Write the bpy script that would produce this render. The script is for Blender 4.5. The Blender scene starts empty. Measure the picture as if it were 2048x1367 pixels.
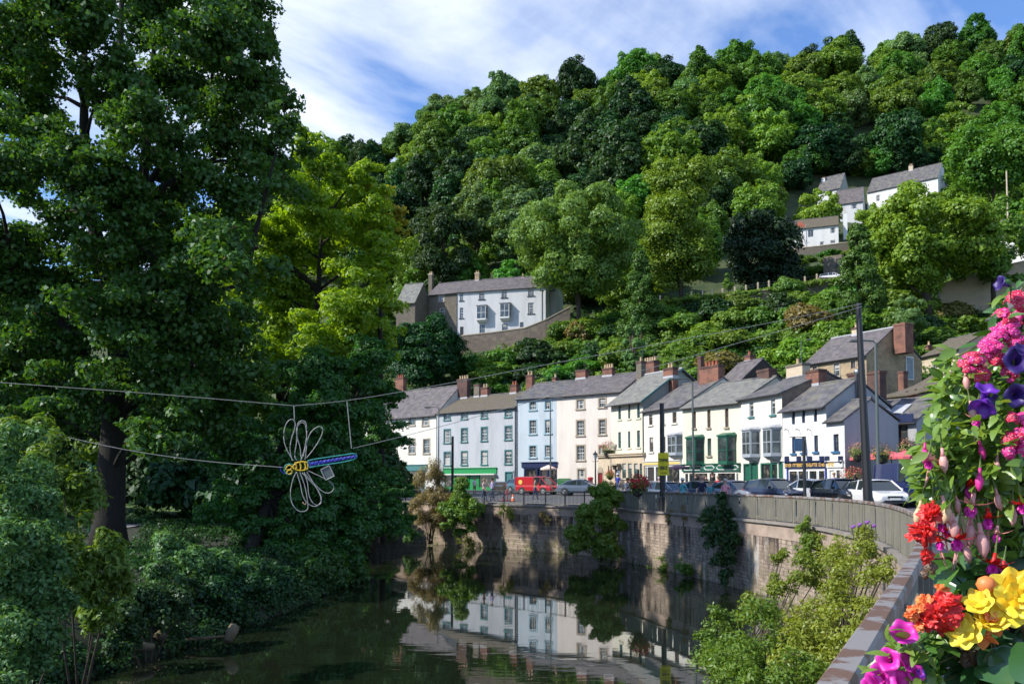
import bpy, bmesh, math, random
import numpy as np
from math import sin, cos, pi, radians, sqrt
from mathutils import Vector, Matrix
C = bpy.context.scene.collection
S = bpy.context.scene
# ---------------------------------------------------------------- camera, sky, sun, exposure
F = 1700.0; PITCH = radians(3.0); SHIFT = 187.5; CAMZ = 1.75
cd = bpy.data.cameras.new('camera'); cam = bpy.data.objects.new('camera', cd); C.objects.link(cam)
cam.location = (0, 0, CAMZ); cam.rotation_euler = (pi/2 + PITCH, 0, 0)
cd.sensor_width = 36; cd.lens = F/2048*36; cd.shift_y = SHIFT/2048; cd.clip_start = .05; cd.clip_end = 3000
S.camera = cam
cd.dof.use_dof = True; cd.dof.focus_distance = 2.1; cd.dof.aperture_fstop = 22
S.view_settings.view_transform = 'Standard'; S.view_settings.look = 'None'
S.view_settings.exposure = 0.75; S.view_settings.gamma = 1
SUN = Vector((-.755, -.20, .624)).normalized()
w = bpy.data.worlds.new('World'); S.world = w; w.use_nodes = True
nt = w.node_tree; nt.nodes.clear()
def N(nt, t, **k):
    n = nt.nodes.new(t)
    for a, v in k.items():
        if a == 'inp':
            for i, x in v.items(): n.inputs[i].default_value = x
        else: setattr(n, a, v)
    return n
def world_sky():
    L = nt.links.new
    sky = N(nt, 'ShaderNodeTexSky', sky_type='NISHITA', sun_disc=False)
    sky.sun_elevation = math.asin(SUN.z); sky.sun_rotation = math.atan2(SUN.x, SUN.y)
    sky.air_density = 1.0; sky.dust_density = .4; sky.ozone_density = 3
    tc = N(nt, 'ShaderNodeTexCoord'); sep = N(nt, 'ShaderNodeSeparateXYZ'); L(tc.outputs['Generated'], sep.inputs[0])
    zz = N(nt, 'ShaderNodeMath', operation='MAXIMUM', inp={1: .08}); L(sep.outputs[2], zz.inputs[0])
    dx = N(nt, 'ShaderNodeMath', operation='DIVIDE'); L(sep.outputs[0], dx.inputs[0]); L(zz.outputs[0], dx.inputs[1])
    dy = N(nt, 'ShaderNodeMath', operation='DIVIDE'); L(sep.outputs[1], dy.inputs[0]); L(zz.outputs[0], dy.inputs[1])
    cb = N(nt, 'ShaderNodeCombineXYZ'); L(dx.outputs[0], cb.inputs[0]); L(dy.outputs[0], cb.inputs[1])
    def streak(rot, sc, loc, scale, rough, dist):
        mp = N(nt, 'ShaderNodeMapping', vector_type='TEXTURE'); mp.inputs['Rotation'].default_value = (0, 0, radians(rot)); mp.inputs['Scale'].default_value = sc; mp.inputs['Location'].default_value = loc
        L(cb.outputs[0], mp.inputs[0]); n1 = N(nt, 'ShaderNodeTexNoise', inp={'Scale': scale, 'Detail': 9, 'Roughness': rough, 'Distortion': dist}); L(mp.outputs[0], n1.inputs[0]); return n1
    n1 = streak(62, (2.0, .9, 1), CLOUD_LOC, 1.0, .55, .35); n2 = streak(50, (2.2, .42, 1), (1, .3, 0), 1.0, .55, .9)
    ad = N(nt, 'ShaderNodeMath', operation='MULTIPLY_ADD', inp={1: .26}); L(n2.outputs[0], ad.inputs[0]); L(n1.outputs[0], ad.inputs[2])
    rp = N(nt, 'ShaderNodeValToRGB'); L(ad.outputs[0], rp.inputs[0])
    rp.color_ramp.elements[0].position = .575; rp.color_ramp.elements[0].color = (.04, .04, .04, 1)
    rp.color_ramp.elements[1].position = .80; rp.color_ramp.elements[1].color = (.96, .96, .96, 1)
    tint = N(nt, 'ShaderNodeMix', data_type='RGBA', blend_type='MULTIPLY', inp={0: 1.0}); L(sky.outputs[0], tint.inputs[6]); tint.inputs[7].default_value = (.62, .85, 1.15, 1)
    mx = N(nt, 'ShaderNodeMix', data_type='RGBA'); L(rp.outputs[0], mx.inputs[0]); L(tint.outputs[2], mx.inputs[6]); mx.inputs[7].default_value = (5.2, 5.6, 6.3, 1)
    bg = N(nt, 'ShaderNodeBackground', inp={'Strength': .125}); L(mx.outputs[2], bg.inputs[0])
    out = N(nt, 'ShaderNodeOutputWorld'); L(bg.outputs[0], out.inputs[0])
CLOUD_LOC = (-2.2, -.6, 0)
world_sky()
sl = bpy.data.lights.new('sun', 'SUN'); sl.energy = 3.9; sl.angle = radians(.55); sl.color = (1, .945, .85)
so = bpy.data.objects.new('sun', sl); C.objects.link(so); so.rotation_euler = SUN.to_track_quat('Z', 'Y').to_euler()
S.cycles.max_bounces = 6; S.cycles.transparent_max_bounces = 4; S.cycles.diffuse_bounces = 3; S.cycles.glossy_bounces = 3; S.cycles.transmission_bounces = 3
S.cycles.caustics_reflective = False; S.cycles.caustics_refractive = False

# ---------------------------------------------------------------- measuring: photo pixel (2048 wide) at depth d -> world point
def ray(px, py):
    vx = (px-1024)/F; vz = (683.5+SHIFT-py)/F
    y = cos(PITCH) - sin(PITCH)*vz; z = sin(PITCH) + cos(PITCH)*vz
    return vx/y, z/y
def P(px, py, d):
    a, b = ray(px, py); return Vector((a*d, d, CAMZ + b*d))
def X(px, d): return ray(px, 960)[0]*d
def Z(py, d): return CAMZ + ray(1024, py)[1]*d

# ---------------------------------------------------------------- scene bookkeeping
def tag(o, label=None, cat=None, group=None, kind=None):
    if label: o['label'] = label
    if cat: o['category'] = cat
    if group: o['group'] = group
    if kind: o['kind'] = kind
    return o
def thing(name, label, cat, loc=(0, 0, 0), rz=0, group=None):
    o = bpy.data.objects.new(name, None); C.objects.link(o); o.empty_display_size = .2
    o.location = loc; o.rotation_euler = (0, 0, rz); return tag(o, label, cat, group)
def link(name, me, parent=None):
    o = bpy.data.objects.new(name, me); C.objects.link(o)
    if parent: o.parent = parent
    return o
def dup(root, loc=None, rz=None, label=None, group=None, scale=None):
    def cp(o, par):
        c = o.copy(); C.objects.link(c)
        if par: c.parent = par
        for ch in kids.get(o.name, []): cp(ch, c)
        return c
    kids = {}
    for o in root.children_recursive: kids.setdefault(o.parent.name, []).append(o)
    r = cp(root, None)
    if loc is not None: r.location = loc
    if rz is not None: r.rotation_euler = (0, 0, rz)
    if scale is not None: r.scale = scale if hasattr(scale, '__len__') else (scale,)*3
    if label: r['label'] = label
    if group: r['group'] = group
    return r

# ---------------------------------------------------------------- mesh builder
class MB:
    def __init__(s): s.v = []; s.f = []; s.m = []; s.mi = 0
    def add(s, vs, fs):
        n = len(s.v); s.v += [tuple(a) for a in vs]
        for f in fs: s.f.append(tuple(i+n for i in f)); s.m.append(s.mi)
        return s
    def quad(s, a, b, c, d): return s.add((a, b, c, d), ((0, 1, 2, 3),))
    def hexa(s, p):  # 8 points: bottom 4 ccw, top 4 ccw
        return s.add(p, ((3, 2, 1, 0), (4, 5, 6, 7), (0, 1, 5, 4), (1, 2, 6, 5), (2, 3, 7, 6), (3, 0, 4, 7)))
    def box(s, x0, x1, y0, y1, z0, z1):
        return s.hexa(((x0, y0, z0), (x1, y0, z0), (x1, y1, z0), (x0, y1, z0), (x0, y0, z1), (x1, y0, z1), (x1, y1, z1), (x0, y1, z1)))
    def tube(s, pts, r, n=8, cap=True):
        pts = [Vector(p) for p in pts]; k = len(pts)
        rs = r if hasattr(r, '__len__') else [r]*k
        vs = []; up = Vector((0, 0, 1))
        for i, p in enumerate(pts):
            t = (pts[min(i+1, k-1)] - pts[max(i-1, 0)]).normalized()
            a = t.cross(up)
            if a.length < .05: a = t.cross(Vector((0, 1, 0)))
            a.normalize(); b = t.cross(a)
            for j in range(n):
                q = 2*pi*j/n; vs.append(p + (a*cos(q) + b*sin(q))*rs[i])
        fs = [(i*n+j, i*n+(j+1) % n, (i+1)*n+(j+1) % n, (i+1)*n+j) for i in range(k-1) for j in range(n)]
        if cap: fs += [tuple(range(n))[::-1], tuple((k-1)*n+j for j in range(n))]
        return s.add(vs, fs)
    def lathe(s, prof, n=12, c=(0, 0, 0), axis='z'):
        vs = []; k = len(prof)
        for r, z in prof:
            for j in range(n):
                q = 2*pi*j/n
                if axis == 'z': vs.append((c[0]+r*cos(q), c[1]+r*sin(q), c[2]+z))
                elif axis == 'y': vs.append((c[0]+r*cos(q), c[1]+z, c[2]+r*sin(q)))
                else: vs.append((c[0]+z, c[1]+r*cos(q), c[2]+r*sin(q)))
        fs = [(i*n+j, i*n+(j+1) % n, (i+1)*n+(j+1) % n, (i+1)*n+j) for i in range(k-1) for j in range(n)]
        fs += [tuple(range(n))[::-1], tuple((k-1)*n+j for j in range(n))]
        return s.add(vs, fs)
    def prism(s, poly, y0, y1):   # polygon in x,z extruded along y
        n = len(poly)
        vs = [(x, y0, z) for x, z in poly] + [(x, y1, z) for x, z in poly]
        fs = [tuple(range(n)), tuple(range(2*n-1, n-1, -1))] + [((i+1) % n, i, n+i, n+(i+1) % n) for i in range(n)]
        return s.add(vs, fs)
    def build(s, name, mats, parent=None, smooth=False, bevel=0, fix=True):
        me = bpy.data.meshes.new(name); me.from_pydata(s.v, [], s.f)
        if not hasattr(mats, '__len__'): mats = [mats]
        for m in mats: me.materials.append(m)
        if len(mats) > 1: me.polygons.foreach_set('material_index', s.m)
        if fix or bevel:
            bm = bmesh.new(); bm.from_mesh(me)
            if fix: bmesh.ops.recalc_face_normals(bm, faces=bm.faces)
            if bevel: bmesh.ops.bevel(bm, geom=bm.edges[:], offset=bevel, segments=1, affect='EDGES', clamp_overlap=True)
            bm.to_mesh(me); bm.free()
        if smooth: me.shade_smooth()
        me.update(); return link(name, me, parent)

def fast_mesh(name, verts, nper, mats, midx=None, parent=None):
    """verts (N*nper,3): N separate polygons of nper corners"""
    n = len(verts)//nper; me = bpy.data.meshes.new(name)
    me.vertices.add(len(verts)); me.vertices.foreach_set('co', np.asarray(verts, np.float32).ravel())
    me.loops.add(len(verts)); me.loops.foreach_set('vertex_index', np.arange(len(verts), dtype=np.int32))
    me.polygons.add(n); me.polygons.foreach_set('loop_start', np.arange(0, len(verts), nper, dtype=np.int32))
    try: me.polygons.foreach_set('loop_total', np.full(n, nper, np.int32))
    except Exception: pass
    for m in (mats if hasattr(mats, '__len__') else [mats]): me.materials.append(m)
    if midx is not None: me.polygons.foreach_set('material_index', np.asarray(midx, np.int32))
    me.update(calc_edges=True); me.validate(); return me

# ---------------------------------------------------------------- materials
def lin(*c):
    return tuple(((x/255)/12.92 if x/255 <= .04045 else ((x/255+.055)/1.055)**2.4) for x in c)
def mat(name, c1, c2=None, scale=4, rough=.75, bump=0, metal=0, stretch=(1, 1, 1), detail=5, lo=.35, hi=.65, spec=.5, bscale=None):
    m = bpy.data.materials.new(name); m.use_nodes = True; nt = m.node_tree; L = nt.links.new
    b = nt.nodes['Principled BSDF']; b.inputs['Roughness'].default_value = rough; b.inputs['Metallic'].default_value = metal
    b.inputs['Specular IOR Level'].default_value = spec
    b.inputs['Base Color'].default_value = (*c1, 1)
    if c2 is not None or bump:
        tc = N(nt, 'ShaderNodeTexCoord'); mp = N(nt, 'ShaderNodeMapping'); mp.inputs['Scale'].default_value = stretch; L(tc.outputs['Object'], mp.inputs[0])
        nz = N(nt, 'ShaderNodeTexNoise', inp={'Scale': scale, 'Detail': detail, 'Roughness': .6}); L(mp.outputs[0], nz.inputs[0])
        if c2 is not None:
            rp = N(nt, 'ShaderNodeValToRGB'); L(nz.outputs[0], rp.inputs[0])
            rp.color_ramp.elements[0].position = lo; rp.color_ramp.elements[0].color = (*c1, 1)
            rp.color_ramp.elements[1].position = hi; rp.color_ramp.elements[1].color = (*c2, 1)
            L(rp.outputs[0], b.inputs['Base Color'])
        if bump:
            if bscale:
                nz = N(nt, 'ShaderNodeTexNoise', inp={'Scale': bscale, 'Detail': 4}); L(mp.outputs[0], nz.inputs[0])
            bp = N(nt, 'ShaderNodeBump', inp={'Strength': bump, 'Distance': .05}); L(nz.outputs[0], bp.inputs['Height']); L(bp.outputs[0], b.inputs['Normal'])
    return m
def masonry(name, c1, c2, mortar, bw=.5, bh=.22, rough=.9, stain=None, msize=.012, bump=.5, rot=(pi/2, 0, 0), stainlo=.45, stainhi=.75):
    """brick / slate / coursed stone in the wall's own plane; used on faces whose object x runs along the wall"""
    m = bpy.data.materials.new(name); m.use_nodes = True; nt = m.node_tree; L = nt.links.new
    b = nt.nodes['Principled BSDF']; b.inputs['Roughness'].default_value = rough; b.inputs['Specular IOR Level'].default_value = .3
    tc = N(nt, 'ShaderNodeTexCoord'); sep = N(nt, 'ShaderNodeSeparateXYZ'); L(tc.outputs['Object'], sep.inputs[0])
    ad = N(nt, 'ShaderNodeMath', operation='ADD'); L(sep.outputs[0], ad.inputs[0]); L(sep.outputs[1], ad.inputs[1])
    cb = N(nt, 'ShaderNodeCombineXYZ')
    if rot == 'roof': L(sep.outputs[0], cb.inputs[0]); L(sep.outputs[1], cb.inputs[1])
    else: L(ad.outputs[0], cb.inputs[0]); L(sep.outputs[2], cb.inputs[1])
    nz0 = N(nt, 'ShaderNodeTexNoise', inp={'Scale': 3, 'Detail': 2}); L(tc.outputs['Object'], nz0.inputs[0])
    wob = N(nt, 'ShaderNodeMix', data_type='RGBA', blend_type='LINEAR_LIGHT', inp={0: .03}); L(cb.outputs[0], wob.inputs[6]); L(nz0.outputs['Color'], wob.inputs[7])
    br = N(nt, 'ShaderNodeTexBrick', inp={'Scale': 1, 'Mortar Size': msize, 'Brick Width': bw, 'Row Height': bh, 'Bias': -.1})
    br.inputs['Color1'].default_value = (*c1, 1); br.inputs['Color2'].default_value = (*c2, 1); br.inputs['Mortar'].default_value = (*mortar, 1)
    L(wob.outputs[2], br.inputs[0])
    col = br.outputs[0]
    nz = N(nt, 'ShaderNodeTexNoise', inp={'Scale': 1.1, 'Detail': 6, 'Roughness': .65}); L(tc.outputs['Object'], nz.inputs[0])
    if stain:
        rp = N(nt, 'ShaderNodeValToRGB'); rp.color_ramp.elements[0].position = stainlo; rp.color_ramp.elements[1].position = stainhi; L(nz.outputs[0], rp.inputs[0])
        mx = N(nt, 'ShaderNodeMix', data_type='RGBA'); L(rp.outputs[0], mx.inputs[0]); L(col, mx.inputs[6]); mx.inputs[7].default_value = (*stain, 1); col = mx.outputs[2]
    L(col, b.inputs['Base Color'])
    bp = N(nt, 'ShaderNodeBump', inp={'Strength': bump, 'Distance': .03}); L(br.outputs['Color'], bp.inputs['Height']); L(bp.outputs[0], b.inputs['Normal'])
    return m
def leafmat(name, c1, c2, trans=.3, tcol=None, hue=.03, val=.5, gloss=.025, groug=.5):
    m = bpy.data.materials.new(name); m.use_nodes = True; nt = m.node_tree; L = nt.links.new; nt.nodes.clear()
    geo = N(nt, 'ShaderNodeNewGeometry'); oi = N(nt, 'ShaderNodeObjectInfo')
    mx = N(nt, 'ShaderNodeMix', data_type='RGBA'); L(geo.outputs['Random Per Island'], mx.inputs[0]); mx.inputs[6].default_value = (*c1, 1); mx.inputs[7].default_value = (*c2, 1)
    hs = N(nt, 'ShaderNodeHueSaturation')
    m1 = N(nt, 'ShaderNodeMapRange', inp={3: .5-hue, 4: .5+hue}); L(oi.outputs['Random'], m1.inputs[0]); L(m1.outputs[0], hs.inputs['Hue'])
    mu = N(nt, 'ShaderNodeMath', operation='MULTIPLY', inp={1: 7.31}); L(oi.outputs['Random'], mu.inputs[0])
    fr = N(nt, 'ShaderNodeMath', operation='FRACT'); L(mu.outputs[0], fr.inputs[0])
    m2 = N(nt, 'ShaderNodeMapRange', inp={3: 1-val/2, 4: 1+val/2}); L(fr.outputs[0], m2.inputs[0]); L(m2.outputs[0], hs.inputs['Value'])
    L(mx.outputs[2], hs.inputs['Color'])
    df = N(nt, 'ShaderNodeBsdfDiffuse'); L(hs.outputs[0], df.inputs[0])
    tr = N(nt, 'ShaderNodeBsdfTranslucent')
    tm = N(nt, 'ShaderNodeMix', data_type='RGBA', blend_type='MULTIPLY', inp={0: 1.0}); L(hs.outputs[0], tm.inputs[6]); tm.inputs[7].default_value = (*(tcol or (1.5, 1.35, .5)), 1); L(tm.outputs[2], tr.inputs[0])
    a = N(nt, 'ShaderNodeMixShader', inp={0: trans}); L(df.outputs[0], a.inputs[1]); L(tr.outputs[0], a.inputs[2])
    gl = N(nt, 'ShaderNodeBsdfGlossy', inp={'Roughness': groug}); gl.inputs[0].default_value = (.9, .95, 1, 1)
    g = N(nt, 'ShaderNodeMixShader', inp={0: gloss}); L(a.outputs[0], g.inputs[1]); L(gl.outputs[0], g.inputs[2])
    out = N(nt, 'ShaderNodeOutputMaterial'); L(g.outputs[0], out.inputs[0]); return m

def render_wall(name, c, dirt, amt=.5):
    """painted render with faint vertical run stains"""
    c = tuple(x*.78 for x in c); m = mat(name, c, tuple(x*.72 for x in c), scale=.9, rough=.85, stretch=(1, 1, .22), lo=.45, hi=.85, bump=.12, bscale=18)
    return m
M = {}
M['grey_blue'] = render_wall('grey_blue_render', (.50, .53, .57), 0)
M['pale_blue'] = render_wall('pale_blue_render', (.57, .655, .72), 0)
M['cream_pink'] = render_wall('cream_pink_render', (.80, .73, .66), 0)
M['cream'] = render_wall('cream_render', (.80, .77, .62), 0)
M['ivory'] = render_wall('ivory_render', (.80, .78, .70), 0)
M['white'] = render_wall('white_render', (.80, .80, .78), 0)
M['hillwhite'] = render_wall('lime_white_render', (.68, .69, .70), 0)
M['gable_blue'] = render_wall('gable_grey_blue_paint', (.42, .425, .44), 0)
M['gable_shade'] = render_wall('gable_shade_render', (.42, .45, .40), 0)  # shade on the gable ends put into a darker grey-green wall colour
M['slate'] = masonry('slate_roof', (.07, .068, .076), (.15, .142, .15), (.03, .03, .034), .45, .26, .7, (.17, .16, .12), rot='roof', msize=.008)
M['slate_brown'] = masonry('mossy_brown_tile_roof', (.11, .09, .07), (.15, .125, .095), (.045, .04, .035), .28, .18, .85, (.10, .095, .05), rot='roof', msize=.01)
M['slate_pale'] = masonry('pale_grey_slate_roof', (.12, .12, .115), (.22, .215, .195), (.08, .08, .08), .4, .24, .75, (.20, .20, .16), rot='roof', msize=.01)
M['slate_purple'] = masonry('purple_slate_roof', (.085, .075, .08), (.165, .142, .148), (.035, .03, .035), .45, .28, .75, (.13, .12, .10), rot='roof', msize=.008)
M['brick'] = masonry('red_brick', (.26, .085, .05), (.17, .06, .04), (.20, .16, .13), .225, .075, .9, (.06, .04, .035), msize=.01)
M['brick_dark'] = masonry('sooty_brick', (.13, .06, .045), (.09, .045, .04), (.10, .08, .07), .225, .075, .9, (.04, .03, .03), msize=.01)
M['stone'] = masonry('warm_gritstone', (.42, .32, .19), (.32, .24, .15), (.24, .19, .13), .42, .2, .9, (.20, .15, .10), msize=.018)
M['stone_grey'] = masonry('grey_rubble_stone', (.21, .18, .145), (.14, .12, .10), (.08, .07, .06), .4, .18, .95, (.12, .11, .07), msize=.022)
M['stone_pale'] = masonry('pale_ashlar', (.52, .43, .31), (.46, .38, .28), (.38, .31, .23), .7, .32, .85, (.42, .35, .26), msize=.006, bump=.2)
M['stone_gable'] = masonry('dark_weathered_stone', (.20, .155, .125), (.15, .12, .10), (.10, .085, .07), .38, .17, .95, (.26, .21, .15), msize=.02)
M['surround'] = mat('sandstone_trim', (.36, .30, .22), (.28, .235, .18), 6)
M['teal'] = mat('teal_paint', (.045, .16, .16), rough=.45)
M['paleblue_trim'] = mat('pale_blue_trim', (.28, .42, .48), rough=.5)
M['green'] = mat('emerald_paint', (.01, .22, .055), rough=.4)
M['dkgreen'] = mat('dark_green_paint', (.015, .10, .062), rough=.4)
M['navy'] = mat('navy_paint', (.012, .022, .075), rough=.4)
M['royal'] = mat('royal_blue_paint', (.02, .04, .22), rough=.4)
M['bluesill'] = mat('blue_sill_paint', (.03, .12, .24), rough=.5)
M['greypaint'] = mat('grey_blue_joinery', (.30, .34, .38), rough=.5)
M['whitepaint'] = mat('white_gloss_paint', (.64, .64, .62), rough=.4)
M['black'] = mat('black_paint', (.012, .012, .014), rough=.45)
M['blackwood'] = mat('black_stained_timber', (.02, .017, .016), (.035, .028, .025), 8, .7)
M['grey_metal'] = mat('grey_lamp_metal', (.10, .12, .115), rough=.5, metal=.3)
M['steel'] = mat('flue_steel', (.55, .57, .6), (.42, .44, .46), 3, .3, metal=.9)
M['pot'] = mat('buff_clay', (.52, .38, .22), (.40, .28, .17), 5)
M['pot_red'] = mat('red_clay', (.40, .10, .05), (.30, .08, .05), 5)
M['lead'] = mat('lead_flashing', (.42, .43, .45), (.32, .33, .35), 4, .6)
M['reddoor'] = mat('dark_red_paint', (.19, .014, .014), rough=.4)
M['brownframe'] = mat('brown_joinery', (.13, .07, .045), rough=.5)
M['gold'] = mat('gilt_paint', (.75, .47, .10), rough=.4)
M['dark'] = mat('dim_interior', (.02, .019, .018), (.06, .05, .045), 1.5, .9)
M['curtain'] = mat('net_curtain', (.42, .41, .38), (.30, .29, .27), 2, .9, stretch=(6, 6, 1))
M['gutter'] = mat('iron_gutter', (.03, .03, .034), rough=.5)
def glass(name='window_glass', c=(.035, .04, .042)):
    m = mat(name, c, tuple(x*2.6 for x in c), 1.3, .06, spec=.8, lo=.45, hi=.6); return m
M['glass'] = glass()
M['shopglass'] = mat('shop_glass', (.02, .022, .025), (.13, .11, .09), 2.3, .06, spec=.7, lo=.5, hi=.62)
M['bark'] = mat('bark', (.035, .028, .02), (.075, .06, .042), 6, .95, bump=.6, stretch=(3, 3, .6))
M['bark_dark'] = mat('dark_bark', (.008, .007, .005), (.018, .015, .010), 6, .95, bump=.6, stretch=(3, 3, .6))
# ---------------------------------------------------------------- terrain
WALL = [(-2.6, -4), (-.45, 0), (.94, 2.6), (1.9, 4.4), (3.55, 7.5), (5.3, 11), (7.0, 14.5), (8.8, 19.2), (10.2, 23.5), (11.1, 28), (11.4, 32.7), (10.4, 38.6), (8.7, 45.5), (6.6, 52), (4.6, 55.5), (2.6, 58), (-.9, 61), (-3.1, 63), (-6.7, 66), (-10.2, 71), (-21, 85), (-40, 105)]
FAR = [(30, -12), (40, -4), (42, 2), (44, 8), (44, 14), (43, 20), (42, 26), (41, 34), (39, 42), (37, 50), (33, 58), (29, 65), (25.5, 72), (22, 80), (19, 86), (15, 93), (10, 100), (4, 107), (-6, 114), (-16, 121), (-30, 128), (-50, 140)]
def resample(pl, n):
    pl = [Vector((*p[:2], p[2] if len(p) > 2 else 0)) for p in pl]
    d = [0]
    for a, b in zip(pl, pl[1:]): d.append(d[-1] + (b-a).length)
    out = []
    for t in np.linspace(0, d[-1], n):
        i = min(max(int(np.searchsorted(d, t))-1, 0), len(pl)-2)
        k = (t-d[i])/(d[i+1]-d[i]); out.append(pl[i].lerp(pl[i+1], k))
    return out
def smoothpl(pl, it=2):
    pl = [Vector((*p[:2], p[2] if len(p) > 2 else 0)) for p in pl]
    for _ in range(it):
        q = [pl[0]]
        for a, b in zip(pl, pl[1:]): q += [a.lerp(b, .25), a.lerp(b, .75)]
        pl = q + [pl[-1]]
    return pl
WS = smoothpl(WALL); FS = smoothpl(FAR)   # same count: paired
NS = 14
def road_pt(i, j):
    a, b = WS[i], FS[i]; k = j/NS; p = a.lerp(b, k)
    z = .62*min(1, max(0, (k-.05)/.6)); return Vector((p.x, p.y, z))
RP = np.array([[road_pt(i, j)[:] for j in range(NS+1)] for i in range(len(WS))]).reshape(-1, 3)
def road_z(x, y):
    d = (RP[:, 0]-x)**2 + (RP[:, 1]-y)**2; k = np.argsort(d)[:4]; ww = 1/(d[k]+.05); return float((RP[k, 2]*ww).sum()/ww.sum())
M['asphalt'] = mat('asphalt', (.065, .065, .07), (.10, .10, .10), 3, .9, bump=.2, bscale=60)
M['paving'] = masonry('pavement_slabs', (.22, .205, .195), (.18, .17, .16), (.10, .095, .09), .75, .6, .9, (.20, .19, .18), rot='roof', msize=.012, bump=.2)
mb = MB(); n = len(WS)
vs = [RP[i*(NS+1)+j] for i in range(n) for j in range(NS+1)]
mb.add(vs, [(i*(NS+1)+j, i*(NS+1)+j+1, (i+1)*(NS+1)+j+1, (i+1)*(NS+1)+j) for i in range(n-1) for j in range(NS)])
road = tag(mb.build('road', M['asphalt']), kind='structure')
# pavement along the river with a kerb step
def offs(pl, o, z=0):
    out = []
    for i, p in enumerate(pl):
        t = (pl[min(i+1, len(pl)-1)] - pl[max(i-1, 0)]); t.z = 0; t.normalize()
        out.append(Vector((p.x + t.y*o, p.y - t.x*o, z)))
    return out
def ribbon(mb, pl, o0, o1, z0, z1):
    A0, A1 = offs(pl, o0), offs(pl, o1); n = len(pl); vs = []
    for a, b in zip(A0, A1): vs += [(a.x, a.y, z0), (b.x, b.y, z0), (b.x, b.y, z1), (a.x, a.y, z1)]
    fs = []
    for i in range(n-1):
        q = i*4; fs += [(q, q+1, q+5, q+4), (q+1, q+2, q+6, q+5), (q+2, q+3, q+7, q+6), (q+3, q, q+4, q+7)]
    fs += [(3, 2, 1, 0), tuple((n-1)*4+k for k in range(4))]
    return mb.add(vs, fs)
mb = MB(); ribbon(mb, WS, .32, 2.4, -.2, .11); tag(mb.build('riverside_pavement', M['paving']), kind='structure')
mb = MB(); ribbon(mb, WS, 2.4, 2.55, -.2, .13); tag(mb.build('kerb', M['stone_grey']), kind='structure')
# white lines on the road
mb = MB()
mid = offs(WS, 6.2)
rs_ = resample([(p.x, p.y) for p in mid], 90)
for i in range(0, 88, 2):
    a, b = rs_[i], rs_[i+1]; t = (b-a).normalized(); s = Vector((t.y, -t.x, 0))*.06
    z0, z1 = road_z(a.x, a.y)+.02, road_z(b.x, b.y)+.02
    mb.quad((a.x-s.x, a.y-s.y, z0), (a.x+s.x, a.y+s.y, z0), (b.x+s.x, b.y+s.y, z1), (b.x-s.x, b.y-s.y, z1))
tag(mb.build('road_marking', M['whitepaint']), kind='structure')
# hillside: profiles by bearing
PROF = {
 -1500: [(60, -1), (130, 0), (200, 3), (330, 22), (480, 40), (900, 60)],
 300: [(100, -.6), (130, .2), (170, 6), (240, 34), (330, 80), (480, 105), (900, 120)],
 650: [(100, -.6), (124, .4), (134, 4), (150, 14), (200, 44), (330, 120), (480, 135), (900, 140)],
 1000: [(95, -.8), (106, .5), (118, 6), (126, 12), (140, 23), (148, 25.5), (165, 31), (200, 54), (320, 141), (450, 158), (900, 165)],
 1400: [(70, -.8), (85, .6), (93, 5), (105, 12), (120, 21), (137, 29.2), (145, 31), (165, 36), (190, 52), (320, 151), (450, 168), (900, 175)],
 1700: [(56, -.8), (68, .6), (80, 6), (88, 10.5), (110, 21), (135, 31), (150, 36), (188, 53), (225, 72), (320, 157), (450, 172), (900, 180)],
 2048: [(50, -.8), (62, .6), (80, 7), (100, 14), (140, 30), (190, 52), (225, 72), (320, 163), (450, 178), (900, 185)],
 2600: [(35, -.8), (46, .6), (80, 14), (140, 38), (225, 80), (320, 165), (450, 178), (900, 185)],
 4200: [(25, -.8), (40, 3), (80, 25), (140, 60), (225, 110), (320, 170), (900, 185)]}
PK = sorted(PROF)
def hz_(px, d):
    px = min(max(px, PK[0]), PK[-1])
    i = min(max(int(np.searchsorted(PK, px))-1, 0), len(PK)-2); k = (px-PK[i])/(PK[i+1]-PK[i])
    f = lambda q: float(np.interp(d, [a for a, _ in PROF[q]], [b for _, b in PROF[q]]))
    k = k*k*(3-2*k); return f(PK[i])*(1-k) + f(PK[i+1])*k
M['hill'] = mat('hillside_scrub_soil', (.022, .045, .012), (.06, .075, .025), .35, .95, bump=.5, bscale=1.2)
pxs = np.linspace(-1500, 4200, 170)
us = np.concatenate([np.linspace(0, 1, 170)**1.6]); mb = MB(); vs = []
for px in pxs:
    i = min(max(int(np.searchsorted(PK, px))-1, 0), len(PK)-2); k = (px-PK[i])/(PK[i+1]-PK[i])
    d0 = PROF[PK[i]][0][0]*(1-k) + PROF[PK[i+1]][0][0]*k
    for u in us:
        d = d0 + u*(900-d0); vs.append((X(px, d), d, hz_(px, d) - .0))
m_ = len(us)
mb.add(vs, [(i*m_+j, (i+1)*m_+j, (i+1)*m_+j+1, i*m_+j+1) for i in range(len(pxs)-1) for j in range(m_-1)])
tag(mb.build('hillside', M['hill'], smooth=True), kind='structure')
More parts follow.
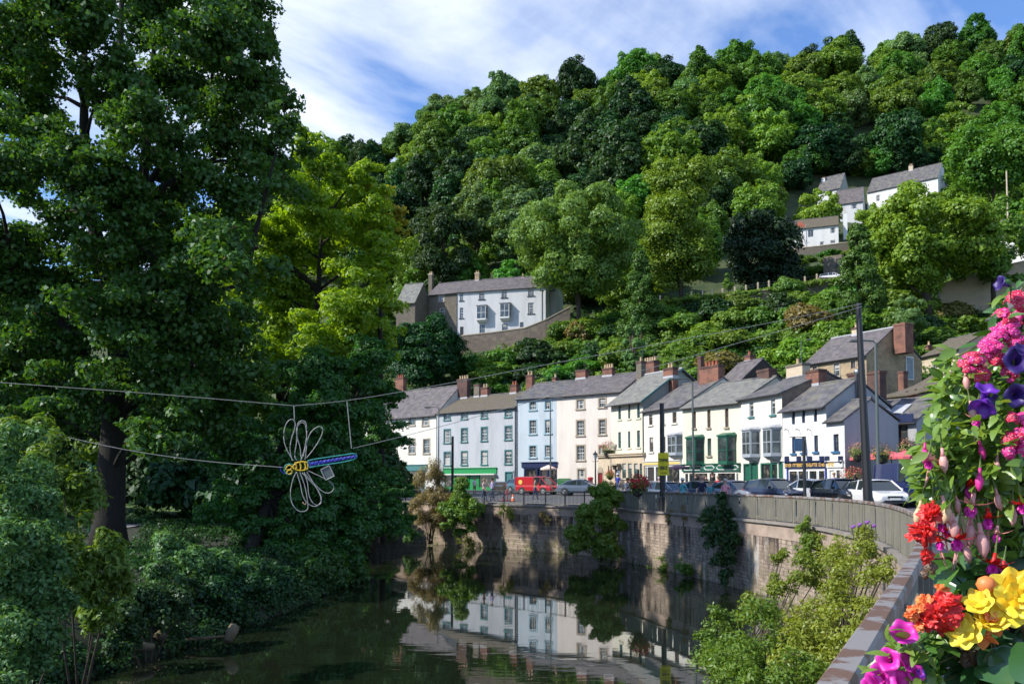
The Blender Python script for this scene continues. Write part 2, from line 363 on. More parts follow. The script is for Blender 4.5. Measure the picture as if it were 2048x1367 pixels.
# river bed and water
M['mud'] = mat('river_mud', (.03, .026, .016), (.05, .045, .03), 1, .9)
mb = MB(); mb.quad((-400, -60, -5), (60, -60, -5), (60, 160, -5), (-400, 160, -5)); tag(mb.build('riverbed', M['mud']), kind='structure')
def water_mat():
    m = bpy.data.materials.new('river_water'); m.use_nodes = True; nt = m.node_tree; L = nt.links.new
    b = nt.nodes['Principled BSDF']; b.inputs['Base Color'].default_value = (.010, .014, .007, 1); b.inputs['Roughness'].default_value = .02
    b.inputs['IOR'].default_value = 3.2; b.inputs['Specular IOR Level'].default_value = .7
    tc = N(nt, 'ShaderNodeTexCoord'); mp = N(nt, 'ShaderNodeMapping'); mp.inputs['Scale'].default_value = (.5, 1.1, 1); mp.inputs['Rotation'].default_value = (0, 0, .15); L(tc.outputs['Object'], mp.inputs[0])
    n1 = N(nt, 'ShaderNodeTexNoise', inp={'Scale': 1.6, 'Detail': 3, 'Roughness': .5, 'Distortion': .6}); L(mp.outputs[0], n1.inputs[0])
    n2 = N(nt, 'ShaderNodeTexNoise', inp={'Scale': .16, 'Detail': 2}); L(tc.outputs['Object'], n2.inputs[0])
    rp = N(nt, 'ShaderNodeMapRange', inp={1: .4, 2: .65, 3: .15, 4: 1}); L(n2.outputs[0], rp.inputs[0])
    mu = N(nt, 'ShaderNodeMath', operation='MULTIPLY'); L(n1.outputs[0], mu.inputs[0]); L(rp.outputs[0], mu.inputs[1])
    bp = N(nt, 'ShaderNodeBump', inp={'Strength': .10, 'Distance': .045}); L(mu.outputs[0], bp.inputs['Height']); L(bp.outputs[0], b.inputs['Normal'])
    return m
M['water'] = water_mat()
WATERZ = -3.1
mb = MB(); mb.quad((-400, -60, WATERZ), (60, -60, WATERZ), (60, 150, WATERZ), (-400, 150, WATERZ)); tag(mb.build('water', M['water'], fix=False), kind='structure')
# left bank
BANK = [(-11.5, -20), (-13, 0), (-12.2, 14), (-11, 20), (-10, 24), (-8.8, 30), (-8, 37), (-9, 48), (-11.5, 60), (-16, 72), (-26, 86), (-45, 108), (-80, 130)]
BS = smoothpl(BANK)
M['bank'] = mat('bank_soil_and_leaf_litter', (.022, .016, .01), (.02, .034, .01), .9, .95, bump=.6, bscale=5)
rng = random.Random(5); vs = []
offl = [-.6, 0, .5, 1.2, 2.2, 4, 8, 15, 30, 60, 120, 250]
zl = [-3.6, -3.02, -2.6, -2.1, -1.75, -1.5, -1.2, -.9, -.7, -.5, -.3, 0]
for p, q in zip(BS, range(len(BS))):
    t = (BS[min(q+1, len(BS)-1)] - BS[max(q-1, 0)]).normalized()
    for o, z in zip(offl, zl):
        j = 0 if o > 20 else rng.uniform(-.12, .12)
        vs.append((p.x - t.y*o + j, p.y + t.x*o*.15 + j, z + j*.6))
k_ = len(offl); mb = MB()
mb.add(vs, [(i*k_+j, (i+1)*k_+j, (i+1)*k_+j+1, i*k_+j+1) for i in range(len(BS)-1) for j in range(k_-1)])
tag(mb.build('riverbank', M['bank'], smooth=True), kind='structure')
def bank_z(x, y):
    b = min(BS, key=lambda p: abs(p.y-y)); return float(np.interp(b.x-x, offl, zl))
# sunlit park lawn behind the trees
M['lawn'] = mat('park_lawn', (.06, .12, .02), (.09, .15, .03), 2, .9)
mb = MB(); mb.add([(-60, 52, -.55), (-13.5, 52, -1.12), (-17, 95, -.6), (-70, 95, -.3)], [(0, 1, 2, 3)]); tag(mb.build('lawn', M['lawn']), kind='structure')

# ---------------------------------------------------------------- river wall
def riverwall_mat():
    m = masonry('river_wall_stone', (.41, .33, .26), (.26, .205, .165), (.17, .135, .105), .40, .16, .95, None, msize=.014, bump=.8)
    nt = m.node_tree; L = nt.links.new; b = nt.nodes['Principled BSDF']; src = b.inputs['Base Color'].links[0].from_socket
    tc = N(nt, 'ShaderNodeTexCoord')
    def layer(src, col, stretch, scale, lo, hi, zlo=None, zhi=None, det=6):
        mp = N(nt, 'ShaderNodeMapping'); mp.inputs['Scale'].default_value = stretch; L(tc.outputs['Object'], mp.inputs[0])
        nz = N(nt, 'ShaderNodeTexNoise', inp={'Scale': scale, 'Detail': det, 'Roughness': .62}); L(mp.outputs[0], nz.inputs[0])
        mr = N(nt, 'ShaderNodeMapRange', inp={1: lo, 2: hi}); L(nz.outputs[0], mr.inputs[0]); fac = mr.outputs[0]
        if zlo is not None:
            sp = N(nt, 'ShaderNodeSeparateXYZ'); L(tc.outputs['Object'], sp.inputs[0])
            zr = N(nt, 'ShaderNodeMapRange', inp={1: zlo, 2: zhi}); L(sp.outputs[2], zr.inputs[0])
            mu = N(nt, 'ShaderNodeMath', operation='MULTIPLY'); L(fac, mu.inputs[0]); L(zr.outputs[0], mu.inputs[1]); fac = mu.outputs[0]
        mx = N(nt, 'ShaderNodeMix', data_type='RGBA'); L(fac, mx.inputs[0]); L(src, mx.inputs[6]); mx.inputs[7].default_value = (*col, 1); return mx.outputs[2]
    wm = next(n for n in nt.nodes if n.type == 'MIX'); wm.inputs[0].default_value = .075
    src = layer(src, (.055, .04, .035), (1, 1, .12), 2.1, .42, .58, -2.7, -1.0)
    src = layer(src, (.20, .16, .11), (1, 1, 1), .9, .5, .65)      # dark runs from the top
    src = layer(src, (.42, .39, .35), (1, 1, .16), 1.1, .60, .68, -4, -3)            # pale lime runs
    src = layer(src, (.07, .085, .02), (1, 1, .6), 2.2, .45, .62, -1.9, -3.1)        # moss near the water
    src = layer(src, (.06, .045, .04), (1, 1, .5), 5, .56, .70)
    L(src, b.inputs['Base Color']); return m
M['riverwall'] = riverwall_mat()
rw = thing('river_wall', 'tall stained stone river wall curving along the far side of the water', 'wall', (0, 0, 0))
mb = MB(); ribbon(mb, WS, -.12, .34, -5.2, -.62); mb.build('wall_face', M['riverwall'], rw)
M['band'] = mat('pinkish_concrete', (.40, .31, .25), (.24, .185, .15), 1.2, .9, bump=.3, bscale=8)
mb = MB(); ribbon(mb, WS, -.05, .30, -.62, -.06); mb.build('parapet_band', M['band'], rw)
M['coping'] = mat('weathered_coping', (.26, .23, .2), (.18, .16, .14), 2, .9)
mb = MB(); ribbon(mb, WS, -.16, .32, -.06, .05); mb.build('coping', M['coping'], rw)

# ---------------------------------------------------------------- riverside fence of vertical slats with a broad cap
def slat_mat():
    return mat('weathered_slat_wood', (.235, .22, .175), (.12, .112, .09), 3, .85, stretch=(6, 6, .5), bump=.3, lo=.35, hi=.7)
M['slat'] = slat_mat()
M['cap'] = mat('worn_grey_brown_cap', (.25, .235, .235), (.15, .085, .062), 3.4, .4, lo=.48, hi=.52, detail=4, bump=.1)
M['cap_far'] = mat('grey_cap', (.21, .195, .155), (.15, .14, .11), 2, .6)
WR = resample([(p.x, p.y) for p in WS], 1200)
dist = [0]
for a, b in zip(WR, WR[1:]): dist.append(dist[-1] + (b-a).length)
def wp(t):
    i = min(int(np.searchsorted(dist, t)), len(WR)-1); return WR[i]
i_end = min(range(len(WR)), key=lambda i: abs(WR[i].y-55.2)); T_END = dist[i_end]
i_end2 = min(range(len(WR)), key=lambda i: abs(WR[i].y-84)); T_END2 = dist[i_end2]
fe = thing('slatted_fence', 'long curved fence of weathered vertical slats with a broad cap on the river wall', 'fence', (0, 0, 0))
seg = [WR[i] for i in range(i_end+1)]
mb = MB()
cl = resample([(p.x, p.y) for p in seg], 240)
ribbon(mb, cl, -.03, .075, 1.045, 1.135); o = mb.build('cap_rail', M['cap'], fe, bevel=.012)
mb = MB(); ribbon(mb, cl, .03, .09, .16, .22); mb.build('bottom_rail', M['slat'], fe)
mb = MB(); ribbon(mb, cl, .032, .07, .96, 1.044); mb.build('upper_rail', M['slat'], fe)
PW = 1.62; t = dist[0] + .3; ppts = []
while t < T_END: ppts.append(t); t += PW
def frame_at(t):
    p = wp(t); q = wp(t+.2); d = (q-p); d.z = 0
    d = d.normalized() if d.length > 1e-6 else Vector((0, 1, 0)); return p, d, Vector((d.y, -d.x, 0))
rng = random.Random(3)
for k, t in enumerate(ppts):
    p, d, s = frame_at(t); mb = MB()
    def pt(u, v, z): return p + d*u + s*(v+.06) + Vector((0, 0, z))
    a, b = .045, .04
    mb.hexa([pt(-a, -b, .04), pt(a, -b, .04), pt(a, b, .04), pt(-a, b, .04), pt(-a, -b, 1.044), pt(a, -b, 1.044), pt(a, b, 1.044), pt(-a, b, 1.044)])
    mb.build('post', M['cap_far'], fe)
    if k == len(ppts)-1: break
    mb = MB(); nsl = 13
    for j in range(nsl):
        tt = t + .07 + (PW-.14)*(j+.5)/nsl; p, d, s = frame_at(tt); a = (PW-.14)/nsl*.31; dz = rng.uniform(-.01, .01)
        zb = .10 + dz
        mb.hexa([pt(-a, -.055, zb), pt(a, -.055, zb), pt(a, -.032, zb), pt(-a, -.032, zb), pt(-a, -.055, 1.043), pt(a, -.055, 1.043), pt(a, -.032, 1.043), pt(-a, -.032, 1.043)])
    mb.build('slat_panel', M['slat'], fe)
# open iron railing beyond it
ra = thing('iron_railing', 'open black iron railing on the river wall beyond the slatted fence', 'railing', (0, 0, 0))
cl2 = resample([(p.x, p.y) for p in WR[i_end:i_end2]], 90)
mb = MB(); ribbon(mb, cl2, .03, .08, 1.0, 1.05); mb.build('top_rail', M['grey_metal'], ra)
mb = MB(); ribbon(mb, cl2, .03, .08, .12, .16); mb.build('lower_rail', M['grey_metal'], ra)
t = T_END+.1; k = 0
while t < T_END2:
    p, d, s = frame_at(t); mb = MB()
    mb.box(-.04, .04, -.04, .04, .05, 1.0); mb.v = [(p.x+s.x*.055+x, p.y+s.y*.055+y, z) for x, y, z in mb.v]; mb.build('post', M['black'], ra)
    mb = MB()
    for j in range(1, 13):
        p, d, s = frame_at(t + 1.9*j/13); q = p + s*.055
        mb.box(q.x-.007, q.x+.007, q.y-.007, q.y+.007, .16, 1.0)
    mb.build('baluster_panel', M['grey_metal'], ra); t += 1.9
# ---------------------------------------------------------------- buildings
def terr(x, y): return hz_(1024 + F*x/max(y, 1), y)
CR = random.Random(17)
class House:
    """local frame: x along the facade (left to right), y into the building, z up"""
    def __init__(s, name, label, pl, dl, pr, dr, z0, ze, D, wall, cat='house', side=None, group=None):
        a = Vector((X(pl, dl), dl, 0)); b = Vector((X(pr, dr), dr, 0)); s.L = (b-a).length
        s.a = a; s.t = (b-a)/s.L; s.n = Vector((-s.t.y, s.t.x, 0))    # n points into the building
        s.z0, s.ze, s.D = z0, ze, D
        s.root = thing(name, label, cat, (a.x, a.y, 0), math.atan2(s.t.y, s.t.x), group)
        s.wall, s.side = wall, side or wall; s.holes = []; s.zr = None; s.y_r = D/2
        s.pend = []
    def h(s, px, py, off=0):
        """pixel -> (u, z) on the plane y_local = off"""
        rx, rz = ray(px, py); o = s.a + s.n*off
        # solve (rx*d, d) = o + t*u
        d = (o.x*s.t.y - o.y*s.t.x)/(rx*s.t.y - s.t.x); u = (Vector((rx*d, d, 0))-o).dot(s.t); return u, CAMZ + rz*d
    def rect(s, x0, y0, x1, y1, off=0):
        xm, ym = (x0+x1)/2, (y0+y1)/2
        return s.h(x0, ym, off)[0], s.h(x1, ym, off)[0], s.h(xm, y1, off)[1], s.h(xm, y0, off)[1]
    def win(s, r, frame='whitepaint', sur=None, sw=.13, nx=2, ny=2, sill=None, sill_d=.12, glass='glass', name='window', px=True, label=None, curtain=False):
        u0, u1, z0, z1 = s.rect(*r) if px else r
        u0 = max(u0, .05); u1 = min(u1, s.L-.05)
        if u1-u0 < .15: return
        s.holes.append((u0, u1, z0, z1)); F_ = M[frame]
        mb = MB(); w = .055
        y0, y1 = .09, .13
        mb.box(u0, u1, y0, y1, z0, z0+w); mb.box(u0, u1, y0, y1, z1-w, z1); mb.box(u0, u0+w, y0, y1, z0+w, z1-w); mb.box(u1-w, u1, y0, y1, z0+w, z1-w)
        zm = (z0+z1)/2
        if ny > 1: mb.box(u0+w, u1-w, y0+.004, y1, zm-.03, zm+.03)
        for i in range(1, nx):
            u = u0 + (u1-u0)*i/nx; mb.box(u-.014, u+.014, y0+.012, y1, z0+w, z1-w)
        for j in range(1, ny):
            if abs(z0 + (z1-z0)*j/ny - zm) > .05:
                z = z0 + (z1-z0)*j/ny; mb.box(u0+w, u1-w, y0+.016, y1, z-.014, z+.014)
        o = mb.build(name, F_, s.root)
        if label: o['label'] = label
        g = MB(); g.quad((u0, .125, z0), (u1, .125, z0), (u1, .125, z1), (u0, .125, z1)); g.build('pane', M[glass], o)
        rc = CR.random()
        if rc < .35 and name == 'window' and u1-u0 > .5:
            c = MB(); c.box(u0+w, u1-w, .114, .117, z1-w-(z1-z0)*CR.uniform(.15, .45), z1-w); c.build('blind', M['curtain'], o)
        elif rc < .55 and name == 'window' and u1-u0 > .6:
            c = MB(); k = (u1-u0)*.2; c.box(u0+w, u0+w+k, .114, .117, z0+w, z1-w); c.build('curtain', M['curtain'], o); c = MB(); c.box(u1-w-k, u1-w, .114, .117, z0+w, z1-w); c.build('curtain', M['curtain'], o)
        if curtain:
            c = MB(); zc = z0+(z1-z0)*.55
            c.box(u0+w, u1-w, .118, .122, z0+w, zc); c.build('curtain', M['curtain'], o)
        if sur:
            q = MB(); q.box(u0-sw, u0, -.03, .06, z0, z1+sw); q.box(u1, u1+sw, -.03, .06, z0, z1+sw); q.box(u0, u1, -.03, .06, z1, z1+sw); q.build('surround', M[sur], o)
        if sill:
            q = MB(); q.box(u0-sw-.04, u1+sw+.04, -sill_d, .085, z0-.13, z0-.001); q.build('sill', M[sill], o)
        return o
    def door(s, r, m='navy', frame=None, px=True, fan=False):
        u0, u1, z0, z1 = s.rect(*r) if px else r
        s.holes.append((u0, u1, z0, z1)); mb = MB(); mb.box(u0, u1, .1, .14, z0, z1)
        W = u1-u0; H = z1-z0
        for a, b, c, d in ((.12, .46, .08, .42), (.54, .88, .08, .42), (.12, .46, .5, .92), (.54, .88, .5, .92)):
            mb.box(u0+W*a, u0+W*b, .085, .1, z0+H*c, z0+H*d)
        o = mb.build('door', M[m], s.root)
        k = MB(); k.box(u1-W*.14, u1-W*.06, .05, .1, z0+H*.44, z0+H*.5); k.build('handle', M['gold'], o)
        if frame:
            q = MB(); w = .1; q.box(u0-w, u0, -.03, .08, z0, z1+w); q.box(u1, u1+w, -.03, .08, z0, z1+w); q.box(u0, u1, -.03, .08, z1, z1+w); q.build('door_frame', M[frame], o)
        return o
    def build_walls(s, back=True):
        L, D, z0, ze = s.L, s.D, s.z0, s.ze; e = .006
        us = sorted({e, L-e, *[min(max(v, e), L-e) for hh in s.holes for v in hh[:2]]}); zs = sorted({z0, ze, *[min(max(v, z0), ze) for hh in s.holes for v in hh[2:]]})
        mb = MB(); T = .2
        for i in range(len(us)-1):
            for j in range(len(zs)-1):
                um, zm = (us[i]+us[i+1])/2, (zs[j]+zs[j+1])/2
                if us[i+1]-us[i] < 1e-5 or zs[j+1]-zs[j] < 1e-5: continue
                if any(a < um < b and c < zm < d for a, b, c, d in s.holes): continue
                mb.quad((us[i], 0, zs[j]), (us[i+1], 0, zs[j]), (us[i+1], 0, zs[j+1]), (us[i], 0, zs[j+1]))
        for a, b, c, d in s.holes:
            mb.quad((a, 0, c), (a, 0, d), (a, T, d), (a, T, c)); mb.quad((b, 0, d), (b, 0, c), (b, T, c), (b, T, d))
            mb.quad((a, 0, d), (b, 0, d), (b, T, d), (a, T, d)); mb.quad((b, 0, c), (a, 0, c), (a, T, c), (b, T, c))
        zb = ze; zr = s.zr if s.zr else ze; yr = s.y_r
        mb.mi = 1
        for x in (e, L-e):
            p = [(x, 0, z0), (x, D, z0), (x, D, zb)] + ([(x, yr, zr-.03)] if s.zr else []) + [(x, 0, ze)]
            mb.add(p if x > 1 else p[::-1], [tuple(range(len(p)))])
        mb.mi = 0
        mb.quad((L-e, D, z0), (e, D, z0), (e, D, zb), (L-e, D, zb))
        mb.build('wall', [M[s.wall], M[s.side]], s.root, fix=False)
    def roof(s, zr, m='slate', over=.28, ends=.06, th=.12, yr=None, gut=True, ridge='slate', bargeboard=None):
        s.zr = zr; D, L, ze = s.D, s.L, s.ze
        if yr is not None: s.y_r = yr
        yr = s.y_r; sl = (zr-ze)/yr; mb = MB(); x0, x1 = -ends, L+ends
        zo = ze - sl*over + .02
        mb.hexa([(x0, -over, zo), (x1, -over, zo), (x1, yr, zr), (x0, yr, zr), (x0, -over, zo+th), (x1, -over, zo+th), (x1, yr, zr+th), (x0, yr, zr+th)])
        if D-yr > .1:
            mb.hexa([(x0, yr, zr), (x1, yr, zr), (x1, D+.2, ze+.02), (x0, D+.2, ze+.02), (x0, yr, zr+th), (x1, yr, zr+th), (x1, D+.2, ze+.02+th), (x0, D+.2, ze+.02+th)])
        s.rf = mb.build('roof', M[m], s.root)
        r = MB(); r.tube([(x0, yr, zr+th), (x1, yr, zr+th)], .09, 6); r.build('ridge_tiles', M['lead' if ridge == 'lead' else ridge], s.rf)
        if gut:
            g = MB(); g.tube([(x0, -over-.04, zo+.03), (x1, -over-.04, zo+.03)], .06, 6); g.build('gutter', M['gutter'], s.rf)
        if bargeboard:
            g = MB()
            g.hexa([(x1, -over-.02, zo-.08), (x1+.05, -over-.02, zo-.08), (x1+.05, yr, zr-.08), (x1, yr, zr-.08), (x1, -over-.02, zo+th+.02), (x1+.05, -over-.02, zo+th+.02), (x1+.05, yr, zr+th+.02), (x1, yr, zr+th+.02)])
            g.build('bargeboard', M[bargeboard], s.rf)
    def chimney(s, px, ytop, wpx, m='brick', pots=2, y=None, dep=.75, pot='pot', zb=None, cap='brick_dark', label=None, poth=.45):
        y = s.y_r if y is None else y
        u, zt = s.h(px, ytop, y-dep/2); w = .76*abs(s.h(px+wpx/2, ytop, y)[0] - s.h(px-wpx/2, ytop, y)[0]); dep *= .8
        zb = zb if zb is not None else (s.ze + (s.zr-s.ze)*.45)
        mb = MB(); mb.box(u-w/2, u+w/2, y-dep/2, y+dep/2, zb, zt-.2); o = mb.build('chimney', M[m], s.rf)
        if label: o['label'] = label
        k = MB(); k.box(u-w/2-.05, u+w/2+.05, y-dep/2-.05, y+dep/2+.05, zt-.2, zt); k.build('chimney_cap', M[cap], o)
        zf = s.ze + (s.zr-s.ze)*min(1, (y-dep/2)/s.y_r)
        if -.05 < u < s.L+.05 and y < s.y_r+.8: k = MB(); k.box(u-w/2-.03, u+w/2+.03, y-dep/2-.03, y+dep/2+.03, zf-.1, zf+.3); k.build('flashing', M['lead'], o)
        if CR.random() < .4 and s.D > 5:
            q = MB(); q.tube([(u+w*.3, y, zt-.3), (u+w*.3, y, zt+1.3)], .018, 4); q.tube([(u+w*.3-.5, y, zt+1.2), (u+w*.3+.5, y, zt+1.2)], .012, 4)
            for t in (-.4, -.2, 0, .2, .4): q.tube([(u+w*.3+t, y-.22, zt+1.2), (u+w*.3+t, y+.22, zt+1.2)], .008, 3)
            q.build('aerial', M['grey_metal'], o)
        for i in range(pots):
            q = MB(); uu = u + (i-(pots-1)/2)*min(.42, w/max(pots, 1)*.95); q.lathe([(.15, 0), (.15, .08), (.115, .1), (.10, poth-.06), (.13, poth-.05), (.13, poth)], 8, (uu, y, zt)); q.build('chimney_pot', M[pot], o)
        return o
    def pipe(s, px, y0, y1, m='gutter'):
        u, z1 = s.h(px, y0); _, z0 = s.h(px, y1); mb = MB(); mb.tube([(u, -.07, z0), (u, -.07, z1)], .045, 6); mb.build('drainpipe', M[m], s.root)
    def bay(s, r, proj=.6, frame='greypaint', roofm='lead', base=.25, taper=.3, label=None, n=3):
        """oriel / bay window: angled sides, glazed, with a little roof and a moulded foot"""
        u0, u1, z0, z1 = s.rect(*r, off=-proj*.5); t = min(taper, (u1-u0)*.25)
        pl = [(u0, 0), (u0+t, -proj), (u1-t, -proj), (u1, 0)]
        mb = MB(); g = MB(); w = .07
        for (a, ya), (b, yb) in zip(pl, pl[1:]):
            d = Vector((b-a, yb-ya)); ln = d.length; d /= ln; nx_, ny_ = d.y*.03, -d.x*.03
            def bar(p, q, za, zb):
                A = (a+d.x*p, ya+d.y*p); B = (a+d.x*q, ya+d.y*q)
                mb.hexa([(A[0]-nx_, A[1]-ny_, za), (A[0]+nx_, A[1]+ny_, za), (B[0]+nx_, B[1]+ny_, za), (B[0]-nx_, B[1]-ny_, za), (A[0]-nx_, A[1]-ny_, zb), (A[0]+nx_, A[1]+ny_, zb), (B[0]+nx_, B[1]+ny_, zb), (B[0]-nx_, B[1]-ny_, zb)])
            bar(0, w, z0+.25, z1); bar(ln-w, ln, z0+.25, z1); bar(0, ln, z0, z0+.25); bar(w, ln-w, z1-.14, z1); bar(w, ln-w, (z0+z1)/2-.02, (z0+z1)/2+.05)
            if ln > .9: bar(ln/2-.03, ln/2+.03, z0+.25, z1-.14)
            g.quad((a, ya, z0+.2), (b, yb, z0+.2), (b, yb, z1), (a, ya, z1))
        o = mb.build('bay_window', M[frame], s.root)
        if label: o['label'] = label
        g.build('pane', M['glass'], o)
        q = MB(); e = .12; top = [(u0-e, 0), (u0+t-e*.6, -proj-e), (u1-t+e*.6, -proj-e), (u1+e, 0)]
        vs = [(a, b, z1) for a, b in top] + [(a, b, z1+.1) for a, b in top] + [(u0+.1, 0, z1+.32), (u1-.1, 0, z1+.32)]
        q.add(vs, [(3, 2, 1, 0), (0, 1, 5, 4), (1, 2, 6, 5), (2, 3, 7, 6), (4, 5, 8), (5, 6, 9, 8), (6, 7, 9), (0, 4, 8, 9, 7, 3)]); q.build('bay_roof', M[roofm], o)
        q = MB(); vs = [(a, b, z0) for a, b in pl] + [(u0+t*.9, 0, z0-base), (u0+t*1.2, -proj*.45, z0-base), (u1-t*1.2, -proj*.45, z0-base), (u1-t*.9, 0, z0-base)]
        q.add(vs, [(0, 1, 5, 4), (1, 2, 6, 5), (2, 3, 7, 6), (4, 5, 6, 7), (0, 3, 2, 1)]); q.build('bay_foot', M[frame], o)
        return o
    def shop(s, r, frame='green', fascia=None, fh=.55, panes=((0, 1),), doors=(), stall=.45, fm=None, blind=None, proj=.12):
        """shopfront: stallriser, posts, big panes, doors, projecting fascia"""
        u0, u1, z0, z1 = s.rect(*r); s.holes.append((u0, u1, z0, z1)); W = u1-u0
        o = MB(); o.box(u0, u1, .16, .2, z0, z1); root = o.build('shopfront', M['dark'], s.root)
        f = MB(); zt = z1-.12
        f.box(u0, u1, -.03, .12, zt, z1)
        posts = sorted({0, 1, *[x for p in panes for x in p], *[x for p in doors for x in p]})
        for p in posts:
            u = u0+W*p; a, b = max(u-.07, u0), min(u+.07, u1); f.box(a, b, -.03, .12, z0, zt)
        for a, b in panes: f.box(u0+W*a+.07, u0+W*b-.07, -.01, .1, z0, z0+stall)
        f.build('shop_frame', M[frame], root)
        for a, b in panes:
            A, B = u0+W*a+.07, u0+W*b-.07; g = MB(); g.quad((A, .05, z0+stall), (B, .05, z0+stall), (B, .05, zt), (A, .05, zt)); g.build('pane', M['shopglass'], root)
        for a, b in doors:
            A, B = u0+W*a+.08, u0+W*b-.08; g = MB(); g.box(A, B, .06, .1, z0, zt); g.build('shop_door', M[fm or frame], root)
        if fascia:
            a, b, c, d = s.rect(*fascia); q = MB(); q.box(a, b, -proj, -.002, c, d); q.box(a-.04, b+.04, -proj-.1, -.002, d, d+.07); q.build('fascia', M[frame], root)
        return root
def shop_goods(h, r, cols, seed=0, y=.13):
    """window display behind a shop pane is a child of the shopfront"""
FL = {}   # finished houses

# --- the row along the road, from the far left to the pub
h = House('terraced_house', 'cream three storey house at the far left of the row, half hidden by the trees', 690, 118, 872, 104.6, .3, Z(832, 108), 8, 'ivory')
for x in (845,): h.win((x, 834, x+12, 850), 'whitepaint', 'surround', nx=2, ny=2, sill='surround')
for x in (818, 782, 748, 715): h.win((x, 834, x+12, 850), 'whitepaint', 'surround', nx=2, ny=2, sill='surround')
for x in (847, 818, 782, 748, 715): h.win((x, 878, x+12, 906), 'whitepaint', 'surround', nx=2, ny=3, sill='surround')
h.shop((760, 940, 850, 984), 'teal', (755, 930, 855, 941), panes=((0, .4), (.6, 1)), doors=((.4, .6),))
h.roof(Z(779, 112), 'slate_purple'); h.build_walls(); h.chimney(797, 755, 22, 'brick', 3, pot='pot_red'); h.chimney(725, 752, 22, 'brick', 2)
# grey-blue house with the emerald shopfront
h = House('terraced_house', 'grey blue four storey house with teal window frames over an emerald green shopfront', 873.5, 104, 1032, 95, .3, Z(820.5, 99.5), 8.5, 'grey_blue')
cols = [(888.5, 900.5), (923, 934.5), (963, 974.5), (1010.5, 1023)]
for i, (a, b) in enumerate(cols):
    dy = -i*2.2
    h.win((a, 826+dy*.9, b, 839+dy*.9), 'whitepaint', 'teal', nx=2, ny=2, sill='teal')
    h.win((a, 859+dy, b, 885+dy), 'whitepaint', 'teal', nx=2, ny=4, sill='teal')
    h.win((a, 904+dy*.5, b, 929.5+dy*.4), 'whitepaint', 'teal', nx=2, ny=4, sill='teal', curtain=i % 2 == 0)
h.shop((889, 947, 992, 981), 'green', (887, 936, 994, 946.5), panes=((.0, .2), (.22, .45), (.68, 1)), doors=((.48, .66),), fm='green')
u0, u1, z0, z1 = h.rect(887, 946.5, 994, 950); mb = MB(); mb.box(u0, u1, -.5, -.13, z0+.06, z1-.02); mb.build('awning_edge', M['whitepaint'], h.root)
h.door((1011, 944, 1024, 981), 'teal', 'teal'); h.pipe(1031, 815, 975)
h.roof(Z(792, 104), 'slate_brown'); h.build_walls()
h.chimney(923, 757, 26, 'brick_dark', 4, dep=.9); h.chimney(952, 768, 14, 'stone_grey', 0); h.chimney(967, 774, 17, 'brick', 2); h.chimney(1025, 769, 17, 'brick', 2, pot='pot_red')
# pale blue house with the navy shop
h = House('terraced_house', 'pale sky blue house with a navy shopfront between the grey and cream houses', 1032, 95, 1113.5, 92, .3, Z(795, 93.5), 8.5, 'pale_blue')
for i, (a, b) in enumerate([(1059, 1072), (1090, 1102)]):
    h.win((a, 803-i, b, 819-i), 'whitepaint', 'paleblue_trim', nx=3, ny=2, sill='paleblue_trim')
    h.win((a, 840-i, b, 867-i), 'whitepaint', 'paleblue_trim', nx=3, ny=4, sill='paleblue_trim')
    h.win((a, 891-i, b, 914-i), 'whitepaint', 'paleblue_trim', nx=2, ny=4, sill='paleblue_trim')
h.shop((1048, 935, 1114, 981), 'navy', (1044, 924.5, 1115, 934), panes=((.03, .4), (.78, .99)), doors=((.5, .72),), fm='dark')
h.roof(Z(769, 99), 'slate'); h.build_walls(); h.chimney(1057, 749, 16, 'brick', 2); h.pipe(1034, 800, 975)
# tall cream house
h = House('terraced_house', 'tall cream pink house with sandstone window surrounds and plain ground floor', 1113.5, 92, 1246, 86.5, .3, Z(787, 89), 8.5, 'cream_pink')
for j, (a, b) in enumerate([(1154, 1168), (1198.5, 1211)]):
    d = -j*3
    h.win((a, 799+d, b, 817+d), 'whitepaint', 'surround', .16, nx=3, ny=2, sill='surround')
    h.win((a, 841+d*.7, b, 870.5+d*.7), 'whitepaint', 'surround', .16, nx=3, ny=4, sill='surround')
    h.win((a, 891, b+1, 919.5), 'whitepaint', 'surround', .16, nx=3, ny=4, sill='surround')
h.win((1156, 938, 1170, 968), 'whitepaint', 'surround', .16, nx=3, ny=4, sill='surround', curtain=True)
h.roof(Z(757, 95), 'slate_purple'); h.build_walls(); h.chimney(1160, 739, 25, 'brick', 0, dep=.9); h.chimney(1213, 735, 25, 'brick', 4, dep=.9); h.chimney(1107, 754, 9, 'brick', 1)
# cream bank house with stone ground floor
h = House('terraced_house', 'cream house with narrow teal windows above a pale sandstone bank front', 1223, 84.2, 1287, 79.6, .3, Z(803.5, 82), 9, 'cream', side='gable_shade')
for i, (a, b) in enumerate([(1236.5, 1242), (1256, 1260.5), (1274, 1280)]):
    h.win((a, 811-i*2, b, 838.5-i*1.6), 'teal', None, nx=1, ny=2, sill='cream', sill_d=.1)
    h.win((a, 863.5-i*1.6, b, 896-i*1), 'teal', None, nx=1, ny=2, sill='cream', sill_d=.1)
h.roof(Z(752, 87), 'slate_pale', over=.5, ends=.35, bargeboard='teal', ridge='lead'); h.build_walls()
h.chimney(1276, 722, 13, 'stone_grey', 1, y=4.5, zb=h.zr-1.5); h.chimney(1294, 722, 32, 'brick', 5, y=6.5, dep=.9, zb=h.zr-3); h.chimney(1334.5, 735, 25, 'brick', 2, y=3.4, dep=.8, zb=h.ze-.6, label='plain red brick chimney on the right gable')
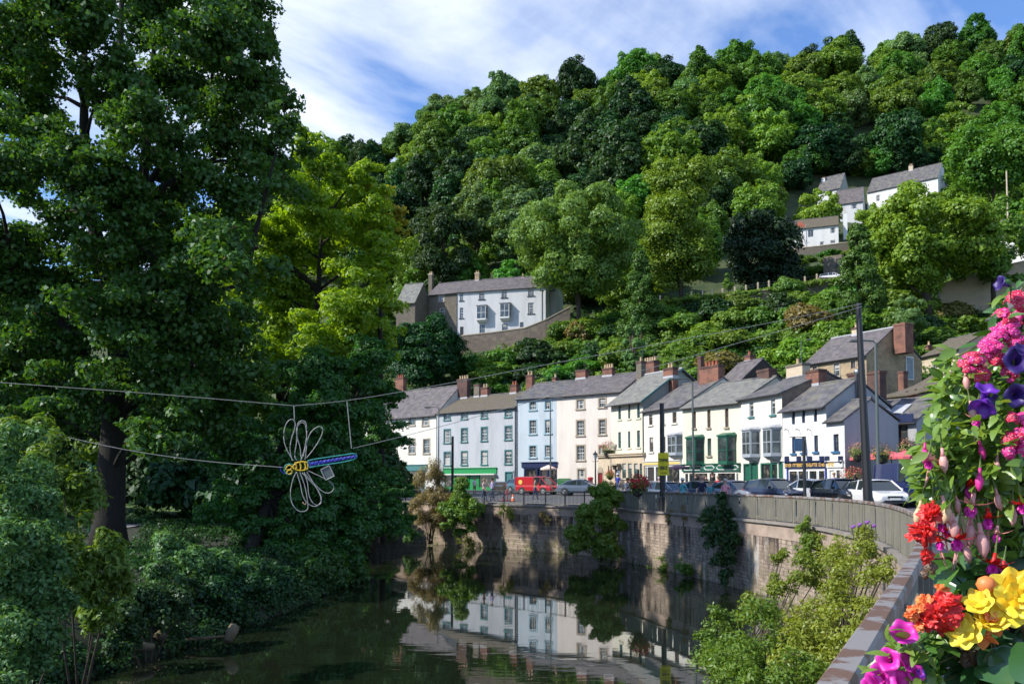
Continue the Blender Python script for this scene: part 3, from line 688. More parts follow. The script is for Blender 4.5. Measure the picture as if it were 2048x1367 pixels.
# bank front (projects in front of the cream house)
h2 = House('bank_building', 'single storey pale sandstone bank front with tall windows and arched red doorway', 1196, 85.6, 1288, 78.9, .3, Z(912, 81.5), 1.1, 'stone_pale', cat='bank')
for a, b in ((1216, 1218.5), (1221, 1223.5)): h2.win((a, 931, b, 950), 'brownframe', nx=1, ny=1)
for a, b in ((1244.5, 1252), (1256, 1263.5), (1268, 1275.5), (1279.5, 1284)): h2.win((a, 926, b, 956), 'teal', nx=1, ny=2, sill='stone_pale')
h2.door((1230.5, 938, 1240, 981), 'greypaint', 'surround'); h2.door((1196.5, 945, 1205.5, 981), 'reddoor', 'surround')
u, z = h2.h(1201, 945); mb = MB(); mb.prism([(u+.5*cos(q), z+.1+.5*sin(q)) for q in np.linspace(0, pi, 11)], -.05, -.003); mb.build('fanlight_arch', M['surround'], h2.root)
u, z = h2.h(1235.5, 930); mb = MB(); mb.box(u-.6, u+.6, -.55, -.003, z, z+.16); mb.box(u-.45, u-.3, -.35, -.003, z-.4, z); mb.box(u+.3, u+.45, -.35, -.003, z-.4, z); mb.build('door_hood', M['surround'], h2.root)
h2.zr = None; h2.build_walls(); mb = MB(); mb.box(-.15, h2.L+.1, -.2, h2.D, h2.ze, h2.ze+.18); mb.box(-.22, h2.L+.16, -.3, h2.D, h2.ze+.18, h2.ze+.3); mb.build('cornice', M['stone_pale'], h2.root)
# white house with three small top windows
h = House('terraced_house', 'narrow white house with gold trimmed shop and one grey upstairs bay window', 1287.5, 79.2, 1367, 73, .3, Z(817, 76), 8.5, 'ivory')
for i, (a, b) in enumerate([(1298, 1305), (1322, 1329), (1345, 1353)]): h.win((a, 829-i*2.5, b, 849.5-i*2), 'brownframe', nx=2, ny=2, sill='ivory')
for i, (a, b) in enumerate([(1299, 1306.5), (1323, 1331)]): h.win((a, 874-i*1, b, 903-i*.8), 'brownframe', nx=2, ny=3, sill='ivory')
h.bay((1337, 870, 1361, 910), .55, 'greypaint', 'lead')
h.shop((1291, 930, 1362, 984), 'whitepaint', (1290, 922, 1363, 929.5), panes=((.3, .55), (.62, .98)), doors=((.06, .28),), fm='blackwood')
u0, u1, z0, z1 = h.rect(1291, 924.5, 1362, 928); mb = MB(); mb.box(u0, u1, -.16, -.125, z0, z1); mb.build('gilt_band', M['gold'], h.root)
h.roof(Z(772, 81), 'slate'); h.build_walls(); h.pipe(1287, 825, 975)
# cream house, twin green oriels and green fascia
h = House('terraced_house', 'cream house with two tall dark green oriel windows over a green panelled fascia', 1366, 72.6, 1482, 67, .3, Z(811, 70), 8.5, 'cream')
for i, (a, b) in enumerate([(1386, 1392), (1414.5, 1421), (1450, 1457)]): h.win((a, 822-i*3, b, 856-i*1), 'brownframe', nx=2, ny=4, sill='surround', sw=.05)
h.win((1415, 876, 1422.5, 911), 'dkgreen', None, nx=1, ny=2, sill='surround', sw=.06)
h.bay((1374, 876, 1402, 928), .7, 'dkgreen', 'dkgreen', base=.12); h.bay((1437, 872, 1466, 928), .7, 'dkgreen', 'dkgreen', base=.12)
root = h.shop((1370, 943, 1478, 987), 'ivory', None, panes=((.08, .45), (.62, .95)), doors=((.47, .6),), fm='dark')
u0, u1, z0, z1 = h.rect(1365, 928, 1487, 942); mb = MB(); mb.box(.02, h.L-.02, -.16, -.002, z0, z1); mb.box(-.0, h.L, -.26, -.002, z1, z1+.07); fa = mb.build('fascia', M['dkgreen'], root)
for a, b in ((1369, 1407), (1411, 1432), (1436, 1480)):
    q0, q1, _, _ = h.rect(a, 928, b, 942); mb = MB(); zc0, zc1 = z0+.12, z1-.12; k = .22
    lz = [(q0+k, zc0), (q1-k, zc0), (q1-k*.4, (zc0*2+zc1)/3), (q1, (zc0+zc1)/2), (q1-k*.4, (zc0+zc1*2)/3), (q1-k, zc1), (q0+k, zc1), (q0+k*.4, (zc0+zc1*2)/3), (q0, (zc0+zc1)/2), (q0+k*.4, (zc0*2+zc1)/3)]
    for (x0, y0), (x1, y1) in zip(lz, lz[1:]+lz[:1]): mb.tube([(x0, -.18, y0), (x1, -.18, y1)], .04, 4)
    mb.build('panel_border', M['whitepaint'], fa)
h.roof(Z(770, 75), 'slate_pale'); h.build_walls()
h.chimney(1415, 731, 50, 'brick', 4, y=4.4, dep=1.0, pot='pot_red', zb=h.ze+.8); h.chimney(1397, 712, 9, 'brick_dark', 0, y=5, dep=.5, zb=h.zr)
# cream house with grey bays
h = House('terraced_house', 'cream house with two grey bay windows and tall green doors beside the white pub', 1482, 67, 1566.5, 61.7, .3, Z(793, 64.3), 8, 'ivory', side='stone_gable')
h.win((1499, 804, 1507, 833), 'greypaint', None, nx=1, ny=2, sill='teal', sw=.1); h.win((1542, 797.5, 1550.5, 829), 'greypaint', None, nx=1, ny=2, sill='teal', sw=.1)
h.bay((1487.5, 860, 1513, 914), .65, 'greypaint', 'lead'); h.bay((1529, 856, 1555, 912), .65, 'greypaint', 'lead')
h.door((1489, 929, 1500, 987), 'dkgreen', 'dkgreen'); h.door((1503, 927, 1515, 987), 'dkgreen', 'dkgreen'); h.door((1557, 922, 1566, 985), 'dkgreen')
h.shop((1522, 925, 1555, 978), 'dkgreen', None, panes=((.05, .62), (.68, .97)), stall=.7)
h.roof(Z(762, 68), 'slate'); h.build_walls()
h.chimney(1523.5, 738, 31, 'brick_dark', 0, y=4, dep=.9, cap='brick_dark'); h.chimney(1586, 728, 42, 'stone_pale', 1, y=4.6, dep=.9, cap='stone_grey', zb=h.ze+1.2)
# the pub
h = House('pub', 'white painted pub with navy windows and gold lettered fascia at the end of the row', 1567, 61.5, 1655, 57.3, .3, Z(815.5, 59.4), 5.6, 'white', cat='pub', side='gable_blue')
for i, (a, b) in enumerate([(1583.5, 1590), (1603.5, 1610), (1627.5, 1634)]): h.win((a, 821-i*2.6, b, 848-i*2.6), 'navy', None, nx=2, ny=1)
for i, (a, b) in enumerate([(1584, 1591), (1604, 1612), (1628.5, 1636)]): h.win((a, 874-i*2, b, 906-i*1.6), 'navy', None, nx=2, ny=1, sill='bluesill', sw=.08)
h.roof(Z(771, 62), 'slate', over=.35)
h.chimney(1622, 739, 33, 'brick', 0, y=3, dep=.9, cap='brick_dark', zb=h.ze); h.chimney(1702, 745, 24, 'brick_dark', 0, y=5.2, zb=h.ze+.4); h.chimney(1745, 742, 32, 'brick_dark', 0, y=5.6, zb=h.ze-.4)
pub = h
hw = House('pub_wing', 'lower white wing of the pub with one blue silled window and slate roof', 1654.5, 57.0, 1691, 55.2, .3, Z(841.5, 56), 4.2, 'white', cat='pub wing', side='gable_blue')
hw.win((1667, 867.5, 1677.5, 902), 'navy', None, nx=2, ny=2, sill='bluesill', sw=.1)
hw.roof(Z(806, 58.5), 'slate', over=.2, gut=True)
root = pub.shop((1577, 938, 1653, 988), 'whitepaint', (1572, 923, 1655, 935.5), panes=((.02, .26), (.27, .48), (.56, .78), (.8, .98)), fm='whitepaint', stall=.3)
next(o for o in root.children if o.name.startswith('fascia')).data.materials[0] = M['navy']
for x in (1576.5, 1611.5, 1653.5):
    u, _ = pub.h(x, 960); u = min(max(u, .08), pub.L-.08); q = MB(); q.box(u-.09, u+.09, -.07, -.035, pub.z0, pub.h(1612, 937)[1]); q.build('pilaster', M['royal'], root)
root2 = hw.shop((1656, 936, 1683, 987), 'whitepaint', (1655, 922.5, 1688, 934), panes=((.62, .97),), doors=((.1, .55),), fm='whitepaint')
pub.build_walls(); hw.build_walls()
rng = random.Random(8)
for H, a0, a1, yy in ((pub, 1573.5, 1653, 929.5), (hw, 1657, 1673, 928.5)):
    u0, u1, z0, z1 = H.rect(a0, yy-3.4, a1, yy+3.2); u = u0
    while u < u1:
        mb = MB()
        for _ in range(rng.randint(4, 8)):
            ww = rng.uniform(.08, .15)
            if u+ww > u1: break
            k = rng.random()
            mb.box(u, u+.035, -.15, -.122, z0, z1)
            if k < .6: mb.box(u+.035, u+ww, -.15, -.122, z1-.04, z1)
            if k > .3: mb.box(u+.035, u+ww, -.15, -.122, (z0+z1)/2-.02, (z0+z1)/2+.02)
            if .2 < k < .8: mb.box(u+.035, u+ww, -.15, -.122, z0, z0+.04)
            u += ww+.04
        u += .14
        if mb.v: mb.build('gilt_word', M['gold'], H.root)
for H, xs in ((pub, (1576, 1600, 1622, 1646)), (hw, (1657, 1684))):
    mb = MB()
    for x in xs:
        u, z = H.h(x, 917); mb.box(u-.12, u+.12, -.22, -.003, z-.25, z+.18)
    mb.build('fascia_bracket', M['navy'], H.root)
mb = MB()
for x in (1577, 1599, 1622):
    u, z = pub.h(x, 860); mb.tube([(u, -.01, z), (u, -.3, z+.1), (u+.1, -.4, z-.05)], .025, 5)
mb.build('swan_neck_light', M['black'], pub.root)
# hanging pub sign
u, z = pub.h(1612, 905); mb = MB(); mb.box(u-.03, u+.03, -1.0, -.3, z+.1, z+1.0); sg = mb.build('hanging_sign', M['bluesill'], pub.root); mb = MB(); mb.tube([(u, 0, z+1.1), (u, -1.35, z+1.1)], .03, 5); mb.build('sign_bracket', M['black'], sg)
# pub rear extension with dark fascia and two wide windows, pipes
h = House('pub_extension', 'grey rear extension of the pub with two wide brown framed windows', 1716, 61.5, 1836, 57.5, .3, Z(846, 59.5), 6, 'gable_blue', cat='extension', side='gable_blue')
for a, b in ((1742, 1768), (1788, 1816)): h.win((a, 850, b, 904), 'brownframe', None, nx=2, ny=1, glass='glass')
h.zr = None; h.roof(Z(806, 63.5), 'slate', over=.3); h.build_walls()
u0, u1, z0, z1 = h.rect(1716, 828, 1836, 847); mb = MB(); mb.box(0, h.L, -.42, -.31, z0, z1-.1); mb.build('dark_fascia_board', M['navy'], h.root)
u, z = h.h(1800, 822, 1.5); mb = MB(); sl = (h.zr-h.ze)/h.y_r; mb.hexa([(u-.6, .9, h.ze+.9*sl+.16), (u+.6, .9, h.ze+.9*sl+.16), (u+.6, 2, h.ze+2*sl+.16), (u-.6, 2, h.ze+2*sl+.16), (u-.6, .9, h.ze+.9*sl+.24), (u+.6, .9, h.ze+.9*sl+.24), (u+.6, 2, h.ze+2*sl+.24), (u-.6, 2, h.ze+2*sl+.24)]); mb.build('skylight', M['lead'], h.rf)
p0 = P(1716, 800, 58.2); p1 = P(1714, 738, 58.2); fl = thing('flue_pipe', 'tall shiny steel flue with a domed cap rising behind the pub roof', 'flue', (p0.x, p0.y, p0.z-1))
mb = MB(); H_ = p1.z-p0.z+1; mb.lathe([(.16, 0), (.16, H_-.35), (.24, H_-.33), (.24, H_-.1), (.15, H_), (.02, H_+.02)], 14); mb.build('flue', M['steel'], fl, smooth=True)
a = P(1748, 823, 59.0); b = P(1780, 821, 58.6); c = P(1783, 905, 58.6); du = thing('ventilation_duct', 'bent steel duct running down the front of the grey pub extension', 'duct', (b.x, b.y, b.z))
mb = MB(); q = lambda p: p - b
mb.tube([q(a), q(b)-Vector((.25, 0, 0)), q(b)-Vector((.07, 0, .07)), q(b)-Vector((0, 0, .25)), q(c)], .19, 12); mb.build('duct', M['steel'], du, smooth=True)

# --- houses behind the row
h = House('stone_house', 'old sandstone house with a wide slate roof and huge brick gable chimney above the pub', 1614, 88, 1738, 81.2, 3, Z(719, 84.5), 8, 'stone', side='stone')
h.win((1668, 727, 1679, 752), 'whitepaint', 'surround', nx=1, ny=2, sill='surround'); h.win((1702, 720, 1711, 736), 'brownframe', 'surround', nx=2, ny=2); h.win((1626, 733, 1634, 745), 'brownframe', 'surround', nx=2, ny=2)
h.roof(Z(673, 88), 'slate_purple', ridge='lead'); h.build_walls()
h.chimney(1796, 646, 30, 'brick', 0, y=4.2, dep=1.5, cap='brick', zb=h.ze+.3, label='massive red brick chimney stack on the gable'); h.chimney(1707, 655, 13, 'stone_pale', 1, y=4)
h.chimney(1800, 742, 14, 'brick', 0, y=3.2, dep=.8, zb=h.ze-6)
mb = MB(); x = h.L+.01; zc = Z(735, 84); mb.box(x, x+.08, 5.6, 6.7, zc-1.2, zc+1.1); wn = mb.build('window', M['whitepaint'], h.root); mb = MB(); mb.box(x+.08, x+.09, 5.7, 6.6, zc-1.1, zc+1.0); mb.build('pane', M['glass'], wn)
h = House('cream_house', 'small cream stone house with a white casement behind the ruined shed', 1850, 97, 1925, 91, 5, Z(706, 94), 7, 'stone_pale')
h.win((1864, 722, 1884, 736), 'whitepaint', None, nx=4, ny=1); h.roof(Z(679, 97), 'slate_brown'); h.build_walls(); h.chimney(1852, 690, 8, 'brick', 1, y=1)
h = House('ruined_shed', 'derelict stone shed with a sagging broken stone slate roof', 1762, 75, 1872, 70, 2, Z(790, 72.5), 6, 'stone', cat='shed', side='stone_gable')
h.win((1820, 793, 1830, 805), 'brownframe', 'pot_red', nx=1, ny=1)
h.zr = h.ze+.1; h.build_walls()
mb = MB(); zr = Z(747, 75); n = 10; L = h.L; vs = []
for i in range(n+1):
    u = -.3 + (L+.6)*i/n; sag = -.5*math.sin(pi*min(1, i/n*1.0))*.6
    e0 = h.ze+.05 + (.25 if i > 6 else 0)*(i-6)*.3; r0 = zr + sag - max(0, 5-i)*.28
    for y, z in ((-.3, e0), (1.6, (e0*.55+r0*.45)+.12*sin(i*2.1)), (3.2, r0)): vs += [(u, y, z)]
fs = [(i*3+j, (i+1)*3+j, (i+1)*3+j+1, i*3+j+1) for i in range(n) for j in range(2)]
m2 = len(vs); vs2 = vs + [(a, b, c-.14) for a, b, c in vs]; fs2 = fs + [tuple(k+m2 for k in f[::-1]) for f in fs] + [(i*3, i*3+m2, (i+1)*3+m2, (i+1)*3) for i in range(n)] + [(i*3+2, (i+1)*3+2, (i+1)*3+2+m2, i*3+2+m2) for i in range(n)] + [(n*3+j, n*3+j+m2, n*3+j+1+m2, n*3+j+1) for j in range(2)]
mb.add(vs2, fs2); mb.build('roof', M['slate_brown'], h.root)
mb = MB()
for i in range(4): mb.box(L-3+i*.9, L-2.9+i*.9, .3, 3, h.ze+.25+i*.1, h.ze+.38+i*.1)
mb.build('roof_beam', M['bark'], h.root)
# dark gabled roof behind the cream oriel house
h = House('gabled_house', 'dark timbered gable end with slate roof rising behind the chimney stacks', 1432, 90, 1480, 86, 4, Z(770, 88), 6, 'blackwood', side='blackwood')
h.roof(Z(726, 90), 'slate_purple'); h.build_walls(); h.chimney(1493, 710, 15, 'brick', 1, y=3.5, pot='pot_red', zb=h.ze)
h = House('roof_gable', 'grey slate roofed cottage roof half seen beside the pink flowers', 1985, 92, 2080, 86, 8, Z(628, 89), 7, 'stone_grey', cat='cottage')
h.roof(Z(590, 92), 'slate_purple'); h.build_walls()

# --- white house on the hillside
h = House('hillside_house', 'white three storey house on the hillside with two black trimmed bay windows', 912, 152, 1092, 147.3, 21, Z(579, 149.7), 8, 'hillwhite')
for i, (a, b) in enumerate([(919.5, 926.5), (958, 969), (1003, 1014), (1056, 1068)]):
    d = -[0, 2.6, 6, 9.5][i]; h.win((a, 586.5+d, b, 601+d), 'whitepaint', None, nx=2, ny=4, sill='black', sw=.12)
h.win((919.5, 615, 926.5, 636), 'whitepaint', None, nx=2, ny=4, sill='black', sw=.12); h.win((1056, 605, 1068, 627), 'whitepaint', None, nx=2, ny=4, sill='black', sw=.12)
h.bay((953.5, 612, 974, 640), .9, 'whitepaint', 'black', base=.4, taper=.12, label='left bay window trimmed in black'); h.bay((1000, 607.5, 1021, 636.5), .9, 'whitepaint', 'black', base=.4, taper=.12, label='right bay window trimmed in black')
for a, b in ((959, 970), (1004, 1016)): h.win((a, 649 if a < 980 else 647, b, 666 if a < 980 else 661), 'greypaint', None, nx=3, ny=2)
h.win((1040, 644, 1047, 654), 'brownframe', None, nx=1, ny=1); h.door((920, 653, 927, 682), 'black')
h.roof(Z(558, 154), 'slate_purple', over=.25); h.build_walls(); h.chimney(953.5, 545, 11, 'stone', 2, dep=.9, cap='stone_pale'); h.chimney(1045, 551, 8, 'brick', 1); h.pipe(914, 588, 680, 'black'); h.pipe(1084, 578, 645)
he = House('hillside_house_wing', 'set back white side wing at the right end of the hillside house', 1092, 150.5, 1112, 149.9, 22, Z(580, 150), 5, 'hillwhite', cat='house wing'); he.win((1090, 600, 1093, 632), 'black', px=True)
he.roof(Z(566, 152), 'slate_purple'); he.build_walls()
h = House('stone_cottage', 'grey brown stone cottage with two small windows adjoining the white hillside house', 855, 154.3, 912, 152.1, 21, Z(587, 153), 8, 'stone_grey')
h.win((877, 590, 888, 603), 'whitepaint', 'surround', nx=2, ny=2, sill='surround'); h.win((880, 617, 889, 628), 'whitepaint', 'surround', nx=2, ny=2)
h.roof(Z(566, 157), 'slate_purple'); h.build_walls(); h.chimney(860, 547, 9, 'stone_grey', 2, cap='stone_pale', dep=.9)
h = House('ivy_cottage', 'old cottage with a pale stone slate roof at the left of the hillside terrace', 790, 150.4, 828, 149.2, 20, Z(603, 149), 7, 'stone_grey')
h.roof(Z(568, 153), 'slate_pale'); h.build_walls()
# --- cottages higher up
h = House('hillside_cottage', 'long low white cottage with an orange dormer, standing on a dark retaining wall', 1570, 193, 1687, 188.4, 48, Z(455, 190.7), 7, 'white', side='hillwhite')
for r in ((1574, 468, 1582, 476), (1593, 464, 1596, 474), (1661, 455, 1671, 466), (1640, 483, 1648, 490), (1661, 480, 1671, 486)): h.win(r, 'whitepaint', None, nx=1, ny=1)
h.win((1616, 459, 1627, 474), 'whitepaint', None, nx=2, ny=1)
h.roof(Z(439, 194), 'slate_brown'); h.build_walls(); h.chimney(1572, 435, 9, 'stone_grey', 1); h.chimney(1690, 424, 11, 'white', 1, y=2.5, zb=h.ze-3, cap='hillwhite')
u, z = h.h(1602, 455); mb = MB(); mb.prism([(u-1.6, h.ze+.4), (u+1.2, h.ze+.4), (u-.2, h.ze+1.9)], .4, 2.6); mb.build('dormer', M['pot_red'], h.rf)
h.pipe(1612, 448, 495, 'lead')
h = House('upper_house', 'pale house with crossed slate roofs and red topped chimney, leftmost of the highest houses', 1645, 229, 1692, 225, 60, Z(380, 227), 8, 'hillwhite', side='gable_shade')
h.win((1676, 388, 1681, 396), 'brownframe', None, nx=1, ny=1); h.roof(Z(357, 232), 'slate'); h.build_walls(); h.chimney(1646, 354, 9, 'white', 0, y=3, cap='brick', zb=h.ze)
h = House('upper_annex', 'low white annex with a long slate roof between the two highest houses', 1682, 221, 1738, 218, 58, Z(405, 219.5), 8, 'hillwhite', side='hillwhite')
h.win((1703, 408, 1714, 417), 'greypaint', None, nx=2, ny=1); h.roof(Z(381, 224), 'slate_purple'); h.build_walls()
h = House('upper_house', 'big white house with a dark slate roof and tall chimney, rightmost of the highest houses', 1747, 229, 1892, 217, 58, Z(367, 222), 9, 'white')
for r in ((1752, 390, 1760, 402), (1790, 385, 1798, 397), (1830, 380, 1838, 392)): h.win(r, 'whitepaint', None, nx=2, ny=2)
h.roof(Z(344, 227), 'slate'); h.build_walls(); h.chimney(1821, 330, 11, 'stone_pale', 2, dep=.9, cap='stone_grey', zb=h.ze)
h = House('grey_roof_house', 'house with a grey roof and white gable mostly hidden behind the dark yew', 1466, 201, 1518, 196, 46, Z(436, 198), 7, 'hillwhite', side='white')
h.win((1480, 441, 1488, 450), 'whitepaint', None, nx=1, ny=1); h.roof(Z(412, 202), 'slate_purple'); h.build_walls(); h.chimney(1498, 406, 8, 'stone_grey', 1)
h = House('white_villa', 'white villa glimpsed through the leaves at the right edge of the hillside', 1975, 171, 2110, 162, 40, Z(470, 166), 8, 'white')
for a in (1992, 2020, 2042): h.win((a, 490, a+8, 505), 'greypaint', None, nx=2, ny=2)
h.roof(Z(440, 171), 'slate'); h.build_walls()
h = House('stone_ruin', 'roofless grey rubble outbuilding with a dark doorway below the white cottage', 1655, 157, 1693, 155, 32, Z(511, 156), 3, 'stone_grey', cat='outbuilding')
h.door((1672, 517, 1682, 538), 'black'); h.build_walls()
# --- retaining walls on the hill
def hillwall(label, pts, low, m='stone_grey', th=.6, name='retaining_wall'):
    p0 = P(*pts[0]); r = thing(name, label, 'wall', (p0.x, p0.y, p0.z)); mb = MB(); ps = [P(*q)-p0 for q in pts]; vs = []
    for i, p in enumerate(ps):
        for dy, dz in ((0, -low), (th, -low), (th, 0), (0, 0)): vs.append((p.x, p.y+dy, p.z+dz))
    fs = []
    for i in range(len(ps)-1):
        q = i*4; fs += [(q, q+1, q+5, q+4), (q+1, q+2, q+6, q+5), (q+2, q+3, q+7, q+6), (q+3, q, q+4, q+7)]
    k = (len(ps)-1)*4; fs += [(3, 2, 1, 0), (k, k+1, k+2, k+3)]
    mb.add(vs, fs); mb.build('wall_face', M[m], r)
    mb = MB(); vs = []
    for p in ps:
        for dy, dz in ((-.08, 0.003), (th+.08, 0.003), (th+.08, .16), (-.08, .16)): vs.append((p.x, p.y+dy, p.z+dz))
    mb.add(vs, fs); mb.build('wall_coping', M['stone_pale'], r); return r
hillwall('brown rubble retaining wall under the white hillside house', [(920, 672, 144.5), (985, 665, 143.5), (1050, 656, 142.5), (1090, 640, 142), (1140, 614, 141.8)], 3.2, 'stone_gable')
hillwall('long overgrown stone terrace wall below the row of fence posts', [(1335, 604, 139), (1400, 597, 138.5), (1480, 588, 138), (1560, 576, 138), (1640, 566, 138), (1710, 556, 138)], 2.6)
hillwall('dark retaining wall directly under the long white cottage', [(1590, 497, 187), (1640, 492, 185.5), (1710, 483, 184)], 4)
hillwall('pale rubble wall showing between the trunks at the right of the hillside', [(1880, 570, 132), (1950, 545, 131), (2060, 520, 130)], 7, 'stone_pale')
# ---------------------------------------------------------------- vegetation
def unit(v): return v/np.maximum(np.linalg.norm(v, axis=-1, keepdims=True), 1e-9)
def leaf_verts(pos, nrm, L, W, rs, fold=.25, tri=False):
    """one folded rhombus (4 corners) per leaf"""
    n = len(pos); t = rs.normal(size=(n, 3)); t[:, 2] -= .5; t = unit(t - (t*nrm).sum(1, keepdims=True)*nrm); b = np.cross(nrm, t)
    L = np.broadcast_to(L, n)[:, None]*rs.uniform(.7, 1.3, (n, 1)); W = L*W
    v = np.empty((n, 4, 3)); v[:, 0] = pos - t*L*.5; v[:, 2] = pos + t*L*.5
    v[:, 1] = pos + b*W*.5 + nrm*W*fold - t*L*.08; v[:, 3] = pos - b*W*.5 + nrm*W*fold - t*L*.08
    return v.reshape(-1, 3)
def clump_leaves(clumps, n, rs, shell=(.6, 1.05), up=.3, jit=.38, low=-.45):
    c = np.array([q[0] for q in clumps], float); r = np.array([q[1] for q in clumps], float)
    sq = np.array([q[2] if len(q) > 2 else .8 for q in clumps]); p = r**2/np.sum(r**2); k = rs.choice(len(clumps), n, p=p)
    d = unit(rs.normal(size=(n, 3))); fl = (d[:, 2] < low) & (rs.random(n) < .75); d[fl, 2] *= -1
    rad = rs.uniform(shell[0]**2, shell[1]**2, n)**.5
    bump = 1 + .16*np.sin(d[:, 0]*5+k)*np.sin(d[:, 1]*6+2*k) + .10*np.sin(d[:, 2]*9+k*3)
    pos = c[k] + d*(r[k]*rad*bump)[:, None]*np.stack([np.ones(n), np.ones(n), sq[k]], 1)
    nrm = unit(d + rs.normal(size=(n, 3))*jit + np.array([0, 0, up])); return pos, nrm
def ellipsoid_clumps(rs, n, R, H, cz, rmin, rmax, hollow=.45, top=0.0, shape='round', lowcut=-.75):
    out = []
    while len(out) < n:
        d = unit(rs.normal(size=3)); 
        if d[2] < lowcut: continue
        k = rs.uniform(hollow, 1)**.7; x, y, z = d*k
        if shape == 'cone':
            z = rs.uniform(-1, 1); wdt = (1-z)/2*.95+.06; a = rs.uniform(0, 2*pi); x, y = cos(a)*wdt*rs.uniform(.5, 1), sin(a)*wdt*rs.uniform(.5, 1)
        if shape == 'col':
            wdt = (1-abs(z)**2.5)**.5; a = rs.uniform(0, 2*pi); q = rs.uniform(.3, 1); x, y = cos(a)*wdt*q, sin(a)*wdt*q
        r = rs.uniform(rmin, rmax)*(1 - .35*max(0, z)); out.append(((x*(R-r*.7), y*(R-r*.7), cz + z*(H/2-r*.6)), r, rs.uniform(.65, .95)))
    return out
def crown_mesh(name, clumps, n, L, W, m, seed, **kw):
    rs = np.random.RandomState(seed); p, nn = clump_leaves(clumps, n, rs, **kw); return fast_mesh(name, leaf_verts(p, nn, L, W, rs), 4, m)
LF = {}
def G(n, *a, **k): LF[n] = leafmat(n, *a, **k)
G('leaf_mid', (.068, .175, .014), (.130, .270, .026), trans=.38); G('leaf_dark', (.017, .060, .013), (.042, .112, .020), trans=.3, val=.45)
G('leaf_yellow', (.135, .26, .018), (.21, .345, .032), val=.35, hue=.012, trans=.38); G('leaf_blue', (.10, .20, .055), (.165, .285, .085), val=.35, hue=.02, trans=.35)
G('leaf_olive', (.105, .205, .020), (.17, .285, .036), val=.4, trans=.38, hue=.015)
G('leaf_conifer', (.045, .115, .014), (.09, .18, .022), trans=.2, val=.2, hue=.01); G('leaf_yew', (.012, .032, .012), (.026, .056, .018), trans=.1, val=.2)
G('leaf_lime', (.15, .29, .010), (.28, .40, .02), trans=.55, val=.15, hue=.01, tcol=(1.5, 1.4, .4)); G('leaf_gold', (.26, .30, .03), (.34, .32, .03), trans=.5, val=.1, hue=.01)
G('leaf_sycamore', (.038, .115, .016), (.075, .18, .026), trans=.42, val=.1, hue=.01, gloss=.03, tcol=(1.6, 1.4, .4))
G('leaf_alder', (.030, .120, .018), (.065, .195, .03), trans=.42, val=.1, hue=.01, gloss=.03, tcol=(1.5, 1.5, .4))
G('leaf_near', (.06, .17, .045), (.13, .29, .08), trans=.35, val=.2, hue=.01, gloss=.03)
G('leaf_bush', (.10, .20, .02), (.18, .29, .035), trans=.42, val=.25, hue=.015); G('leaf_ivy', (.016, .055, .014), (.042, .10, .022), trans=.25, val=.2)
G('leaf_rust', (.16, .13, .04), (.21, .18, .05), val=.3); G('leaf_dry', (.22, .18, .07), (.32, .25, .10), val=.2); G('seed_keys', (.20, .10, .03), (.28, .15, .05), val=.1)
G('leaf_weed', (.15, .235, .022), (.24, .32, .045), trans=.42, val=.25)
G('leaf_willow', (.14, .23, .035), (.22, .32, .06), trans=.38, val=.2)

# ---- the wood on the hill: prototypes
def far_tree(name, matn, R, H, seed, n=15000, L=.5, shape='round', nclump=80, rr=(.15, .34), trunk=True, **kw):
    rs = np.random.RandomState(seed); z0 = H*.05 if shape != 'cone' else H*.04
    cl = ellipsoid_clumps(rs, nclump, R, H-z0, z0+(H-z0)/2, R*rr[0], R*rr[1], shape=shape)
    p, nn = clump_leaves(cl, n, rs, **kw); v = leaf_verts(p, nn, L, .8, rs)
    me = fast_mesh(name, v, 4, [LF[matn], M['bark']])
    return me, z0
PROTO = {}
for i, (k, a) in enumerate({
    'mid': ('leaf_mid', 6.0, 13), 'mid2': ('leaf_mid', 5.2, 14.5), 'mid3': ('leaf_olive', 6.2, 12), 'dark': ('leaf_dark', 6.0, 13), 'dark2': ('leaf_dark', 5.4, 15),
    'yellow': ('leaf_yellow', 5.6, 12), 'blue': ('leaf_blue', 5.6, 12.5)}.items()):
    PROTO[k] = far_tree('hill_tree', *a, seed=10+i)[0]
PROTO['fir'] = far_tree('hill_fir', 'leaf_conifer', 3.4, 16, 31, shape='cone', nclump=46, rr=(.22, .36), n=8000, L=.5)[0]
LOOK = {'mid': 'mid green rounded', 'mid2': 'tall mid green', 'mid3': 'olive green broad', 'dark': 'dark green rounded', 'dark2': 'tall dark green', 'yellow': 'yellow green sunlit', 'blue': 'grey green pale', 'fir': 'dark pointed fir'}
rng = random.Random(77)
HOLES = [  # px range, depth range kept clear of random trees (houses and the specimens)
    (1555, 1720, 145, 196), (1625, 1750, 190, 240), (1735, 1905, 196, 240), (1450, 1530, 150, 206), (1960, 2130, 120, 176), (800, 1130, 130, 165)]
cnt = 0; d = 158; ring = 0
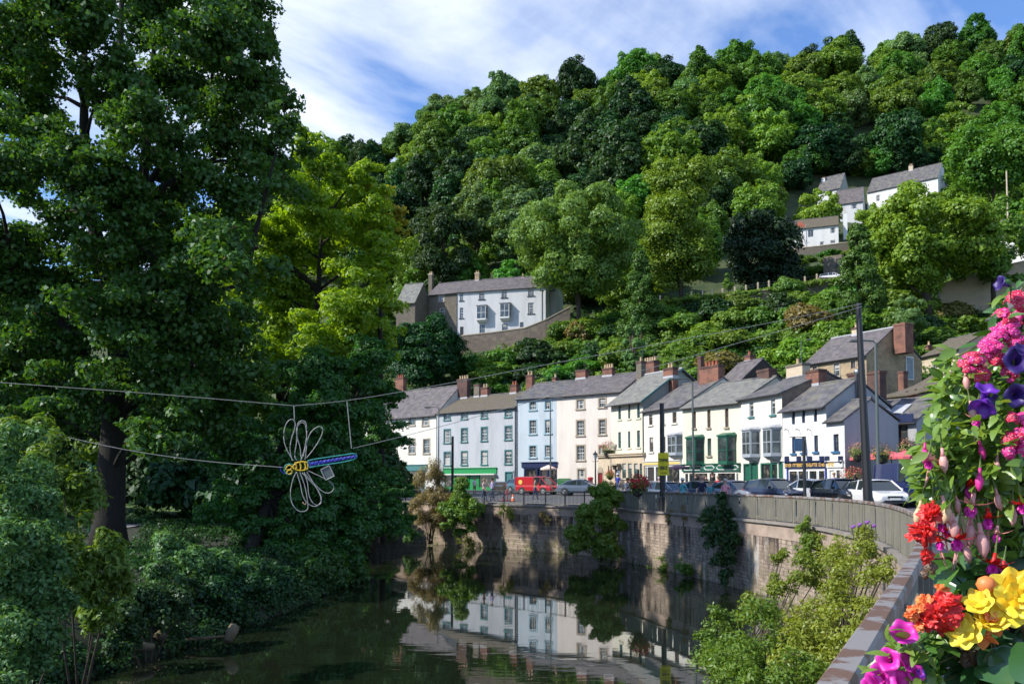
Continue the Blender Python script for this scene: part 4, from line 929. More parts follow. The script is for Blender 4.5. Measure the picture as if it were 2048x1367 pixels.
while d < 352:
    step = 11.6 + (d-158)*.012; x = X(330, d) + rng.uniform(0, 5)
    while x < X(2230, d):
        px = 1024+F*x/d; dd = d + rng.uniform(-4, 4); xx = x + rng.uniform(-2.5, 2.5); x += step*rng.uniform(.85, 1.15)
        if any(a < px < b and c-3 < dd < e for a, b, c, e in HOLES): continue
        if px > 1330 and dd < 170 : continue
        if px < 700 and dd < 200: continue
        z = terr(xx, dd); py = 960 - (z-CAMZ)*F/dd
        r = rng.random()
        dn = math.sin(px*.011+1.3) + math.sin(py*.022 + px*.004) + (2.4 if (1080 < px < 1440 and 240 < py < 430) or (px < 930 and 340 < py < 640) else 0) + (.9 if px < 820 and py < 330 else 0)  # middle patch: shade in the wood painted by picking darker leaf colours
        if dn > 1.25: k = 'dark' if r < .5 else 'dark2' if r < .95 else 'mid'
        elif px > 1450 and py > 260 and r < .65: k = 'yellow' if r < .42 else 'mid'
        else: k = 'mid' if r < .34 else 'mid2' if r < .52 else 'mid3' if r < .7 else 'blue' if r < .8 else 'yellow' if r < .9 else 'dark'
        zone = 'on the skyline' if dd > 300 else 'in the upper wood' if dd > 235 else 'in the lower wood'
        side = 'above the white hillside house' if px < 1150 else 'in the middle of the hill' if px < 1500 else 'towards the right of the hill'
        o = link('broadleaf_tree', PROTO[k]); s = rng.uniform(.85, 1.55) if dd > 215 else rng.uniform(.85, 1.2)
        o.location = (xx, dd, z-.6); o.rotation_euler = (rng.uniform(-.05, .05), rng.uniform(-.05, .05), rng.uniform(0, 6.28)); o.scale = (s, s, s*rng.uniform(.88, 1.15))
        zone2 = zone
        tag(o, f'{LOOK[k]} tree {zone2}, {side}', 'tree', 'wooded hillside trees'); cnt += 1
    d += step*.93
for px in range(1600, 1910, 34):
    d = 243 + rng.uniform(-2, 3); x = X(px, d); k = rng.choice(['mid', 'dark', 'mid2', 'yellow']); o = link('broadleaf_tree', PROTO[k]); s = rng.uniform(.75, 1.05); o.location = (x, d, terr(x, d)-.6); o.rotation_euler = (0, 0, px); o.scale = (s, s, s)
    tag(o, f'{LOOK[k]} tree directly behind the highest white houses', 'tree', 'wooded hillside trees')
print('HILL TREES', cnt)
# ---- specimen trees
def specimen(name, label, px, d, ztop_py, zbot_py, rpx, matn, seed, n=9000, L=.34, shape='round', nclump=60, rr=(.2, .34), trunk_r=.35, W=.6, group=None, cat='tree', limbs=7, bark='bark', base=None, extra=None, **kw):
    n = int(n*2.2); L = L*1.12; W = max(W, .4)*1.15
    x = X(px, d); zt, zb = Z(ztop_py, d), Z(zbot_py, d); R = rpx*d/F; H = zt-zb
    gz = base if base is not None else min(zb, terr(x, d)-.3) if d > 60 else zb
    r = thing(name, label, cat, (x, d, gz), 0, group); rs = np.random.RandomState(seed)
    cl = ellipsoid_clumps(rs, nclump, R, H, zb-gz+H/2, R*rr[0], R*rr[1], shape=shape, lowcut=-1)
    if extra: cl = cl + [((a*d/F, b*R, Z(c, d)-gz), q*d/F, .8) for a, b, c, q in extra]
    p, nn = clump_leaves(cl, n, rs, **kw)
    link('crown', fast_mesh('crown', leaf_verts(p, nn, L, W, rs), 4, LF[matn]), r)
    mb = MB(); top = zb-gz+H*.75
    mb.tube([(0, 0, -.3), (rs.uniform(-.2, .2), 0, top*.35), (rs.uniform(-.5, .5), 0, top*.7), (0, 0, top)], [trunk_r*1.25, trunk_r, trunk_r*.7, trunk_r*.15], 9)
    for i in range(limbs):
        c, q = cl[i*len(cl)//max(limbs, 1)][:2]; h0 = max(.3, min(c[2]*.55, top*.8)); mb.tube([(0, 0, h0), (c[0]*.5, c[1]*.5, (h0+c[2])*.5 + .05*H), c], [trunk_r*.45, trunk_r*.28, .04], 6)
    mb.build('trunk', M[bark], r, smooth=True); return r
specimen('willow_tree', 'broad drooping yellow green tree standing over the right end of the white hillside house', 1158, 139, 362, 606, 134, 'leaf_willow', 1, n=30000, L=.5, nclump=80, rr=(.16, .27), W=.35, up=-.1)
specimen('lime_tree', 'tall pale flowering tree in the centre, taller than its neighbours', 1365, 147, 282, 604, 80, 'leaf_yellow', 2, n=20000, L=.42, shape='col', nclump=75, rr=(.26, .44))
specimen('fir_tree', 'dark green broad fir in front of the tall pale flowering tree', 1285, 128, 498, 712, 70, 'leaf_conifer', 3, n=12000, L=.32, shape='cone', nclump=90, rr=(.16, .26), W=.3)
specimen('fir_tree', 'bright green pointed fir standing behind the tall black pole', 1727, 112, 440, 700, 82, 'leaf_conifer', 4, n=16000, L=.36, shape='cone', nclump=110, rr=(.13, .22), W=.3)
specimen('yew_tree', 'nearly black spreading yew beside the long white cottage', 1528, 157, 412, 612, 92, 'leaf_yew', 5, n=14000, L=.45, nclump=60)
specimen('ash_tree', 'large sunlit yellow green tree with bare trunks below, on the right slope', 1865, 124, 360, 600, 138, 'leaf_yellow', 6, n=22000, L=.45, nclump=80, rr=(.15, .27), trunk_r=.5)
specimen('ash_tree', 'thin crowned green tree letting the white villa show through, right edge', 2000, 128, 395, 590, 90, 'leaf_bush', 7, n=6500, L=.45, nclump=55, rr=(.15, .26))
specimen('round_tree', 'dark dense round tree high at the right edge of the photo', 2005, 190, 240, 400, 92, 'leaf_mid', 8, n=9000, L=.6)
specimen('grey_tree', 'pale grey green round tree above the white hillside house', 1033, 172, 362, 530, 62, 'leaf_blue', 9, n=9000, L=.45)
specimen('blue_tree', 'blue green bushy tree left of the pale grey green round one', 950, 176, 362, 500, 55, 'leaf_blue', 10, n=8000, L=.45)
specimen('dark_tree', 'very dark tree rising behind the chimneys of the white hillside house', 885, 170, 400, 600, 75, 'leaf_dark', 11, n=9000, L=.5)
specimen('birch_tree', 'slim silvery green birch above the roof of the narrow white house', 1268, 108, 628, 760, 26, 'leaf_blue', 12, n=3500, L=.24, nclump=30)
specimen('clipped_tree', 'small clipped egg shaped tree standing on the grassy terrace', 1461, 141, 547, 585, 11, 'leaf_bush', 13, n=1500, L=.22, nclump=14, rr=(.4, .6), limbs=0, trunk_r=.12)
specimen('dome_bush', 'pale variegated domed bush at the end of the terrace fence', 1585, 136, 545, 600, 31, 'leaf_willow', 14, n=3500, L=.26, nclump=24, rr=(.35, .5), limbs=0, cat='bush')
specimen('weeping_tree', 'small grey green weeping tree in front of the sunlit yellow green tree', 1830, 104, 590, 690, 42, 'leaf_blue', 15, n=5000, L=.34, nclump=34, W=.25, up=-.4)
specimen('dark_conifer', 'dark spreading evergreen under the ivy cottage on the left slope', 850, 131, 615, 790, 86, 'leaf_dark', 16, n=13000, L=.34, nclump=50)
# ---- bushes covering the slope between the row and the terrace
def scrub(name, label, cat, pts, rr, n, L, W, mats, seed, kind='stuff'):
    rs = np.random.RandomState(seed); cl = [(p, rs.uniform(*rr), rs.uniform(.6, 1.1)) for p in pts]
    p, nn = clump_leaves(cl, n, rs); v = leaf_verts(p, nn, L, W, rs); c = np.array(pts); mi = rs.randint(0, len(mats), len(p))
    mi = ((np.sin(p[:, 0]*.35)+np.sin(p[:, 1]*.5+p[:, 0]*.2)+rs.normal(size=len(p))*.25+2)/4*len(mats)).astype(int).clip(0, len(mats)-1)
    o = link(name, fast_mesh(name, v, 4, [LF[m] for m in mats], mi)); return tag(o, label, cat, None, kind)
rng = random.Random(61); pts = []
while len(pts) < 2600:
    px, dd = rng.uniform(740, 2200), rng.uniform(86, 168); x = X(px, dd); z = terr(x, dd)
    if z < 2 or (900 < px < 1120 and dd > 141) or (1560 < px < 1740 and 66 < dd < 98) or (1380 < px < 1720 and 141 < dd < 160): continue
    pts.append((x, dd, z+.1))
scrub('hillside_scrub', 'tangled green scrub covering the slope between the row and the hillside houses', 'scrub', pts, (.7, 1.8), 210000, .42, .75, ['leaf_dark', 'leaf_mid', 'leaf_bush', 'leaf_olive'], 62)
pts = []
for i in range(1700):
    dd = rng.uniform(13, 70); b = min(BS, key=lambda p: abs(p.y-dd)); o_ = rng.uniform(0, 1)**2*16 - .1; x = b.x-o_
    if 33 < dd and 180 < 1024+F*x/dd < 290 and 38 < dd < 52: continue
    pts.append((x, dd, bank_z(x, dd)+.05))
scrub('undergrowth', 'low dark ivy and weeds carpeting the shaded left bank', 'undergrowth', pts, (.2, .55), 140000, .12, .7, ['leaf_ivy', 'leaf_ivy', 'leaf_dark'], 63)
pts = []
for i in range(420):
    k = i/420; px = 1325 + k*390; py = float(np.interp(px, [1335, 1400, 1480, 1560, 1640, 1710], [604, 597, 588, 576, 566, 556])); p = P(px, py, 138.6); pts.append((p.x+rng.uniform(-.4, .4), p.y+rng.uniform(-1.1, 1.5), p.z+rng.uniform(-.9, .12) if rng.random() < .5 else p.z))
scrub('terrace_growth', 'fringe of grass and creepers along the top of the stone terrace wall', 'creepers', pts, (.25, .6), 30000, .28, .5, ['leaf_bush', 'leaf_weed', 'leaf_olive'], 64)
rng = random.Random(21)
BL = {'leaf_mid': 'mid green', 'leaf_bush': 'fresh light green', 'leaf_olive': 'olive green', 'leaf_dark': 'dark green', 'leaf_rust': 'rusty brown green', 'leaf_yellow': 'yellow green', 'leaf_ivy': 'dark ivy covered'}
BP = {}
for i, k in enumerate(BL):
    rs = np.random.RandomState(60+i); cl = ellipsoid_clumps(rs, 26, 3, 4.4, 1.9, .8, 1.4, lowcut=-.5)
    p, nn = clump_leaves(cl, 6500, rs); BP[k] = fast_mesh('bush', leaf_verts(p, nn, .4, .7, rs), 4, LF[k])
pts = []
for dd, x0, x1, st in ((100, 1220, 2150, 62), (108, 1000, 2150, 60), (116, 820, 2100, 60), (124, 780, 2080, 56), (131, 760, 2060, 52), (137, 800, 2060, 50), (94, 1350, 1760, 66), (145, 1150, 1330, 48)):
    px = x0
    while px < x1:
        pts.append((px + rng.uniform(-16, 16), dd + rng.uniform(-3, 3))); px += st*rng.uniform(.8, 1.2)
for _ in range(60): pts.append((rng.uniform(890, 1230), rng.uniform(112, 140)))
for k in range(34):
    px, dd = rng.uniform(1630, 1905), rng.uniform(197, 234)
    if k < 12: px, dd = rng.uniform(1560, 1720), rng.uniform(162, 183)
    x = X(px, dd); o = link('bush', BP[rng.choice(['leaf_mid', 'leaf_bush', 'leaf_dark', 'leaf_olive'])]); s = rng.uniform(.5, 1.0); o.location = (x, dd, terr(x, dd)-.6); o.rotation_euler = (0, 0, k); o.scale = (s*1.3, s*1.2, s*.8)
    tag(o, 'garden bush among the white cottages high on the right of the hill', 'bush', 'garden bushes by the upper cottages')
for px, dd in pts:
    if 1600 < px < 1900 and dd < 97: continue
    if 900 < px < 1060 and dd > 138: continue
    if 1345 < px < 1700 and dd > 134: continue
    x = X(px, dd); z = terr(x, dd); py = 960-(z-CAMZ)*F/dd
    k = rng.choices(list(BL), [4, 4, 3, 2, 1, 2, 1] if px > 1180 else [4, 1, 1.5, 4, .3, .6, 2])[0]
    if 1380 < px < 1650 and py > 660: k = rng.choice(['leaf_yellow', 'leaf_olive', 'leaf_rust', 'leaf_bush'])
    o = link('bush', BP[k]); s = rng.uniform(.55, 1.1); o.location = (x, dd, z-.5); o.rotation_euler = (0, 0, rng.uniform(0, 6.3)); o.scale = (s*rng.uniform(.9, 1.3), s*1.1, s*rng.uniform(.75, 1.15))
    row = 'just above the chimneys' if dd < 112 else 'halfway up the slope' if dd < 128 else 'below the terrace walls'
    side = 'on the left of the slope' if px < 1150 else 'in the middle of the slope' if px < 1550 else 'on the right of the slope'
    tag(o, f'{BL[k]} bush {row}, {side}', 'bush', 'bushes on the slope behind the row')
# terrace grass strip and posts
pf = thing('post_fence', 'row of pale wooden posts with wire along the grassy terrace', 'fence', P(1320, 600, 140)); b0 = pf.location.copy()
prv = None; wm = MB()
for px, py in ((1320, 604), (1383, 596), (1405, 594), (1424, 592), (1445, 590), (1470, 587), (1492, 583), (1516, 578), (1538, 574), (1610, 566), (1634, 561)):
    a = P(px, py, 140) - b0; mb = MB(); mb.box(a.x-.11, a.x+.11, a.y-.11, a.y+.11, a.z-.6, a.z+1.15); mb.build('post', M['stone_pale'], pf)
    if prv: wm.tube([prv+Vector((0, 0, .9)), a+Vector((0, 0, .9))], .015, 4); wm.tube([prv+Vector((0, 0, .5)), a+Vector((0, 0, .5))], .015, 4)
    prv = a
wm.build('wire', M['grey_metal'], pf)

# ---- left bank: the great sycamore and its neighbours
def big_tree(name, label, px, d, gz, clumps, matn, seed, n, L, trunk, limbs, bark='bark_dark', W=.75, seeds=0, **kw):
    """clumps given as (px, py, depth, radius m)"""
    x = X(px, d); r = thing(name, label, 'tree', (x, d, gz)); o = Vector((x, d, gz)); rs = np.random.RandomState(seed)
    cl = []
    for a, b, c, q in clumps:
        w_ = P(a, b, c) - o; cl.append(((w_.x, w_.y, w_.z), q, .75))
    sub = []
    for c, q, s in cl:    # break every bough into leaf sprays
        for _ in range(26): dv = unit(rs.normal(size=3))*rs.uniform(.25, 1.25); sub.append((tuple(np.array(c) + dv*q*np.array([1, 1, .85])), q*rs.uniform(.16, .36), rs.uniform(.4, .8)))
    p, nn = clump_leaves(sub, n, rs, shell=(.0, 1.5), **kw)
    link('crown', fast_mesh('crown', leaf_verts(p, nn, L, W, rs), 4, LF[matn]), r)
    if seeds:
        p, nn = clump_leaves(sub, seeds, rs, shell=(.85, 1.15)); nn[:] = unit(rs.normal(size=nn.shape)*np.array([1, 1, .1])); v = leaf_verts(p, nn, L*.8, .3, rs)
        link('seed_clusters', fast_mesh('seed_clusters', v, 4, LF['seed_keys']), r)['kind'] = 'stuff'
    mb = MB(); tp, tr = trunk; pts = [P(*q)-o for q in tp]; mb.tube(pts, tr, 12)
    for q in limbs: mb.tube([P(*a[:3])-o for a in q], [a[3] for a in q], 7)
    att = [a.lerp(b, t) for a, b in zip(pts, pts[1:]) for t in (0, .33, .66)]
    for q in limbs: lp = [P(*a[:3])-o for a in q]; att += [a.lerp(b, t) for a, b in zip(lp, lp[1:]) for t in (.2, .5, .8)]
    att = [a for a in att if a.z > 3]
    for i, (c, q, s) in enumerate(cl):
        c = Vector(c); k = min(att, key=lambda p: (p-c).length + 2.5*max(0, p.z - c.z + .35*(Vector((p.x-c.x, p.y-c.y)).length))); m = (k+c)/2 + Vector((rs.uniform(-.3, .3), rs.uniform(-.3, .3), .10*(c-k).length)); ln = (c-k).length; mb.tube([k, k.lerp(m, .5)+Vector((0, 0, .03*ln)), m, c], [.03+.018*ln, .02+.014*ln, .015+.009*ln, .012], 5)
    mb.build('trunk', M[bark], r, smooth=True); return r
rs = np.random.RandomState(4)
cl = []
for px, py, q in [(60, -120, 2.2), (220, -150, 2.4), (380, -100, 2.2), (490, 10, 1.1), (520, 80, .7), (440, 60, 1.7), (300, 20, 1.9), (130, 40, 2.0), (10, 60, 2.0), (490, 160, 1.5), (360, 170, 1.9), (200, 150, 1.7), (50, 200, 1.9), (535, 210, 1.1), (565, 250, .6), (430, 280, 1.8), (280, 260, 1.3), (110, 300, 1.6), (-30, 330, 2), (545, 330, 1.5), (470, 400, 1.6), (90, 430, 1.8), (200, 400, 1.1), (340, 370, 1.3), (250, 370, 1.2), (160, 345, 1.3), (300, 450, 1.3), (230, 470, 1.2), (260, 200, 1.2), (-40, 480, 2),
        (30, 560, 1.9), (170, 560, 1.9), (310, 520, 1.8), (430, 540, 1.8), (250, 640, 1.9), (400, 660, 1.9), (100, 680, 1.9), (-10, 720, 1.7), (340, 760, 1.7), (470, 760, 1.6), (190, 780, 1.5), (80, 830, 1.3), (420, 850, 1.2), (300, 860, 1.0)]:
    cl.append((px, py, 36.5 + rs.uniform(-4.5, 3.5), q*1.12))
big_tree('sycamore_tree', 'huge dark sycamore with brown seed clusters filling the upper left of the photo', 215, 37, -2.0, cl, 'leaf_sycamore', 40, 190000, .215,
    ([(217, 1125, 37), (218, 1040, 37), (225, 900, 37), (238, 720, 37), (235, 500, 37), (238, 330, 37), (240, 120, 37), (245, -80, 37)], [.95, .66, .55, .46, .36, .26, .16, .06]),
    [[(236, 640, 37, .34), (180, 420, 36.5, .26), (168, 250, 36.5, .2), (170, 80, 36.5, .1)], [(238, 600, 37, .32), (280, 420, 37.4, .26), (295, 270, 37.4, .2), (310, 60, 37.4, .1)], [(236, 560, 37, .22), (330, 370, 37, .15), (460, 300, 37, .07)],
     [(232, 760, 37, .24), (360, 600, 36, .16), (520, 560, 36, .06)], [(232, 800, 37, .24), (120, 640, 36, .16), (10, 560, 36, .06)], [(236, 470, 37, .18), (400, 200, 37, .1), (520, 60, 37, .04)]], seeds=5200, up=.2, jit=.7)
cl = [(px, py, 49 + rs.uniform(-4, 4), q) for px, py, q in [(640, 330, 1.2), (610, 280, .9), (690, 400, 1.7), (620, 420, 2), (740, 440, 1.9), (560, 480, 2), (660, 510, 2.2), (770, 520, 1.5), (590, 600, 2.2), (700, 600, 2.1), (500, 560, 2), (640, 690, 2), (745, 670, 1.6), (540, 700, 2), (420, 640, 2), (440, 470, 2), (330, 440, 1.9), (720, 350, 1.0)]]
big_tree('lime_tree', 'sunlit lime green tree glowing behind the dark sycamore', 640, 49, -2.0, cl, 'leaf_lime', 41, 100000, .23, ([(640, 1090, 49), (635, 900, 49), (630, 700, 49), (640, 520, 49), (645, 430, 49)], [.4, .33, .26, .12, .03]), [], W=.6)
cl = [(px, py, 51 + rs.uniform(-2, 2), q) for px, py, q in [(735, 385, .6), (765, 400, .7), (795, 430, .6), (770, 455, .9), (720, 430, .8), (800, 470, .5)]]
big_tree('maple_tree', 'small golden yellow leaved tree top at the right edge of the lime green tree', 765, 51.5, -2.0, cl, 'leaf_gold', 42, 3400, .24, ([(765, 1085, 51.5), (760, 700, 51.5), (765, 440, 51.5)], [.22, .16, .04]), [])
cl = [(px, py, dd, q) for px, py, dd, q in [(650, 760, 43, 1.7), (730, 720, 45, 1.5), (780, 790, 47, 1.0), (600, 840, 42, 1.6), (700, 850, 44, 1.6), (770, 880, 46, 1.1), (640, 930, 42, 1.6), (730, 960, 44, 1.4), (790, 990, 47, .9), (560, 960, 41, 1.4), (620, 1030, 41, 1.5), (700, 1040, 42, 1.4), (770, 1040, 45, 1.1), (530, 1060, 40, 1.3), (600, 1110, 40, 1.2), (680, 1100, 41, 1.0), (470, 900, 41, 1.5), (450, 1010, 40, 1.3), (805, 1040, 47, .6), (660, 1150, 40, .8), (560, 1150, 39, 1)]]
big_tree('alder_tree', 'deep green alder leaning over the water behind the dragonfly', 500, 41, -2.2, cl, 'leaf_alder', 43, 150000, .165, ([(440, 1235, 36), (480, 1160, 38), (520, 1050, 40), (560, 900, 42), (620, 760, 43.5)], [.34, .3, .26, .18, .05]), [])
for (px, d, top, rad, seed, lf, lab) in [(40, 62, 560, 150, 50, 'leaf_dark', 'dark rounded tree behind the sycamore trunk, far left of the park'), (380, 70, 520, 120, 51, 'leaf_dark', 'dark rounded tree behind the sycamore trunk, right of the sunlit lawn'), (560, 78, 560, 110, 52, 'leaf_mid', 'mid green tree deep in the park behind the alder'), (-160, 50, 300, 210, 53, 'leaf_dark', 'dark tree cut by the left edge of the photo'), (250, 84, 640, 120, 54, 'leaf_mid', 'mid green tree far back across the sunlit lawn'), (690, 88, 640, 75, 55, 'leaf_dark', 'dark tree at the river bend beyond the alder')]:
    specimen('park_tree', lab, px, d, top, 1000, rad, lf, seed, n=9000, L=.42, trunk_r=.35, bark='bark_dark', base=-1.3)
rng = random.Random(12)
for i, (px, d, s_) in enumerate([(-120, 58, 1.5), (-20, 66, 1.4), (70, 70, 1.3), (130, 62, .8), (340, 62, 1.1), (400, 56, 1.0), (450, 66, 1.4), (520, 60, 1.2), (590, 66, 1.3), (640, 74, 1.3), (700, 80, 1.3), (300, 82, 1.5), (180, 90, 1.5), (760, 84, 1.2), (490, 50, .8)]):
    o = link('laurel_bush', BP['leaf_ivy' if i % 3 else 'leaf_dark']); x = X(px, d); o.location = (x, d, -1.2); o.rotation_euler = (0, 0, i*1.3); o.scale = (s_*1.2, s_*1.1, s_*1.25)
    tag(o, 'dense dark laurel bush in the park under the trees', 'bush', 'dark bushes in the park')
# ---- bank bushes, near left
def bushy(name, label, px, d, blobs, matn, seed, n, L, W=.55, stems=6, gz=None, cat='bush', sh=(.0, 1.55), **kw):
    x = X(px, d); gz = bank_z(x, d) if gz is None else gz; r = thing(name, label, cat, (x, d, gz)); o = Vector((x, d, gz)); rs = np.random.RandomState(seed); cl = []
    for a, b, c, q in blobs:
        w_ = P(a, b, c)-o
        for _ in range(9): dv = unit(rs.normal(size=3))*rs.uniform(.4, 1.2); cl.append((tuple(np.array(w_)+dv*q*.85), q*rs.uniform(.2, .42), rs.uniform(.7, 1.3)))
    p, nn = clump_leaves(cl, n, rs, shell=sh, **kw); link('foliage', fast_mesh('foliage', leaf_verts(p, nn, L, W, rs), 4, LF[matn]), r)
    mb = MB()
    for i in range(stems):
        c = Vector(cl[i*len(cl)//stems][0]); mb.tube([(rs.uniform(-.2, .2), rs.uniform(-.2, .2), -.1), c*.5+Vector((0, 0, .2)), c], [.03, .02, .006], 5)
    mb.build('stem', M['bark'], r, smooth=True); return r
bushy('elder_bush', 'bluish green glossy leaved bush in the near left corner above the water', 40, 16, [(30, 900, 18, .7), (-20, 980, 16, .8), (60, 1010, 16, .6), (110, 1080, 16, .5), (20, 1090, 15, .8), (90, 1160, 15.5, .55), (40, 1200, 15, .7), (120, 1240, 15.5, .4), (60, 1290, 15, .6), (-20, 1320, 14.5, .8), (110, 1190, 15.5, .35)], 'leaf_near', 70, 34000, .095, jit=.6)
bushy('chestnut_sapling', 'low chestnut sapling with long drooping leaflets beside the near left bush', 170, 19, [(100, 920, 20, .6), (150, 990, 20, .6), (170, 1090, 19, .6), (220, 1080, 19.5, .35), (130, 1130, 18.5, .6), (210, 1150, 19, .5), (160, 1210, 19, .6), (235, 1170, 19.5, .3), (200, 1230, 19, .45), (60, 860, 20.5, .5)], 'leaf_bush', 71, 13000, .18, .34, up=.5)
bushy('bank_shrub', 'dark shrub hanging over the bank right of the chestnut sapling', 300, 23, [(240, 1240, 22, .6), (290, 1220, 23.5, .6), (340, 1210, 24, .6), (300, 1170, 24.5, .6), (370, 1180, 25, .5), (250, 1290, 21.5, .4)], 'leaf_ivy', 72, 15000, .12)
bushy('bank_shrub', 'leafy shrub under the leaning alder trunk', 400, 30, [(380, 1140, 29, .8), (420, 1120, 31, .8), (350, 1100, 30, .7), (470, 1150, 32, .7), (330, 1160, 27, .6)], 'leaf_near', 73, 15000, .15)
bushy('bank_shrub', 'far bank shrub touching the water at the foot of the park trees', 740, 58, [(700, 1060, 56, 1), (770, 1070, 58, .9), (820, 1065, 60, .7), (650, 1090, 50, 1), (720, 1090, 54, .7)], 'leaf_sycamore', 74, 6000, .2, gz=-3)
bushy('bank_shrub', 'dark shrub spreading over the sloping bank left of the leaning alder', 430, 29, [(400, 1190, 27.5, .7), (450, 1180, 29, .8), (500, 1190, 30.5, .8), (540, 1180, 33, .9), (460, 1220, 28.5, .5), (420, 1150, 30, .9), (520, 1150, 33, 1)], 'leaf_ivy', 75, 20000, .14)
bushy('bank_shrub', 'shrub dipping into the water right of the leaning alder', 600, 36, [(560, 1185, 35, .8), (610, 1170, 36.5, .9), (660, 1150, 38.5, .9), (690, 1130, 41, .9), (600, 1140, 38, 1)], 'leaf_sycamore', 76, 20000, .18, gz=-2.9)
# driftwood at the water's edge
def logp(label, pts, rr, name='driftwood_log'):
    ps = [P(*q) for q in pts]; r = thing(name, label, 'log', ps[0]); mb = MB(); mb.tube([p-ps[0] for p in ps], rr, 8); mb.build('log', M['drift'], r, smooth=True)
M['drift'] = mat('pale_driftwood', (.17, .14, .075), (.09, .075, .045), 4, .9, bump=.4)
logp('pale broken log leaning out of the water near the dark bank', [(455, 1282, 24.6), (464, 1262, 24.8), (470, 1250, 24.9)], [.12, .17, .14]); logp('thin floating branch reaching to the broken log', [(372, 1277, 25.0), (410, 1275, 25.0), (452, 1271, 25.1)], [.03, .05, .03])
logp('mossy log lying along the near left bank', [(235, 1302, 22.6), (270, 1292, 23.0), (308, 1292, 23.3)], [.10, .15, .09]); logp('rounded stump end beside the mossy log', [(318, 1276, 24.6), (326, 1266, 24.6)], [.2, .16], 'stump')
# ---- plants on the river wall and at its foot on the right
def at_wall(px, py, d): return P(px, py, d)
bushy('wall_shrub', 'bright green shrub growing from the wall in front of the tall cream house', 1205, 50, [(1205, 1005, 50.5, .9), (1180, 1040, 50, 1.0), (1225, 1045, 50.5, .8), (1160, 1075, 49.8, .8), (1205, 1090, 49.8, 1.0), (1230, 1000, 50.8, .5), (1150, 1095, 49.5, .5), (1190, 985, 50.8, .4)], 'leaf_weed', 80, 24000, .2, .45, gz=-2.9, stems=9)
bushy('wall_shrub', 'green shrub drooping from the wall in front of the emerald shop', 930, 61, [(930, 990, 61.6, .9), (915, 1015, 61, 1.0), (945, 1020, 61, .9), (925, 1045, 60.5, .9), (900, 1045, 60.5, .6)], 'leaf_bush', 81, 18000, .22, .45, gz=-1.4, stems=7)
bushy('wall_shrub', 'dry feathery buff shrub on the wall left of the drooping green one', 862, 64, [(862, 950, 64.5, 1.1), (850, 990, 64, 1.2), (880, 1000, 64.4, 1.0), (840, 1030, 63.6, .9), (870, 1040, 63.8, .9), (880, 960, 64.5, .7)], 'leaf_dry', 82, 13000, .26, .16, gz=-2.9, stems=14)
bushy('wall_ivy', 'dark ivy clump hanging on the middle of the river wall', 1440, 38.5, [(1440, 1015, 39.6, .4), (1430, 1040, 39.4, .6), (1450, 1050, 39, .6), (1425, 1075, 39.2, .6), (1455, 1085, 38.4, .55), (1445, 1120, 38.3, .5), (1455, 1150, 38, .4), (1440, 995, 39.7, .3)], 'leaf_ivy', 83, 9000, .13, gz=-1.8, stems=4)
bushy('buddleia_plant', 'upright yellow green plant on the wall top below the sign post', 1614, 31.2, [(1614, 1045, 31.4, .25), (1610, 1065, 31.3, .4), (1622, 1080, 31.2, .4), (1608, 1100, 31.1, .4), (1618, 1120, 31, .35)], 'leaf_weed', 84, 2600, .16, .3, gz=-1.8, stems=5)
for i, (px, py, d, q, lf, lab) in enumerate([(1325, 1130, 46.5, .5, 'leaf_weed', 'small weed clump near the waterline below the yellow banner'), (1265, 1140, 50, .5, 'leaf_weed', 'low weeds at the waterline right of the bright green wall shrub'), (1370, 1130, 43, .45, 'leaf_olive', 'olive weeds low on the river wall left of the dark ivy'), (1340, 1030, 46, .35, 'leaf_dry', 'dry grass tuft on the wall top below the yellow banner'), (1370, 1032, 44.4, .4, 'leaf_dry', 'dry grass tuft on the wall top left of the dark ivy'), (1012, 1018, 60, .5, 'leaf_weed', 'green tuft on the wall top in front of the navy shop'), (1090, 1030, 57.5, .35, 'leaf_dry', 'small dry tuft on the wall top below the red van'), (935, 1075, 61.6, .6, 'leaf_weed', 'yellow green tuft low on the wall below the drooping shrub'), (1300, 1150, 48, .4, 'leaf_weed', 'weeds at the foot of the wall in the middle of the river bend')]):
    bushy('weed_tuft', lab, px, d, [(px, py, d-.1, q), (px+6, py+12, d-.2, q*.8)], lf, 90+i, 1100, .16, .25, stems=3, gz=Z(py+15, d), cat='weeds')
big_blobs = [(1440, 1245, 17, .3), (1500, 1225, 17.5, .35), (1560, 1170, 19, .35), (1620, 1160, 19, .45), (1680, 1130, 19.5, .5), (1740, 1120, 17, .4), (1700, 1190, 15, .45), (1620, 1230, 15, .5), (1540, 1265, 14.5, .5), (1460, 1310, 14, .45), (1530, 1340, 13, .5), (1610, 1300, 12.5, .5), (1680, 1260, 12, .4), (1760, 1150, 15.5, .3), (1590, 1360, 11.5, .4), (1425, 1280, 15, .25), (1440, 1355, 13, .4), (1500, 1375, 12, .45), (1650, 1095, 22, .4), (1560, 1115, 21.5, .25), (1720, 1085, 21.5, .4)]
for j, (nm, lab, idx, lf) in enumerate([('riverside_shrub', 'tall leafy shrub at the wall foot filling the gap left of the near rail', [4, 5, 6, 7, 12, 13, 18, 20, 11], 'leaf_weed'), ('riverside_shrub', 'yellowing young shrub standing in the shallow water at the lower right', [0, 8, 9, 10, 14, 15, 16, 17], 'leaf_bush'), ('riverside_shrub', 'slender shrub against the dark wall between the ivy and the tall leafy shrub', [1, 2, 3, 19], 'leaf_weed')]):
    bl = []
    for i in idx: bl += [big_blobs[i]]
    c = bl[0]; bushy(nm, lab, c[0]-10, c[2]+.5, bl, lf, 110+j, 1500*len(bl), .074, .44, gz=-3.0, stems=len(bl)*5, jit=.7, sh=(.0, 1.6))
M['purple'] = mat('buddleia_bloom', (.25, .07, .38), (.32, .14, .42), 20, .8)
